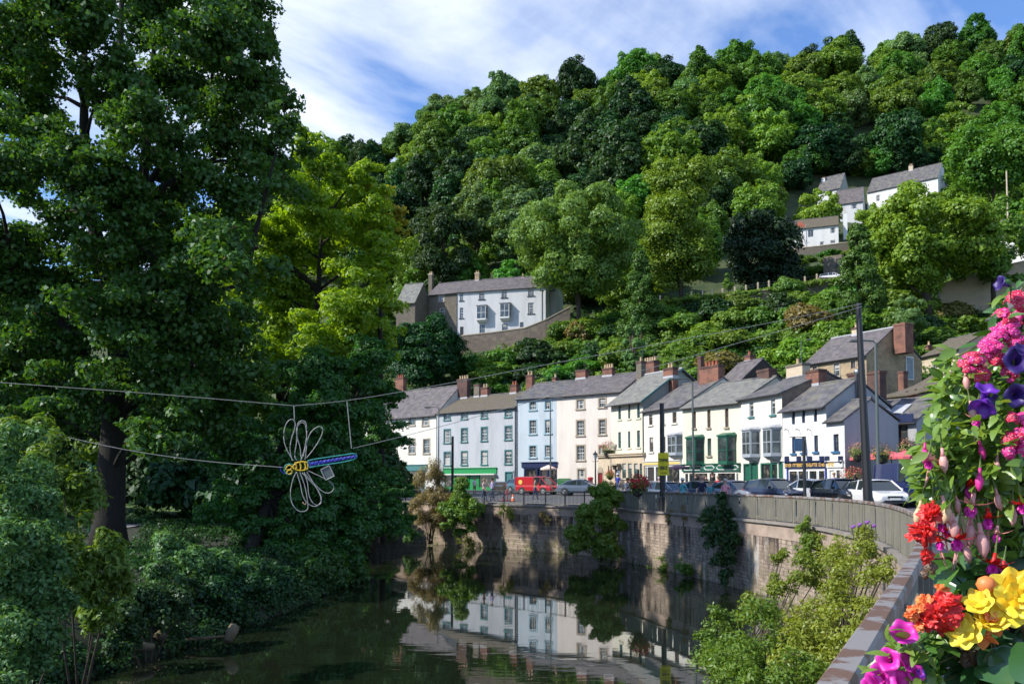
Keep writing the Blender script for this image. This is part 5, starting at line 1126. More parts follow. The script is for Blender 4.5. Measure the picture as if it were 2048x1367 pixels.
bd = thing('buddleia_flowers', 'arching stems with mauve buddleia spikes by the curved fence', 'flowers', P(1720, 1090, 20))
mb = MB(); b0 = bd.location
for a, b in ((1703, 1054), (1716, 1050), (1731, 1045), (1744, 1052), (1655, 1128), (1668, 1100)): 
    p = P(a, b, 20)-b0; q = P(a+9, b-4, 20)-b0; mb.tube([p, (p+q)/2, q], [.045, .04, .01], 6)
mb.build('bloom', M['purple'], bd)
mb = MB()
for a, b in ((1703, 1054), (1716, 1050), (1731, 1045), (1744, 1052)): mb.tube([(0, 0, -.5), P(a, b, 20)-b0], .01, 4)
mb.build('stem', M['bark'], bd)
# ---------------------------------------------------------------- vehicles
def paint(n, c, rough=.25, metal=.0): 
    m = mat(n, c, rough=rough, metal=metal, spec=.6); m.node_tree.nodes['Principled BSDF'].inputs['Coat Weight'].default_value = .6; return m
M['tyre'] = mat('tyre_rubber', (.018, .018, .018), rough=.85); M['rim'] = mat('alloy_rim', (.45, .46, .48), rough=.35, metal=.8)
M['carglass'] = mat('car_glass', (.02, .028, .03), rough=.05, spec=.9); M['lamp'] = mat('headlight_lens', (.7, .72, .75), rough=.1); M['tail'] = mat('tail_light', (.45, .01, .01), rough=.2); M['amber'] = mat('indicator_lens', (.7, .25, .03), rough=.2)
M['trim'] = mat('dark_bumper_trim', (.02, .02, .022), rough=.6); M['plate'] = mat('number_plate', (.72, .72, .68), rough=.4); M['plate_y'] = mat('rear_plate', (.65, .5, .05), rough=.4)
def car(label, px, d, head, col, L=4.25, W=1.74, H=1.45, kind='hatch', cat='car', name='parked_car', z=None):
    """x forward. lower body is lofted through stations, cabin lofted above it"""
    x = X(px, d); z = road_z(x, d) if z is None else z
    r = thing(name, label, cat, (x, d, z), head, 'cars parked along the street'); h = W/2
    van = kind == 'van'
    if van: body = [(-.5, .55, .90, .86), (-.49, .30, 1.05, .98), (-.30, .26, 1.06, 1), (.12, .26, 1.06, 1), (.24, .26, 1.04, 1), (.38, .26, .98, .97), (.47, .28, .86, .90), (.5, .38, .62, .78)]
    elif kind == 'saloon': body = [(-.5, .42, .80, .80), (-.47, .28, .93, .92), (-.33, .24, .95, .99), (-.1, .22, .93, 1), (.15, .22, .92, 1), (.32, .24, .86, .98), (.45, .26, .74, .9), (.5, .34, .60, .76)]
    else: body = [(-.5, .42, .86, .82), (-.47, .28, .95, .94), (-.33, .24, .95, 1), (-.1, .22, .93, 1), (.15, .22, .92, 1), (.32, .24, .87, .98), (.45, .26, .76, .9), (.5, .34, .62, .78)]
    mb = MB(); vs = []; K = 8
    for t, zb, zt, k in body:
        zt = zt*(H/1.45 if not van else H/1.8); w = h*k; m = zb*.35+zt*.65
        vs += [(t*L, y, zz) for y, zz in ((-w*.90, zb), (-w, zb+.12), (-w, m), (-w*.93, zt), (w*.93, zt), (w, m), (w, zb+.12), (w*.90, zb))]
    fs = [(i*K+j, i*K+(j+1) % K, (i+1)*K+(j+1) % K, (i+1)*K+j) for i in range(len(body)-1) for j in range(K)] + [tuple(range(K)), tuple((len(body)-1)*K+j for j in range(K))[::-1]]
    mb.add(vs, fs); bo = mb.build('body', M[col], r, smooth=False)
    md = bo.modifiers.new('b', 'BEVEL'); md.width = .05; md.segments = 2; md.limit_method = 'ANGLE'; md.angle_limit = .5
    sc = H/1.45 if not van else H/1.8; zb = .90*sc if not van else 1.02*sc
    if van: cab = [(-.495, -.485, .97, .92), (.02, .02, .97, .92), (.20, .20, .97, .90), (.385, .22, .94, .80)]
    elif kind == 'saloon': cab = [(-.40, -.24, .9, .74), (-.05, -.05, .93, .76), (.06, .06, .93, .76), (.26, .07, .9, .72)]
    else: cab = [(-.485, -.41, .9, .74), (-.12, -.12, .93, .77), (.06, .06, .93, .77), (.29, .09, .9, .72)]
    top = [H-.10, H, H-.01, H-.06] if not van else [H-.03, H, H-.02, H-.08]
    gl = MB(); rf = MB(); pil = MB(); bots = []; tops = []
    for (xb, xt, kb, kt), zt in zip(cab, top): bots.append((xb*L, kb*h, zb-.02)); tops.append((xt*L, kt*h, zt))
    for i in range(3):
        for s in (-1, 1):
            a, b, c, e = (bots[i][0], s*bots[i][1], bots[i][2]), (bots[i+1][0], s*bots[i+1][1], bots[i+1][2]), (tops[i+1][0], s*tops[i+1][1], tops[i+1][2]-.05), (tops[i][0], s*tops[i][1], tops[i][2]-.05)
            tgt = pil if (van and i < 1) else gl
            tgt.quad(*((a, b, c, e) if s < 0 else (b, a, e, c)))
    for i, tg in ((0, pil if van else gl), (3, gl)):
        b, t = bots[i], tops[i]; tg.quad((b[0], -b[1], b[2]), (b[0], b[1], b[2]), (t[0], t[1], t[2]-.05), (t[0], -t[1], t[2]-.05))
    for i in range(4):
        for s in (-1, 1):
            b, t = bots[i], tops[i]; pil.tube([(b[0], s*b[1]*1.0, b[2]), (t[0], s*t[1]*1.0, t[2]-.03)], .04 if i in (1, 2) else .05, 4)
    n = 4; vs = []
    for (xt, yt, zt) in tops: vs += [(xt, -yt, zt-.07), (xt, -yt*.82, zt-.005), (xt, 0, zt+.02), (xt, yt*.82, zt-.005), (xt, yt, zt-.07)]
    rf.add(vs, [(i*5+j, i*5+j+1, (i+1)*5+j+1, (i+1)*5+j) for i in range(3) for j in range(4)])
    gl.build('glazing', M['carglass'], r); pil.build('pillars', M[col], r); rf.build('roof', M[col], r, smooth=True)
    wr = .31 if not van else .33; wx = L*.30
    for sx in (-1, 1):
        for s in (-1, 1):
            a = MB(); a.lathe([(wr+.06, -.02), (wr+.06, .012)], 18, (sx*wx, s*(h*.995), wr+.01), 'y'); a.build('wheel_arch', M['trim'], r)
            w_ = MB(); w_.lathe([(wr*.6, -.1), (wr, -.09), (wr, .07), (wr*.62, .09)], 18, (sx*wx, s*(h-.06), wr), 'y'); wo = w_.build('wheel', M['tyre'], r)
            q = MB(); q.lathe([(.05, -.115), (wr*.6, -.1), (wr*.6, .1), (.05, .115)], 12, (sx*wx, s*(h-.05), wr), 'y'); q.build('rim', M['rim'], wo)
    zf = (.64 if not van else .74)*sc
    for s in (-1, 1):
        q = MB(); q.hexa([(L*.455, s*h*.52, zf-.07), (L*.492, s*h*.52, zf-.08), (L*.455, s*h*.86, zf-.05), (L*.43, s*h*.86, zf-.05), (L*.445, s*h*.52, zf+.07), (L*.482, s*h*.52, zf+.05), (L*.448, s*h*.87, zf+.09), (L*.42, s*h*.87, zf+.09)]); q.build('headlight', M['lamp'], r)
        q = MB(); q.box(-L*.502, -L*.46, min(s*h*.62, s*h*.90), max(s*h*.62, s*h*.90), .66*sc, .84*sc); q.build('tail_light', M['tail'], r)
        q = MB(); q.box(L*.17, L*.20, min(s*h*1.0, s*h*1.13), max(s*h, s*h*1.13), zb-.02, zb+.12); q.build('wing_mirror', M[col], r)
    q = MB(); q.box(L*.485, L*.506, -h*.42, h*.42, zf-.12, zf-.01); q.build('grille', M['trim'], r)
    q = MB(); q.box(L*.485, L*.507, -h*.62, h*.62, .27, .42); q.build('bumper', M['trim'], r)
    q = MB(); q.box(L*.506, L*.514, -.26, .26, .43, .53); q.build('number_plate', M['plate'], r); q = MB(); q.box(-L*.512, -L*.503, -.26, .26, .5, .6); q.build('number_plate', M['plate_y'], r)
    return r
for n, c in (('c_red', (.42, .02, .028)), ('c_navy', (.018, .026, .055)), ('c_silver', (.36, .38, .40)), ('c_white', (.62, .62, .62)), ('c_black', (.012, .013, .016)), ('c_blue', (.012, .02, .085)), ('c_slate', (.10, .13, .18)), ('c_grey', (.17, .18, .21)), ('c_teal', (.05, .12, .15))): M[n] = paint(n, c)
PI = pi
rv = car('red delivery van parked in front of the navy shop', 1075, 80, -.62, 'c_red', 4.0, 1.75, 1.72, 'van', 'van', 'delivery_van'); rv['group'] = 'vehicles in the street'
mb = MB(); mb.lathe([(.22, 0), (.22, .012)], 14, (-1.35, -.885, 1.2), 'y'); mb.build('yellow_emblem', M['gold'], rv)
car('teal grey estate car half hidden behind the red delivery van', 1050, 86, -.9, 'c_teal', H=1.5)
car('slate blue saloon parked in front of the tall cream house', 1163, 76, -.35, 'c_slate', 4.4, kind='saloon')
car('silver blue hatchback behind the hanging red flower basket', 1296, 62, 2.6, 'c_grey', 4.1)
car('slate grey saloon just right of the black banner pole', 1336, 58.5, -1.0, 'c_slate', 4.3, kind='hatch')
car('dark blue hatchback behind the man in the navy shirt', 1408, 57, -1.1, 'c_navy', 4.2)
car('grey saloon behind the pensioner in pink', 1470, 55, -1.1, 'c_grey', 4.4, kind='saloon')
car('dark navy estate car in front of the tall green doors', 1549, 52, -1.25, 'c_navy', 4.4, 1.78, 1.55)
car('white saloon with red tail lights behind the thin black sign post', 1617, 51, 2.2, 'c_white', 4.3, kind='saloon')
car('black hatchback facing us beside the shiny white car', 1683, 47.5, -1.42, 'c_black', 4.2, 1.78, 1.5)
car('shiny white hatchback facing us behind the tall black pole', 1752, 44.5, -1.55, 'c_white', 4.2, 1.8, 1.46)
car('dark blue transit van at the right behind the flowers', 1828, 45, -1.5, 'c_blue', 4.9, 1.95, 2.25, 'van', 'van', 'parked_van')
o = car('white car parked high on the hillside beside the roofless stone outbuilding', 1672, 149, -.5, 'c_white', 4.2, z=Z(562, 149)); o['group'] = 'vehicles on the hill'
mb = MB(); p = P(1672, 562, 149); mb.box(-4, 4, -3, 3, -1.5, 0); 
pd = thing('parking_terrace', 'small stone edged parking terrace under the white hillside car', 'terrace', (p.x, p.y, p.z)); mb.build('terrace_slab', M['stone_grey'], pd)

# ---------------------------------------------------------------- people
M['skin'] = mat('skin', (.48, .27, .19), rough=.6)
def cloth(n, c): M[n] = mat(n, c, tuple(x*.75 for x in c), 8, .85)
for n, c in (('navy_shirt', (.012, .016, .05)), ('black_cloth', (.012, .011, .012)), ('turq', (.12, .42, .48)), ('pink', (.62, .27, .32)), ('tealc', (.05, .24, .29)), ('red_cloth', (.48, .02, .03)), ('blue_shirt', (.03, .06, .33)), ('white_cloth', (.75, .75, .75)), ('denim', (.05, .08, .16)), ('khaki', (.25, .2, .13)), ('hair_dark', (.03, .02, .015)), ('hair_grey', (.45, .44, .42)), ('hair_fair', (.30, .2, .1)), ('lilac', (.35, .33, .55)), ('beige', (.5, .42, .36))): cloth(n, c)
def person(label, px, d, face, top, legs, hair, H=1.7, pose='stand', fat=1.0, hat=None, z=None, skirt=False, seed=0):
    x = X(px, d); z = road_z(x, d) if z is None else z
    if pose == 'walk' and z < .12: z = .12
    r = thing('person', label, 'person', (x, d, z), face, 'people in the street'); k = H/1.7; rs = random.Random(seed)
    V = []; E = []; R = []
    def v(p, rad, par=None):
        V.append((p[0]*k, p[1]*k, p[2]*k)); R.append(rad*k)
        if par is not None: E.append((par, len(V)-1))
        return len(V)-1
    sit = pose == 'sit'; hz = .52 if sit else .92
    pel = v((0, 0, hz), .14*fat); wai = v((.01, 0, hz+.17), .125*fat, pel); che = v((.02, 0, hz+.36), .145*fat, wai); up = v((.01, 0, hz+.49), .11, che); ne = v((.02, 0, hz+.58), .052, up)
    hd = v((.035, 0, hz+.66), .075, ne); h2 = v((.035, 0, hz+.74), .092, hd); h3 = v((.025, 0, hz+.80), .06, h2)
    hands = []
    for s in (-1, 1):
        hp = v((0, s*.09, hz-.05), .10*fat, pel)
        if sit: kn = v((.42, s*.12, hz-.04), .065, hp); an = v((.44, s*.12, .10), .045, kn); v((.56, s*.12, .04), .035, an)
        else:
            st = .17*s if pose == 'walk' else .03*s
            kn = v((st*.6+.03, s*.10, .49), .066, hp); an = v((st, s*.10, .09), .043, kn); v((st+.14, s*.105, .035), .035, an)
        sh = v((.0, s*.185, hz+.45), .062, up); bend = .12 if pose != 'reach' else .3
        el = v((-.02 - (.1*s if pose == 'walk' else 0), s*.235, hz+.19), .043, sh)
        wr_ = v((bend+.06 - (.16*s if pose == 'walk' else 0), s*.23, hz-.02 if not sit else hz+.12), .03, el); ha = v((V[wr_][0]/k+.05, s*.225, V[wr_][2]/k-.075), .032, wr_); hands.append(ha)
    me = bpy.data.meshes.new('body'); me.from_pydata(V, E, []); o = link('body', me, r)
    md = o.modifiers.new('s', 'SKIN'); 
    for i, q in enumerate(o.data.skin_vertices[0].data): q.radius = (R[i], R[i]); q.use_root = (i == pel)
    o.modifiers.new('u', 'SUBSURF').levels = 1
    dg = bpy.context.evaluated_depsgraph_get(); me2 = bpy.data.meshes.new_from_object(o.evaluated_get(dg)); bpy.data.objects.remove(o)
    bm = bmesh.new(); bm.from_mesh(me2)
    mb = MB()   # fingers and face features are welded into the same body mesh
    for ha in hands:
        c = Vector(V[ha]); sgn = 1 if c.y > 0 else -1
        for j in range(4): a = c + Vector(((j-1.5)*.019, 0, -.02))*k; mb.tube([a, a+Vector((.008, -.006*sgn, -.04))*k, a+Vector((.004, -.02*sgn, -.068-.01*(j in (1, 2))))*k], [.009*k, .0085*k, .006*k], 5)
        a = c + Vector((.03, -.01*sgn, 0))*k; mb.tube([a, a+Vector((.03, -.01*sgn, -.03))*k, a+Vector((.03, -.015*sgn, -.055))*k], [.01*k, .009*k, .007*k], 5)
    hc = Vector(V[h2])
    mb.tube([hc+Vector((.085, 0, .02))*k, hc+Vector((.118, 0, -.02))*k, hc+Vector((.09, 0, -.03))*k], [.008*k, .016*k, .01*k], 5)
    for s in (-1, 1): mb.tube([hc+Vector((0, s*.088, -.02))*k, hc+Vector((-.01, s*.1, .01))*k], [.015*k, .022*k], 5)
    n0 = [bm.verts.new(p) for p in mb.v]
    for f in mb.f: bm.faces.new([n0[i] for i in f])
    for f in bm.faces:
        c = f.calc_center_median()/k; f.smooth = True
        arm = abs(c.y) > .19
        if c.z > hz+.53: f.material_index = 0
        elif arm and c.z < hz+.24: f.material_index = 0
        elif c.z > hz+.04 or arm: f.material_index = 1
        elif c.z < .08: f.material_index = 3
        else: f.material_index = 2
    bm.to_mesh(me2); bm.free()
    for q in ('skin', top, legs, 'black_cloth'): me2.materials.append(M[q])
    link('body', me2, r)
    mb = MB(); n = 10; prof = [(.098, -.03), (.106, .03), (.095, .08), (.06, .115), (.01, .125)]
    mb.lathe([(a*k, b*k) for a, b in prof], 12, (hc.x-.022*k, 0, hc.z+.02*k)); mb.build('hair', M[hair], r, smooth=True)
    e = MB()
    for s in (-1, 1): e.box(hc.x+.086*k, hc.x+.097*k, s*.035*k-.011*k, s*.035*k+.011*k, hc.z+.005*k, hc.z+.02*k)
    e.box(hc.x+.07*k, hc.x+.092*k, -.025*k, .025*k, hc.z-.06*k, hc.z-.05*k); e.build('face_features', M['hair_dark'], r)
    if hat:
        q = MB(); q.lathe([(.19*k, .05*k), (.20*k, .06*k), (.115*k, .075*k), (.11*k, .15*k), (.02*k, .17*k)], 14, (hc.x, 0, hc.z)); q.build('hat', M[hat], r)
    if skirt:
        q = MB(); q.lathe([(.27*k, .38*k), (.2*k, .75*k), (.155*k, 1.06*k)], 14); q.build('skirt', M[top], r, smooth=True)
    return r
person('bald man in a navy T-shirt walking behind the fence', 1403, 46.5, -1.9, 'navy_shirt', 'khaki', 'skin', 1.78, 'walk', 1.12, seed=1)
person('woman in turquoise bending forward in a white sun hat', 1366, 48, -2.6, 'turq', 'turq', 'hair_fair', 1.66, 'walk', 1.15, 'white_cloth', skirt=True, seed=2)
person('short person in a teal top beside the man in navy', 1420, 46, -1.6, 'tealc', 'denim', 'hair_fair', 1.52, 'walk', seed=3)
person('grey haired pensioner in a pale pink top behind the fence', 1451, 43.5, -2.2, 'pink', 'beige', 'hair_grey', 1.64, 'walk', 1.1, seed=4)
person('seated person in red under the dark parasol', 1348, 69, -2.0, 'red_cloth', 'denim', 'hair_dark', 1.7, 'sit', seed=5)
person('person in black standing outside the green fascia shop', 1391, 66, -2.0, 'black_cloth', 'black_cloth', 'hair_fair', 1.75, seed=6)
person('dark haired person in a black top near the cafe window', 1412, 66, -1.2, 'black_cloth', 'denim', 'hair_dark', 1.62, seed=7)
person('person all in black stepping out of the green fascia shop', 1425, 65.5, -2.4, 'black_cloth', 'black_cloth', 'hair_dark', 1.78, seed=8)
person('person in a red top between the parked grey saloons', 1436, 60, -2.0, 'red_cloth', 'denim', 'hair_fair', 1.6, seed=9)
person('person in a blue shirt and white cap by the bank door', 1236, 77, -2.2, 'blue_shirt', 'denim', 'hair_dark', 1.75, 'stand', 1.1, 'white_cloth', seed=10)
person('person in a beige jacket walking past the emerald shop', 968, 68, -.6, 'beige', 'denim', 'hair_fair', 1.68, 'walk', seed=11)
cy = person('person in lilac pushing a bicycle along the iron railing', 984, 67.5, .2, 'lilac', 'denim', 'hair_dark', 1.72, 'walk', seed=12)
person('person in white on the pavement in front of the emerald shop', 949, 84, -.8, 'white_cloth', 'khaki', 'hair_fair', 1.6, seed=13)
person('white haired person behind the slate grey saloon', 1318, 64, -2.0, 'white_cloth', 'khaki', 'hair_grey', 1.6, seed=14)
person('person in grey walking between the red van and the railing', 1070, 70, -.3, 'khaki', 'denim', 'hair_dark', 1.7, 'walk', seed=16)
person('person in a white shirt by the slatted fence, left of the red geranium basket', 1255, 56, -1.2, 'white_cloth', 'denim', 'hair_dark', 1.72, 'walk', seed=17)
person('person in lilac beside the pub wing door', 1668, 53.5, -1.8, 'lilac', 'denim', 'hair_fair', 1.66, 'stand', seed=18)
person('person in a blue top at the door of the emerald shop', 930, 88, -.8, 'blue_shirt', 'denim', 'hair_dark', 1.6, seed=15)
# ---------------------------------------------------------------- small street things
def bicycle(label, px, d, rz, col='black'):
    x = X(px, d); r = thing('bicycle', label, 'bicycle', (x, d, road_z(x, d)), rz, 'bicycles')
    for s in (-.52, .52):
        mb = MB(); mb.tube([(s+.34*cos(a), 0, .35+.34*sin(a)) for a in np.linspace(0, 2*pi, 19)], .02, 5); w_ = mb.build('wheel', M['tyre'], r)
        q = MB()
        for a in np.linspace(0, pi, 6)[:-1]: q.tube([(s-.33*cos(a), 0, .35-.33*sin(a)), (s+.33*cos(a), 0, .35+.33*sin(a))], .004, 3)
        q.build('spokes', M['rim'], w_)
    mb = MB()
    for a, b in (((-.52, .35), (-.18, .82)), ((-.52, .35), (-.05, .32)), ((-.05, .32), (-.2, .9)), ((-.05, .32), (.36, .78)), ((-.18, .8), (.34, .84)), ((.52, .35), (.32, .95))): mb.tube([(a[0], 0, a[1]), (b[0], 0, b[1])], .018, 6)
    mb.build('frame', M[col], r); q = MB(); q.tube([(.3, -.26, .98), (.34, 0, .98), (.3, .26, .98)], .014, 5); q.build('handlebar', M['black'], r)
    q = MB(); q.box(-.33, -.07, -.06, .06, .9, .95); q.build('saddle', M['black'], r); return r
bicycle('bicycle held by the person in lilac', 990, 67.3, .3)
bicycle('bicycle leaning outside the bank, near the blue shirted person', 1252, 74, .5); bicycle('second bicycle outside the bank, next to the parked cars', 1275, 72, .2, 'royal')
# red folding barrier and cone
p = P(1015, 1007, 68); a = thing('folding_sign', 'red triangular folding road sign frame by the railing', 'sign', (p.x, p.y, road_z(p.x, p.y))); mb = MB()
for q in (((-.5, 0, 0), (0, 0, 1.0)), ((.5, 0, 0), (0, 0, 1.0)), ((-.5, 0, .06), (.5, 0, .06)), ((0, .5, 0), (0, 0, 1.0))): mb.tube(q, .035, 5)
mb.build('frame', M['c_red'], a)
M['orange'] = mat('cone_orange', (.75, .16, .03), rough=.5)
p = P(1026, 1007, 67); a = thing('traffic_cone', 'orange traffic cone right of the folding road sign', 'cone', (p.x, p.y, road_z(p.x, p.y))); mb = MB(); mb.box(-.2, .2, -.2, .2, 0, .04); mb.build('base', M['trim'], a); mb = MB(); mb.lathe([(.15, .04), (.03, .6)], 12); co = mb.build('cone', M['orange'], a); mb = MB(); mb.lathe([(.112, .25), (.085, .38)], 12); mb.build('reflective_band', M['whitepaint'], co)
# green wheelie bin, red post box, crates, clipped shrubs
M['bin'] = mat('green_bin_plastic', (.035, .17, .06), (.03, .13, .05), 3, .5)
p = P(1129, 980, 86); a = thing('wheelie_bin', 'large green four wheeled bin by the tall cream house', 'bin', (p.x, p.y, road_z(p.x, p.y)), -.5); mb = MB()
mb.hexa([(-.5, -.4, .2), (.5, -.4, .2), (.5, .4, .2), (-.5, .4, .2), (-.62, -.5, 1.15), (.62, -.5, 1.15), (.62, .5, 1.15), (-.62, .5, 1.15)]); mb.build('bin_body', M['bin'], a, bevel=.03)
mb = MB(); mb.prism([(-.66, 1.16), (.66, 1.16), (.66, 1.22), (.4, 1.36), (-.4, 1.36), (-.66, 1.22)], -.53, .53); mb.build('lid', M['bin'], a, bevel=.02)
for sx in (-.4, .4):
    for sy in (-.3, .3): mb = MB(); mb.lathe([(.1, -.03), (.1, .03)], 10, (sx, sy, .1), 'y'); mb.build('wheel', M['tyre'], a)
p = P(1181, 985, 84); a = thing('post_box', 'red pillar shaped post box left of the arched red doorway', 'post box', (p.x, p.y, road_z(p.x, p.y))); mb = MB()
mb.lathe([(.3, 0), (.3, .12), (.25, .14), (.25, 1.25), (.31, 1.3), (.31, 1.38), (.2, 1.47), (.03, 1.5)], 16); mb.build('pillar', M['c_red'], a); mb = MB(); mb.box(-.13, .13, -.27, -.23, 1.12, 1.17); mb.build('slot', M['black'], a); mb = MB(); mb.box(-.1, .1, -.268, -.24, .75, 1.0); mb.build('notice', M['whitepaint'], a)
M['crate'] = mat('crate_cardboard', (.42, .32, .2), (.34, .26, .16), 5)
for i, (px, d, s, lab) in enumerate([(992, 91, .8, 'left cardboard crate outside the emerald shop'), (1001, 91, .95, 'right cardboard crate outside the emerald shop'), (998, 90.4, .6, 'smaller crate in front of the two cardboard crates')]):
    x = X(px, d); a = thing('crate', lab, 'crate', (x, d, road_z(x, d)), .3*i, 'crates outside the emerald shop'); mb = MB(); mb.box(-s*.6, s*.6, -s*.4, s*.4, 0, s); mb.build('crate_box', M['crate'], a, bevel=.02); mb = MB(); mb.box(-s*.62, s*.62, -s*.42, s*.42, s, s+.12); mb.build('crate_lid', M['white_cloth'], a)
for px, lab in ((1210, 'clipped green shrub in a tub beside the arched red doorway'), (1222, 'round clipped shrub in a tub left of the bank door')):
    x = X(px, 80); bushy('tub_shrub', lab, px, 80, [(px, 972, 80, .5), (px+3, 978, 80, .4)], 'leaf_dark', 130+px, 1200, .12, gz=road_z(x, 80), stems=2, cat='shrub')
# parasols
def parasol(label, px, d, R, zt, m, drop=.35, n=8, group=None, valance=True, cat='parasol'):
    x = X(px, d); z = road_z(x, d); r = thing('parasol', label, cat, (x, d, z), .2, group)
    mb = MB(); vs = [(0, 0, zt)] + [(R*cos(2*pi*i/n), R*sin(2*pi*i/n), zt-drop) for i in range(n)] + [(R*1.0*cos(2*pi*i/n), R*1.0*sin(2*pi*i/n), zt-drop-.16) for i in range(n)]
    mb.add(vs, [(0, 1+i, 1+(i+1) % n) for i in range(n)] + [(1+i, 1+n+i, 1+n+(i+1) % n, 1+(i+1) % n) for i in range(n)]); mb.build('canopy', M[m], r, fix=False)
    mb = MB(); mb.tube([(0, 0, 0), (0, 0, zt)], .03, 6); mb.build('pole', M['blackwood'], r); mb = MB(); mb.lathe([(.25, 0), (.25, .06), (.06, .1)], 10); mb.build('base', M['trim'], r); return r
M['pinkcanvas'] = mat('faded_red_canvas', (.62, .13, .15), (.52, .10, .12), 2, .9); M['purplecanvas'] = mat('dark_purple_canvas', (.04, .025, .055), rough=.9); M['stripe'] = mat('peach_canvas', (.70, .42, .33), (.75, .66, .6), 3, .9)
for i, (px, d) in enumerate([(1733, 54.5), (1757, 53.8), (1784, 53.2), (1812, 52.6), (1838, 52.2)]):
    parasol(['leftmost faded red parasol on the pub terrace', 'second faded red parasol from the left on the pub terrace', 'middle faded red parasol of the five on the pub terrace', 'fourth faded red parasol from the left on the pub terrace', 'rightmost faded red parasol, partly behind the blue van'][i], px, d, 1.0, 3.0, 'pinkcanvas', .4, 8, 'red parasols on the pub terrace')
parasol('dark purple parasol in front of the narrow white house', 1357, 68, .95, 2.55, 'purplecanvas', .22); parasol('peach striped parasol outside the navy shop', 1097, 88, .85, 2.75, 'stripe', .35)
# pub terrace railing and flower troughs
a0 = P(1712, 975, 53.5); r = thing('terrace_railing', 'black timber railing around the pub terrace below the red parasols', 'railing', (a0.x, a0.y, .5)); b0 = P(1840, 975, 50.5)
dv = Vector((b0.x-a0.x, b0.y-a0.y, 0)); L_ = dv.length; dv.normalize(); r.rotation_euler.z = math.atan2(dv.y, dv.x); mb = MB(); mb.box(0, L_, -.04, .04, 1.35, 1.43); mb.box(0, L_, -.03, .03, .25, .32); mb.build('rail', M['blackwood'], r)
i = 0; x = 0
mb = MB()
while x < L_: mb.box(x, x+.09, .031, .055, .1, 1.5 if int(x*10) % 3 else 1.42); x += .2
mb.build('picket_panel', M['blackwood'], r)
for x in np.arange(0, L_, 1.6): mb = MB(); mb.box(x-.06, x+.06, -.2, -.05, 0, 1.62); mb.build('post', M['blackwood'], r)
mb = MB(); mb.box(0, L_, .5, 3.5, -.3, .35); mb.build('terrace_floor', M['stone_grey'], r)
def flower_ball(name, label, px, py, d, R, leafk, cols, seed, n=700, L=.09, cat='hanging basket', group='flower baskets', hang=0):
    p = P(px, py, d); r = thing(name, label, cat, p, 0, group); rs = np.random.RandomState(seed)
    pp, nn = clump_leaves([((0, 0, 0), R, .8)], n, rs, shell=(.3, 1.1), low=-2); link('foliage', fast_mesh('foliage', leaf_verts(pp, nn, L, .6, rs), 4, LF[leafk]), r)
    for c in cols:
        pp, nn = clump_leaves([((0, 0, R*.25), R*.95, .75)], n//3, rs, shell=(.85, 1.2)); link('blooms', fast_mesh('blooms', leaf_verts(pp, nn, L*.9, .9, rs), 4, M[c]), r)['kind'] = 'stuff'
    mb = MB(); mb.lathe([(.05, -R*1.0), (R*.5, -R*.8), (R*.7, -.05)], 12); mb.build('basket', M['blackwood'], r)
    if hang: mb = MB(); mb.tube([(0, 0, 0), (0, 0, hang)], .012, 4); mb.build('chain', M['black'], r)
    return r
M['f_red'] = mat('red_petals', (.55, .012, .03), (.42, .008, .02), 30, .6); M['f_pink'] = mat('pink_petals', (.72, .06, .28), (.6, .03, .2), 30, .6); M['f_yel'] = mat('yellow_petals', (.8, .6, .03), rough=.6); M['f_mix'] = mat('rust_petals', (.4, .12, .05), (.5, .3, .2), 20, .7)
flower_ball('hanging_basket', 'hanging basket of rusty flowers left of the tall black pole by the pub', 1716, 905, 52, .55, 'leaf_olive', ['f_mix'], 1, hang=.9); flower_ball('flower_trough', 'wide flower basket on the grey lamp post behind the tall black pole', 1764, 908, 51.5, .6, 'leaf_olive', ['f_mix'], 2); flower_ball('hanging_basket', 'flower basket under the rear windows next to the big pink flowers', 1818, 903, 54, .8, 'leaf_olive', ['f_mix'], 3, hang=.9)
flower_ball('hanging_basket', 'red geranium basket on the bank wall by the blue door', 1220, 950, 81.6, .45, 'leaf_bush', ['f_red'], 4, hang=.6); flower_ball('hanging_basket', 'trailing flower basket on the wall at the join of the tall cream and bank houses', 1217, 899, 84, .8, 'leaf_bush', ['f_mix', 'f_red'], 5, hang=.8)
flower_ball('flower_tub', 'bright red geranium basket on the black fence post beside the parked cars', 1277, 972, 49.6, .62, 'leaf_mid', ['f_red', 'f_red'], 6, L=.13); flower_ball('flower_bed', 'reddish planting along the foot of the pub side wall', 1706, 957, 54, .7, 'leaf_olive', ['f_mix', 'f_red'], 7, cat='planter')
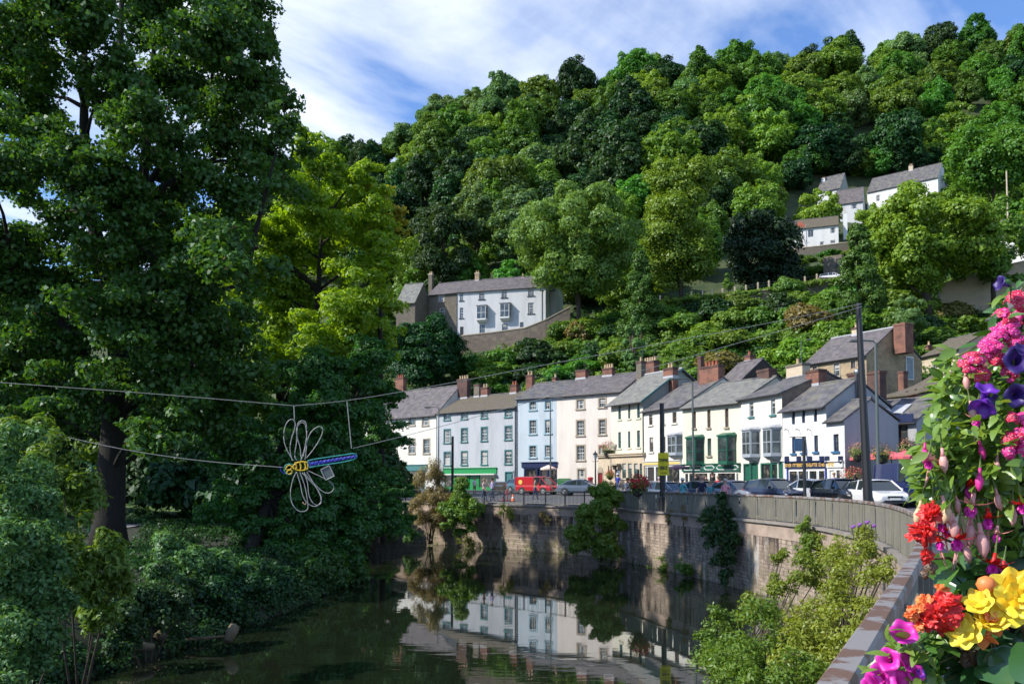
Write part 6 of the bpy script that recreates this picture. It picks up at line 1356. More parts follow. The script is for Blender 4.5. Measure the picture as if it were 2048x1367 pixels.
# ---------------------------------------------------------------- posts, lamps, poles
def post(name, label, px, d, ytop, r0, m='black', r1=None, arm=None, lantern=None, cat='lamp post', zb=None, group=None):
    x = X(px, d); z = zb if zb is not None else road_z(x, d); r = thing(name, label, cat, (x, d, z), 0, group); zt = Z(ytop, d)-z; r1 = r1 or r0*.7
    mb = MB(); mb.tube([(0, 0, 0), (0, 0, zt*.12), (0, 0, zt*.13), (0, 0, zt)], [r0*1.5, r0*1.5, r0, r1], 10); mb.build('post_shaft', M[m], r)
    if arm:
        dx, dz = arm; mb = MB(); mb.tube([(0, 0, zt-.1), (dx*.15, 0, zt+dz*.7), (dx*.5, 0, zt+dz), (dx, 0, zt+dz)], r1*.7, 6); ar = mb.build('arm', M[m], r); q = MB(); s = 1 if dx > 0 else -1
        q.box(min(dx, dx+.7*s), max(dx, dx+.7*s), -.12, .12, zt+dz-.1, zt+dz+.06); q.build('lamp_head', M['grey_metal'], r, bevel=.04)
    if lantern:
        q = MB(); q.lathe([(.10, zt), (.22, zt+.45), (.22, zt+.47)], 6); q.build('lantern_glass', M['greypaint'], r); q = MB(); q.lathe([(.27, zt+.47), (.10, zt+.68), (.04, zt+.72), (.03, zt+.86)], 6); q.build('lantern_cap', M[m], r)
        q = MB(); q.tube([(-.3, 0, zt-.2), (.3, 0, zt-.2)], .02, 5); q.build('ladder_bar', M[m], r)
    return r
post('street_lamp', 'thin grey street lamp at the left corner of the grey blue house', 877, 93, 816, .075, 'grey_metal', arm=(-.9, .12))
post('black_post', 'short black post in front of the emerald shop', 905, 82, 872, .13, 'black', .12, cat='post')
post('street_lamp', 'tall thin lamp post in front of the pale blue house', 1101, 82, 798, .08, 'grey_metal', arm=(.5, .1))
post('lantern_lamp', 'black old fashioned lantern lamp beside the arched red doorway', 1191, 82, 918, .09, 'black', lantern=True)
post('street_lamp', 'tall grey street lamp with a curved arm in front of the green oriels', 1387, 58, 764, .085, 'grey_metal', arm=(-.8, .25))
bp_ = post('banner_pole', 'black pole in the road carrying a yellow banner', 1325, 46.8, 806, .15, 'black', .12, cat='pole', zb=.1)
post('fence_post', 'black fence top post with the red geranium basket', 1277, 50.2, 938, .085, 'black', .05, cat='post', zb=-.05)
post('sign_post', 'thin black post with a small lamp at the curve of the fence', 1609, 33.2, 880, .075, 'black', .055, lantern=None, cat='post', zb=-.1)
post('street_lamp', 'grey street lamp with a short arm just right of the tall black pole', 1757, 51, 684, .11, 'grey_metal', arm=(-.85, .1))
post('street_lamp', 'small street lamp up on the slope left of the old sandstone house', 1607, 96, 682, .06, 'grey_metal', arm=(.6, .2), zb=9)
post('utility_pole', 'thin wooden pole standing among trees at the far right', 2032, 180, 342, .2, 'stone_pale', cat='pole', zb=45)
tp = post('telegraph_pole', 'tall thick black pole rising from the curved fence at the right', 1737, 27.4, 606, .155, 'black', .085, cat='pole', zb=.05)
tp.rotation_euler = (0, radians(-1.6), 0)
# yellow banner
M['banner'] = mat('yellow_banner', (.66, .56, .01), (.6, .5, .01), 4, .7)
tl, br = P(1316, 905, 46.6), P(1338, 950, 46.6); bn = thing('banner', 'yellow road safety banner with black capitals on the black pole', 'banner', (tl.x, tl.y, br.z)); W_, H_ = br.x-tl.x, tl.z-br.z
mb = MB(); n = 8; vs = []
for i in range(n+1):
    for j in range(2): vs.append((W_*i/n, .03*sin(i*.9), H_*j))
m2 = len(vs); vs += [(a, b+.01, c) for a, b, c in vs]
mb.add(vs, [(i*2, i*2+2, i*2+3, i*2+1) for i in range(n)] + [(m2+i*2, m2+i*2+1, m2+i*2+3, m2+i*2+2) for i in range(n)]); mb.build('banner_cloth', M['banner'], bn, fix=False)
def text(s, size, loc, m, parent, rot=(pi/2, 0, 0), ext=.004, bold=0, name='lettering', sx=1):
    cu = bpy.data.curves.new('t', 'FONT'); cu.body = s; cu.size = size; cu.extrude = ext; cu.align_x = 'CENTER'; cu.offset = bold; cu.resolution_u = 3
    o = bpy.data.objects.new('t', cu); C.objects.link(o); dg = bpy.context.evaluated_depsgraph_get(); me = bpy.data.meshes.new_from_object(o.evaluated_get(dg)); bpy.data.objects.remove(o)
    me.materials.clear(); me.materials.append(M[m]); q = link(name, me, parent); q.location = loc; q.rotation_euler = rot; q.scale = (sx, 1, 1); return q
text('THINK', W_*.38, (W_*.5, -.045, H_*.62), 'black', bn, bold=.007, sx=.74); text('BIKE', W_*.42, (W_*.5, -.045, H_*.27), 'black', bn, bold=.007, sx=.84)
mb = MB(); mb.box(W_*.2, W_*.8, -.045, -.04, H_*.10, H_*.125); mb.build('small_print', M['black'], bn)
# ---------------------------------------------------------------- wires and the dragonfly light
M['rope'] = mat('pale_cable', (.30, .30, .285), rough=.7); M['rope_dark'] = mat('grey_cable', (.19, .2, .2), rough=.7)
def cable(label, pts, r, m='rope', name='cable'):
    ps = [P(*q) for q in pts]; ps2 = smoothpl3(ps); o = thing(name, label, 'cable', ps[0]); mb = MB(); mb.tube([p-ps[0] for p in ps2], r, 5); mb.build('wire', M[m], o); return o
def smoothpl3(pl):
    for _ in range(2):
        q = [pl[0]]
        for a, b in zip(pl, pl[1:]): q += [a.lerp(b, .25), a.lerp(b, .75)]
        pl = q + [pl[-1]]
    return pl
cable('upper pale cable from the left edge to the hanger above the dragonfly', [(-260, 741, 24.0), (0, 765, 24.4), (300, 786, 24.7), (588, 811, 25)], .0075)
cable('upper cable from the dragonfly hanger across to the tall black pole', [(588, 811, 25), (694, 802, 25.1), (900, 766, 25.6), (1080, 731, 26), (1245, 701, 26.4), (1580, 638, 27), (1723, 607, 27.3)], .009, 'rope_dark')
cable('lower pale cable sagging from the left edge to the dragonfly head', [(-260, 780, 24.0), (0, 840, 24.4), (220, 895, 24.7), (400, 922, 24.9), (565, 934, 25)], .009)
cable('lower cable from the dragonfly tail across to the tall black pole', [(706, 896, 25), (840, 864, 25.3), (1050, 806, 25.8), (1262, 747, 26.2), (1426, 700, 26.6), (1580, 656, 27), (1724, 613, 27.3)], .009, 'rope_dark')
cable('short hanger cord between the upper cable and the dragonfly wings', [(588, 811, 25), (589, 838, 25)], .012, name='hanger'); cable('long hanger cord between the upper cable and the dragonfly tail', [(694, 802, 25.1), (703, 896, 25)], .012, name='hanger')
M['tube_w'] = mat('white_rope_light', (.34, .34, .325), rough=.5); M['tube_y'] = mat('yellow_rope_light', (.62, .40, .02), rough=.5); M['tube_t'] = mat('teal_rope_light', (.03, .28, .26), rough=.5); M['tube_b'] = mat('blue_rope_light', (.03, .04, .40), rough=.5)
D_ = 25.0; c0 = P(600, 932, D_); df = thing('dragonfly_light', 'big dragonfly of white, yellow and blue rope light hung over the river', 'light decoration', c0)
def zp(x, y): return P(540+x/5.26, 780+y/5.26, D_) - c0   # detail drawing scale of the wings
def loop(pts, r, m, name, closed=False):
    ps = [zp(*q) for q in pts]
    if closed: ps.append(ps[0])
    ps = smoothpl3(ps); ps = [p + Vector((0, random.Random(i).uniform(-.01, .01), 0)) for i, p in enumerate(ps)]
    mb = MB(); mb.tube(ps, r, 6); return mb.build(name, M[m], df, smooth=True)
loop([(245, 740), (160, 600), (140, 470), (165, 350), (220, 298), (262, 320), (268, 390), (220, 520), (208, 640), (235, 740)], .0115, 'tube_w', 'wing')
loop([(280, 735), (255, 690), (280, 560), (285, 420), (290, 340), (340, 312), (385, 340), (390, 480), (360, 640), (325, 740)], .0115, 'tube_w', 'wing')
loop([(330, 740), (320, 600), (285, 500), (275, 400), (320, 335), (370, 345), (385, 430), (390, 560), (370, 730)], .0115, 'tube_w', 'wing')
loop([(350, 700), (390, 520), (440, 420), (520, 372), (562, 400), (540, 490), (460, 620), (385, 710)], .0115, 'tube_w', 'wing')
loop([(275, 860), (230, 960), (208, 1120), (250, 1230), (320, 1282), (390, 1265), (405, 1220), (370, 1000), (315, 860)], .0115, 'tube_w', 'wing')
loop([(280, 860), (320, 980), (345, 1120), (400, 1200), (480, 1228), (540, 1190), (545, 1130), (500, 1030), (340, 870)], .0115, 'tube_w', 'wing')
loop([(360, 860), (400, 980), (405, 1100), (450, 1190), (510, 1215), (548, 1150), (500, 1040), (390, 860)], .0115, 'tube_w', 'wing')
loop([(400, 845), (520, 900), (640, 960), (680, 1020), (650, 1072), (590, 1086), (520, 1040), (430, 940), (360, 870)], .0115, 'tube_w', 'wing')
for q in ([(240, 805), (270, 765), (330, 750), (395, 755), (405, 800), (390, 835), (320, 845), (265, 835)],): loop(q, .024, 'tube_y', 'thorax', True)
for xx in (275, 322, 372): loop([(xx-8, 762), (xx+6, 800), (xx-2, 838)], .024, 'tube_y', 'thorax_stripe')
loop([(165, 830), (180, 795), (215, 785), (235, 810), (215, 835), (180, 838)], .02, 'tube_y', 'eye', True); loop([(175, 870), (190, 840), (220, 838), (240, 855), (220, 880), (195, 882)], .02, 'tube_y', 'eye', True)
loop([(240, 780), (190, 770), (150, 800), (150, 850), (180, 885), (230, 885)], .016, 'tube_t', 'head_outline'); loop([(110, 800), (105, 830), (125, 860), (155, 875)], .01, 'tube_b', 'antenna')
loop([(400, 740), (480, 722), (600, 705), (780, 680), (890, 660), (922, 690), (900, 722), (780, 755), (600, 780), (460, 800), (405, 820)], .018, 'tube_t', 'tail_outline', True)
zz = []
for i in range(24):
    t = i/23; x = 415 + t*490; yc = 778 - t*84; a = 30 - t*12; zz.append((x, yc + (a if i % 2 else -a)))
loop(zz, .022, 'tube_b', 'tail_filling'); loop([(x+8, 2*(778-(x-415)/490*84)-y) for x, y in zz], .018, 'tube_b', 'tail_filling')
a = P(656, 945, D_)-c0; mb = MB(); s = .17; ca, sa = cos(.45), sin(.45); f = lambda u, v, y: (a.x+u*ca-v*sa, y, a.z+u*sa+v*ca)
mb.hexa([f(-s*.8, -s, -.05), f(s*.8, -s, -.05), f(s*.8, -s, .05), f(-s*.8, -s, .05), f(-s*.8, s, -.05), f(s*.8, s, -.05), f(s*.8, s, .05), f(-s*.8, s, .05)]); bx = mb.build('control_box', M['grey_metal'], df)
mb = MB(); 
for u0, v0, u1, v1 in ((-1, -1, 1, -1), (1, -1, 1, 1), (1, 1, -1, 1), (-1, 1, -1, -1)): mb.tube([f(u0*s*.8, v0*s, -.06), f(u1*s*.8, v1*s, -.06)], .015, 5)
mb.build('box_rim', M['rope'], bx)
# park things seen under the sycamore
x = X(182, 44); post('park_lamp', 'dark green park lamp post behind the sycamore trunk', 182, 44, 960, .07, 'dkgreen', lantern=True, zb=bank_z(x, 44)-.05)
p = P(160, 1040, 48); a = thing('warning_marker', 'small yellow marker post in the park left of the lamp', 'post', (p.x, p.y, bank_z(p.x, 48))); mb = MB(); mb.lathe([(.09, 0), (.09, p.z-bank_z(p.x, 48)+.5), (.02, p.z-bank_z(p.x, 48)+.58)], 8); mb.build('post_shaft', M['f_yel'], a)
M['path'] = mat('pale_path', (.36, .31, .30), (.28, .25, .24), 2, .9); mb = MB(); q0, q1 = P(-60, 1062, 50), P(260, 1060, 50); mb.quad((q0.x, 49, -.9), (q1.x, 49, -.98), (q1.x, 52, -.93), (q0.x, 52, -.85)); tag(mb.build('path', M['path']), kind='structure')
# ---------------------------------------------------------------- the flower tower in the near right corner
def pet(n, c1, c2, rough=.5, trans=.25):
    m = leafmat(n, c1, c2, trans=trans, tcol=(1.2, 1.1, 1.0), hue=0.0, val=0.001, gloss=.04); M[n] = m
pet('p_verb_red', (.62, .012, .06), (.74, .03, .12)); pet('p_verb_pink', (.70, .015, .20), (.82, .05, .36)); pet('p_eye', (.8, .62, .6), (.8, .7, .7)); pet('p_violet', (.11, .018, .36), (.17, .03, .46)); pet('p_dkviolet', (.028, .012, .12), (.045, .016, .17)); pet('p_magenta', (.62, .008, .30), (.82, .04, .52)); pet('p_red', (.42, .003, .003), (.80, .022, .012)); pet('p_orange', (.75, .10, .02), (.88, .32, .08)); pet('p_yellow', (.80, .50, .008), (.90, .78, .06)); pet('p_apricot', (.85, .38, .12), (.85, .22, .05)); pet('p_bud', (.62, .55, .24), (.72, .52, .32)); pet('p_pinkbud', (.75, .26, .28), (.78, .44, .40)); pet('p_dead', (.10, .05, .03), (.2, .11, .06))
G('leaf_fuchsia', (.115, .235, .025), (.21, .33, .05), trans=.4, val=.1, hue=.01, gloss=.06, groug=.35); G('leaf_geranium', (.035, .12, .02), (.08, .19, .03), trans=.25, val=.1, hue=.01, gloss=.06, groug=.35); G('leaf_begonia', (.025, .09, .025), (.05, .13, .03), trans=.2, val=.1, hue=.01, gloss=.09, groug=.3)
G('stem_green', (.09, .13, .03), (.13, .17, .05), trans=0, val=.1); M['stem_g'] = LF['stem_green']; M['stem_red'] = mat('reddish_stem', (.12, .05, .025), (.08, .07, .03), 20)
VIEW = Vector((0, -1, 0))
def basis(n):
    n = Vector(n).normalized(); a = n.cross(Vector((0, 0, 1)))
    if a.length < .1: a = n.cross(Vector((1, 0, 0)))
    a.normalize(); return a, n.cross(a), n
def smooth_sub(o, lv=1):
    m = o.modifiers.new('smooth', 'SUBSURF'); m.levels = lv; m.render_levels = lv; return o
def leafshape(mb, c, tip, nrm, L, W, curl=.15, seg=5, round_=False, fold=.12):
    """real leaf blade: midrib, curved tip, side veins implied by the fold"""
    t = Vector(tip).normalized(); n = Vector(nrm); n = (n - t*n.dot(t)).normalized(); b = t.cross(n); c = Vector(c); vs = []
    for i in range(seg+1):
        s = i/seg; w = (sin(pi*min(s*.96+.04, 1))**.75 if not round_ else sin(pi*(s*.9+.1)*.97)**.5)*W/2*(1.15-.35*s)
        if i == seg: w = .0015
        p = c + t*L*s - n*curl*L*s*s
        vs += [p - b*w + n*w*fold*2, p, p + b*w + n*w*fold*2]
    mb.add(vs, [f for i in range(seg) for f in ((i*3, i*3+1, i*3+4, i*3+3), (i*3+1, i*3+2, i*3+5, i*3+4))])
def petal(mb, c, out, nrm, L, W, curl=-.2, seg=4, notch=.0, ruffle=.0, ph=0, width_pow=.7):
    t = Vector(out).normalized(); n = Vector(nrm); n = (n - t*n.dot(t)).normalized(); b = t.cross(n); c = Vector(c); vs = []
    for i in range(seg+1):
        s = i/seg
        for j in range(-2, 3):
            w = W/2*(sin(pi*(s*.82+.10))**width_pow); q = j/2
            p = c + t*(L*s*(1-.10*q*q - notch*(q == 0)*s)) + b*q*w + n*(curl*L*s*s + ruffle*L*sin(ph+q*5+s*3)*s - .12*W*q*q)
            vs.append(p)
    mb.add(vs, [(i*5+j, i*5+j+1, (i+1)*5+j+1, (i+1)*5+j) for i in range(seg) for j in range(4)])
rng = random.Random(99)
def rv(s): return Vector((rng.gauss(0, s), rng.gauss(0, s), rng.gauss(0, s)))
def pxr(r, d): return r*d/F
TW = thing('flower_tower', 'dark moss lined planter tower hidden among the trailing flowers at the right edge', 'planter', (1.36, 2.02, 0))
M['moss'] = mat('moss_liner', (.02, .022, .01), (.045, .04, .02), 30, .95, bump=.5)
mb = MB(); mb.lathe([(.10, 0), (.16, .5), (.21, .8), (.27, 1.1), (.285, 1.5), (.25, 1.9), (.17, 2.15), (.05, 2.25)], 18); mb.build('liner', M['moss'], TW, smooth=True)
mb = MB(); mb.lathe([(.24, 0), (.24, .08), (.05, .12), (.05, .5)], 14); mb.build('stand', M['black'], TW)
def foliage(name, label, cat, regions, matn, n, Lr, Wf, seed, curl=.25, round_=False, flowers=None, group='bedding plants in the flower tower', droop=.5, stemn=8):
    """regions: (px, py, depth, radius px). a plant whose leaves fill these patches"""
    rg = random.Random(seed); c0 = P(*regions[0][:3]); r = thing(name, label, cat, c0, 0, group); mb = MB(); A = [q[3]**2 for q in regions]
    core = Vector((1.36, 2.02, 0))
    for _ in range(n):
        a, b, d, q = rg.choices(regions, A)[0]; ang = rg.uniform(0, 2*pi); k = q*sqrt(rg.random()); p = P(a+k*cos(ang), b+k*sin(ang), d + rg.gauss(0, .06)) - c0
        out = (p + c0 - core); out.z = 0; out.normalize(); out = (out*.8 + Vector((rg.gauss(0, .6), rg.gauss(0, .6), rg.gauss(-droop*.5, .5)))).normalized()
        nr = Vector((rg.gauss(-.5, .45), rg.gauss(-.35, .45), rg.gauss(.75, .4))); L = Lr*rg.uniform(.55, 1.25); leafshape(mb, p, out, nr, L, L*Wf*rg.uniform(.85, 1.15), curl*rg.uniform(.2, 1.6), 5, round_)
    mb.build('foliage', LF[matn], r, smooth=True, fix=False)
    mb = MB()
    for i in range(stemn):
        a, b, d, q = rg.choice(regions); p = P(a+rg.uniform(-q, q), b+rg.uniform(-q, q), d)-c0; s = Vector((1.30, 2.0, p.z+c0.z+rg.uniform(-.02, .16)))-c0; mb.tube([s, (s*.45+p*.55)+Vector((0, 0, .05)), p], [.0035, .003, .002], 5)
    mb.build('stem', M['stem_g'], r, smooth=True); return r, c0
# fuchsia
fu, fc = foliage('fuchsia_plant', 'trailing fuchsia with pale green leaves and hanging pink and cream buds', 'plant', [(1905, 800, 1.86, 34), (1900, 850, 1.85, 50), (1880, 905, 1.84, 46), (1930, 930, 1.84, 60), (1990, 880, 1.84, 60), (1960, 760, 1.9, 50), (1915, 730, 1.92, 34), (1880, 970, 1.84, 42), (1950, 985, 1.86, 50), (2020, 960, 1.84, 50), (2020, 800, 1.88, 55), (1850, 935, 1.84, 22), (2030, 1060, 1.9, 50), (1895, 770, 1.9, 24)], 'leaf_fuchsia', 1500, .037, .5, 5, stemn=26)
def fuchsia_flower(px, py, d, s=1.0, openf=True, ang=0):
    openf = openf or rng.random() < .42; o = P(px, py, d)-fc; dn = Vector((sin(ang), rng.uniform(-.1, .1), -cos(ang))); u, v_, _ = basis(dn); L = .034*s
    mb = MB(); mb.tube([o-dn*.035*s, o-dn*.015*s, o], [.0013, .0016, .003], 6); st = mb.build('flower', M['stem_g'], fu)
    mb = MB(); mb.tube([o, o+dn*.012*s, o+dn*.02*s], [.0035*s, .004*s, .006*s], 8); 
    if openf:
        for i in range(4):
            a = 2*pi*i/4+.4; q = u*cos(a)+v_*sin(a); petal(mb, o+dn*.018*s, (q + dn*.25+Vector((0, 0, .25))), -dn, L, L*.36, .3, 4, width_pow=1.1)
        mb.build('sepals', M['p_red' if rng.random() < .65 else 'p_pinkbud'], st, smooth=True, fix=False)
        mb = MB()
        for i in range(6):
            a = 2*pi*i/6; q = u*cos(a)+v_*sin(a); petal(mb, o+dn*.02*s, dn+q*.35, q, .022*s, .02*s, .05, 4)
        mb.build('corolla', M['p_magenta'], st, smooth=True, fix=False)
        mb = MB()
        for i in range(5): mb.tube([o+dn*.02*s, o+dn*(.06+.006*i)*s+u*(i-2)*.003*s], .0007, 4)
        mb.build('stamens', M['p_pinkbud'], st)
    else:
        mb.tube([o+dn*.02*s, o+dn*.034*s, o+dn*.05*s, o+dn*.062*s], [.006*s, .0105*s, .008*s, .001*s], 10); mb.build('bud', M[rng.choice(['p_bud', 'p_pinkbud', 'p_pinkbud', 'p_verb_pink'])], st, smooth=True)
for px, py, s, op in [(1860, 905, 1.1, 0), (1850, 885, .9, 0), (1884, 895, 1.1, 0), (1875, 915, .9, 0), (1842, 1000, 1.1, 0), (1866, 1000, 1.2, 1), (1884, 990, 1.3, 0), (1875, 1030, 1.1, 0), (1905, 1025, 1.2, 0), (1900, 1000, 1.0, 0), (1936, 950, 1.5, 1), (1948, 985, 1.6, 0), (1942, 1028, 1.4, 0), (1958, 1045, 1.5, 0), (1975, 1015, 1.4, 0), (1918, 1055, 1.5, 1), (1928, 1075, 1.1, 0), (1990, 1105, 1.5, 1), (2008, 1120, 1.1, 0), (1995, 1050, 1.1, 0), (2025, 1000, 1.1, 0), (1955, 820, 1.1, 1), (1940, 800, .9, 0), (1990, 975, 1.0, 0), (1960, 935, 1.0, 0), (1875, 1065, 1.1, 0), (1890, 1045, 1.0, 0), (1930, 740, .9, 0), (1968, 720, 1.0, 1), (2040, 990, 1.2, 1), (1910, 985, .9, 0), (1852, 1020, 1.0, 0), (1958, 880, .9, 0), (1995, 910, .9, 0)]:
    fuchsia_flower(px, py, 1.76+rng.uniform(-.03, .02), s*.78, op, rng.uniform(-.25, .25))
# verbenas
def cluster(par, c0, px, py, d, rpx, mts, n=26, fl=.0085, name='flower_cluster', eye=True, nrm=(-.35, -.85, .35)):
    o = P(px, py, d)-c0; R = pxr(rpx, d); mb = MB(); ey = MB(); n0 = Vector(nrm).normalized(); mb.mi = 0
    mats = [M[m] for m in mts]
    for i in range(n):
        dv = (n0 + rv(.55)).normalized(); c = o + dv*R*rng.uniform(.8, 1.05); u, v_, w_ = basis((dv+n0*.5+rv(.2 if name != 'flower_head' else .55))); mb.mi = rng.randrange(len(mats)); a0 = rng.uniform(0, 6)
        for k in range(5):
            a = a0+2*pi*k/5; petal(mb, c, u*cos(a)+v_*sin(a), w_, fl*rng.uniform(.85, 1.2), fl*.95, -.15 if name != 'flower_head' else rng.uniform(-.3, .35), 3, notch=.18, ruffle=0 if name != 'flower_head' else .10, ph=k*2.1)
        if eye: ey.lathe([(.0014, 0), (.001, .001)], 6, c+w_*.0008)
    b = mb.build(name, mats, par, smooth=True, fix=False)
    if name == 'flower_head': smooth_sub(b, 1)
    if eye: ey.build('flower_eye', M['p_eye'], b)
    st = MB()
    for i in range(7): dv = (n0+rv(.5)).normalized(); st.tube([o-n0*R*.9, o+dv*R*.85], .0012, 4)
    st.build('stalk', M['stem_g'], b); return b
ve, vc = foliage('verbena_plant', 'verbena with crowded clusters of red and hot pink florets at the top right', 'plant', [(2010, 640, 1.9, 40), (2030, 720, 1.9, 46), (1960, 720, 1.93, 34), (2035, 580, 1.93, 24), (2030, 900, 1.86, 30), (1990, 740, 1.92, 50)], 'leaf_geranium', 170, .036, .42, 6, stemn=10)
for px, py, r, ms in [(2034, 606, 26, ['p_verb_red']), (2042, 640, 24, ['p_verb_red', 'p_verb_pink']), (2008, 640, 24, ['p_verb_pink', 'p_verb_red']), (2015, 664, 26, ['p_verb_pink']), (1992, 682, 30, ['p_verb_pink']), (2026, 690, 26, ['p_verb_red', 'p_verb_pink']), (1974, 700, 24, ['p_verb_pink']), (2040, 715, 22, ['p_verb_red']), (1945, 726, 26, ['p_verb_red', 'p_verb_pink']), (1928, 738, 18, ['p_verb_red']), (1960, 748, 20, ['p_verb_red']), (1990, 720, 20, ['p_verb_red']), (2022, 745, 20, ['p_verb_red', 'p_verb_pink']), (2046, 842, 20, ['p_verb_pink']), (2024, 838, 13, ['p_verb_red']), (2046, 870, 20, ['p_verb_pink', 'p_verb_red']), (2020, 880, 15, ['p_verb_red']), (2016, 905, 13, ['p_verb_pink']), (2046, 900, 16, ['p_verb_pink'])]:
    cluster(ve, vc, px, py, 1.76 if py < 800 else 1.72, r, ms, int(10+r*.7), .0078)
# petunias (trumpets)
def trumpet(par, c0, px, py, d, s, m, nrm, dark=None):
    o = P(px, py, d)-c0; u, v_, n = basis(nrm); mb = MB(); N_ = 20; R = .034*s; prof = [(-.05, .003), (-.03, .006), (-.012, .011), (0, .020), (.006, .030), (.004, .036)]; vs = []
    for k, (h, r) in enumerate(prof):
        for i in range(N_):
            a = 2*pi*i/N_; lobe = 1+.10*cos(5*a)*(k/5)**2; ruf = .006*sin(5*a+1.2)*(k/5)**3
            vs.append(o + n*(h*s+ruf*s) + (u*cos(a)+v_*sin(a))*r*s*lobe)
    mb.add(vs, [(k*N_+i, k*N_+(i+1) % N_, (k+1)*N_+(i+1) % N_, (k+1)*N_+i) for k in range(len(prof)-1) for i in range(N_)]); b = smooth_sub(mb.build('flower', M[m], par, smooth=True, fix=False), 1)
    mb = MB(); mb.tube([o-n*.05*s-Vector((0, 0, .03)), o-n*.055*s, o-n*.045*s], [.0015, .003, .0038], 6); mb.build('calyx', M['stem_g'], b); return b
pe, pc = foliage('petunia_plant', 'petunia with violet trumpet flowers among the fuchsia leaves', 'plant', [(2000, 810, 1.86, 30), (2030, 760, 1.9, 34), (2010, 600, 1.92, 20), (2030, 850, 1.86, 30)], 'leaf_fuchsia', 110, .036, .5, 7, stemn=6)
for px, py, s, m, nr in [(1972, 778, 1.05, 'p_violet', (.05, -.55, .8)), (1965, 815, 1.25, 'p_violet', (-.5, -.35, -.72)), (1985, 800, .8, 'p_dkviolet', (.6, -.6, -.3)), (2036, 720, 1.35, 'p_dkviolet', (-.2, -.9, .1)), (2034, 790, 1.15, 'p_dkviolet', (-.3, -.9, -.2)), (2000, 566, .75, 'p_dkviolet', (-.95, -.1, .25)), (2044, 700, .8, 'p_dkviolet', (.2, -.8, .5))]: trumpet(pe, pc, px, py, 1.72, s*.6, m, nr)
pm, mc = foliage('petunia_plant', 'magenta petunia spilling over the rail at the lower right', 'plant', [(1800, 1300, 1.78, 34), (1840, 1330, 1.78, 40), (1770, 1360, 1.78, 34), (1860, 1290, 1.82, 30), (1820, 1370, 1.78, 40), (1800, 1262, 1.8, 14)], 'leaf_fuchsia', 190, .034, .5, 8, stemn=14)
for px, py, s, m, nr in [(1808, 1264, 1.05, 'p_magenta', (-.2, -.75, .6)), (1777, 1318, .9, 'p_magenta', (-.5, -.7, .3)), (1812, 1322, .85, 'p_magenta', (.5, -.6, .4)), (1762, 1356, 1.15, 'p_magenta', (-.2, -.85, .4)), (1795, 1365, 1.1, 'p_magenta', (.2, -.9, .3)), (1830, 1345, .75, 'p_magenta', (.2, -.9, .3)), (1835, 1310, .55, 'p_violet', (.2, -.8, .5)), (1842, 1345, .35, 'p_violet', (.1, -.8, .5)), (1745, 1366, .8, 'p_magenta', (-.5, -.7, .3))]: trumpet(pm, mc, px, py, 1.70, s*.72, m, nr)
# geranium
ge, gc = foliage('geranium_plant', 'geranium with round scalloped leaves and red and orange flower heads', 'plant', [(1930, 1125, 1.86, 30), (1960, 1170, 1.85, 36), (1920, 1190, 1.86, 26), (1900, 1280, 1.86, 34), (1960, 1120, 1.88, 30), (1870, 1310, 1.85, 30), (2020, 1140, 1.88, 36)], 'leaf_geranium', 70, .062, 1.0, 9, round_=True, curl=.15, stemn=8)
def geranium(px, py, r, ms, n, fl=.015): return cluster(ge, gc, px, py, 1.70, r, ms, n, fl, 'flower_head', eye=False)
geranium(1884, 1222, 36, ['p_red'], 30, .021); geranium(1862, 1235, 18, ['p_red'], 14, .017); geranium(1846, 1066, 24, ['p_red'], 26, .016); geranium(1860, 1030, 16, ['p_red'], 12, .015); geranium(1854, 1110, 10, ['p_red'], 6, .011); geranium(1852, 1208, 16, ['p_orange'], 14, .013); geranium(1826, 1226, 13, ['p_orange'], 12, .011); geranium(1836, 1250, 10, ['p_orange', 'p_red'], 8, .010); geranium(1886, 1178, 9, ['p_orange'], 7, .010)
mb = MB()
for a, b, c, e in ((1955, 1135, 1870, 1068), (1925, 1320, 1886, 1235), (1900, 1300, 1860, 1245), (1935, 1140, 1858, 1118)):
    p, q = P(a, b, 1.84)-gc, P(c, e, 1.72)-gc; mb.tube([p, (p+q)/2+Vector((0, 0, .015)), q], [.0035, .003, .0022], 6)
mb.build('flower_stalk', M['stem_red'], ge, smooth=True)
cluster(ge, gc, 1862, 1135, 1.72, 14, ['p_dead'], 16, .006, 'withered_head', eye=False); cluster(ge, gc, 1850, 1148, 1.72, 8, ['p_dead'], 8, .006, 'withered_head', eye=False); cluster(ge, gc, 1892, 1262, 1.715, 16, ['p_dead', 'p_red'], 14, .008, 'withered_head', eye=False); cluster(ge, gc, 1935, 1320, 1.80, 26, ['p_dead'], 30, .008, 'withered_head', eye=False)
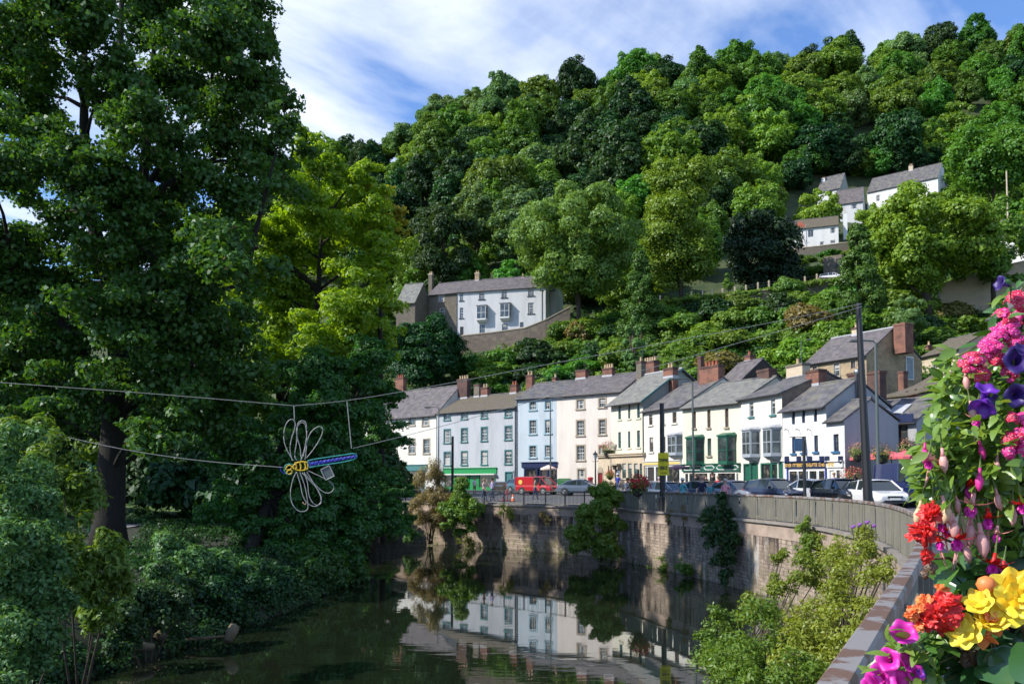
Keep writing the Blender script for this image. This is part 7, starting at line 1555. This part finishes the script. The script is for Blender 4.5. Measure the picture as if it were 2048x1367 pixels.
# begonia
be, bc = foliage('begonia_plant', 'begonia with large yellow and apricot double flowers and pointed dark leaves', 'plant', [(2010, 1300, 1.80, 40), (1980, 1340, 1.80, 40), (2030, 1350, 1.82, 44), (1940, 1350, 1.84, 30), (2030, 1270, 1.85, 30), (2040, 1130, 1.86, 26)], 'leaf_begonia', 60, .085, .72, 10, curl=.25, stemn=5)
def begonia(px, py, s, ms, nrm=(-.3, -.9, .3), layers=((1, 9, .2), (.78, 8, .55), (.55, 6, .95), (.32, 5, 1.6))):
    o = P(px, py, 1.68)-bc; u, v_, n = basis(nrm); mb = MB(); mats = [M[m] for m in ms]
    for li, (k, cnt, lift) in enumerate(layers):
        for i in range(cnt):
            a = 2*pi*(i+.5*li)/cnt + rng.uniform(-.15, .15); q = u*cos(a)+v_*sin(a); mb.mi = min(li//2, len(mats)-1); petal(mb, o+n*.004*li*s, q+n*lift*.6, n, .038*s*k, .034*s*k, .12, 4, ruffle=.06, ph=i*1.7)
    b = smooth_sub(mb.build('flower', mats, be, smooth=True, fix=False), 2); return b
begonia(2032, 1196, 1.65, ['p_yellow']); begonia(1928, 1262, 1.0, ['p_yellow'], (-.6, -.7, .3), ((1, 7, .2), (.7, 6, .6))); begonia(1958, 1205, .85, ['p_yellow'], (-.5, -.6, .55), ((1, 6, .5), (.7, 5, .9))); begonia(1976, 1245, 1.05, ['p_yellow', 'p_apricot'], (.0, -.6, .75), ((1, 7, .7), (.8, 6, 1.1), (.5, 5, 1.5))); begonia(1988, 1255, .7, ['p_apricot'], (.1, -.5, -.7), ((1, 5, .6),)); begonia(1968, 1275, .7, ['p_apricot'], (-.2, -.6, -.7), ((1, 4, .7),))
mb = MB(); o = P(1972, 1170, 1.69)-bc; mb.lathe([(.002, -.018), (.014, -.010), (.0185, .002), (.014, .014), (.002, .019)], 14, o); mb.build('bud', M['p_apricot'], be, smooth=True)
mb = MB()
for a, b in ((2032, 1215), (1930, 1270), (1975, 1255), (1972, 1185)):
    p, q = P(a+30, b+90, 1.8)-bc, P(a, b, 1.69)-bc; mb.tube([p, (p+q)/2, q], [.005, .0045, .003], 6)
mb.build('flower_stalk', M['stem_red'], be, smooth=True)
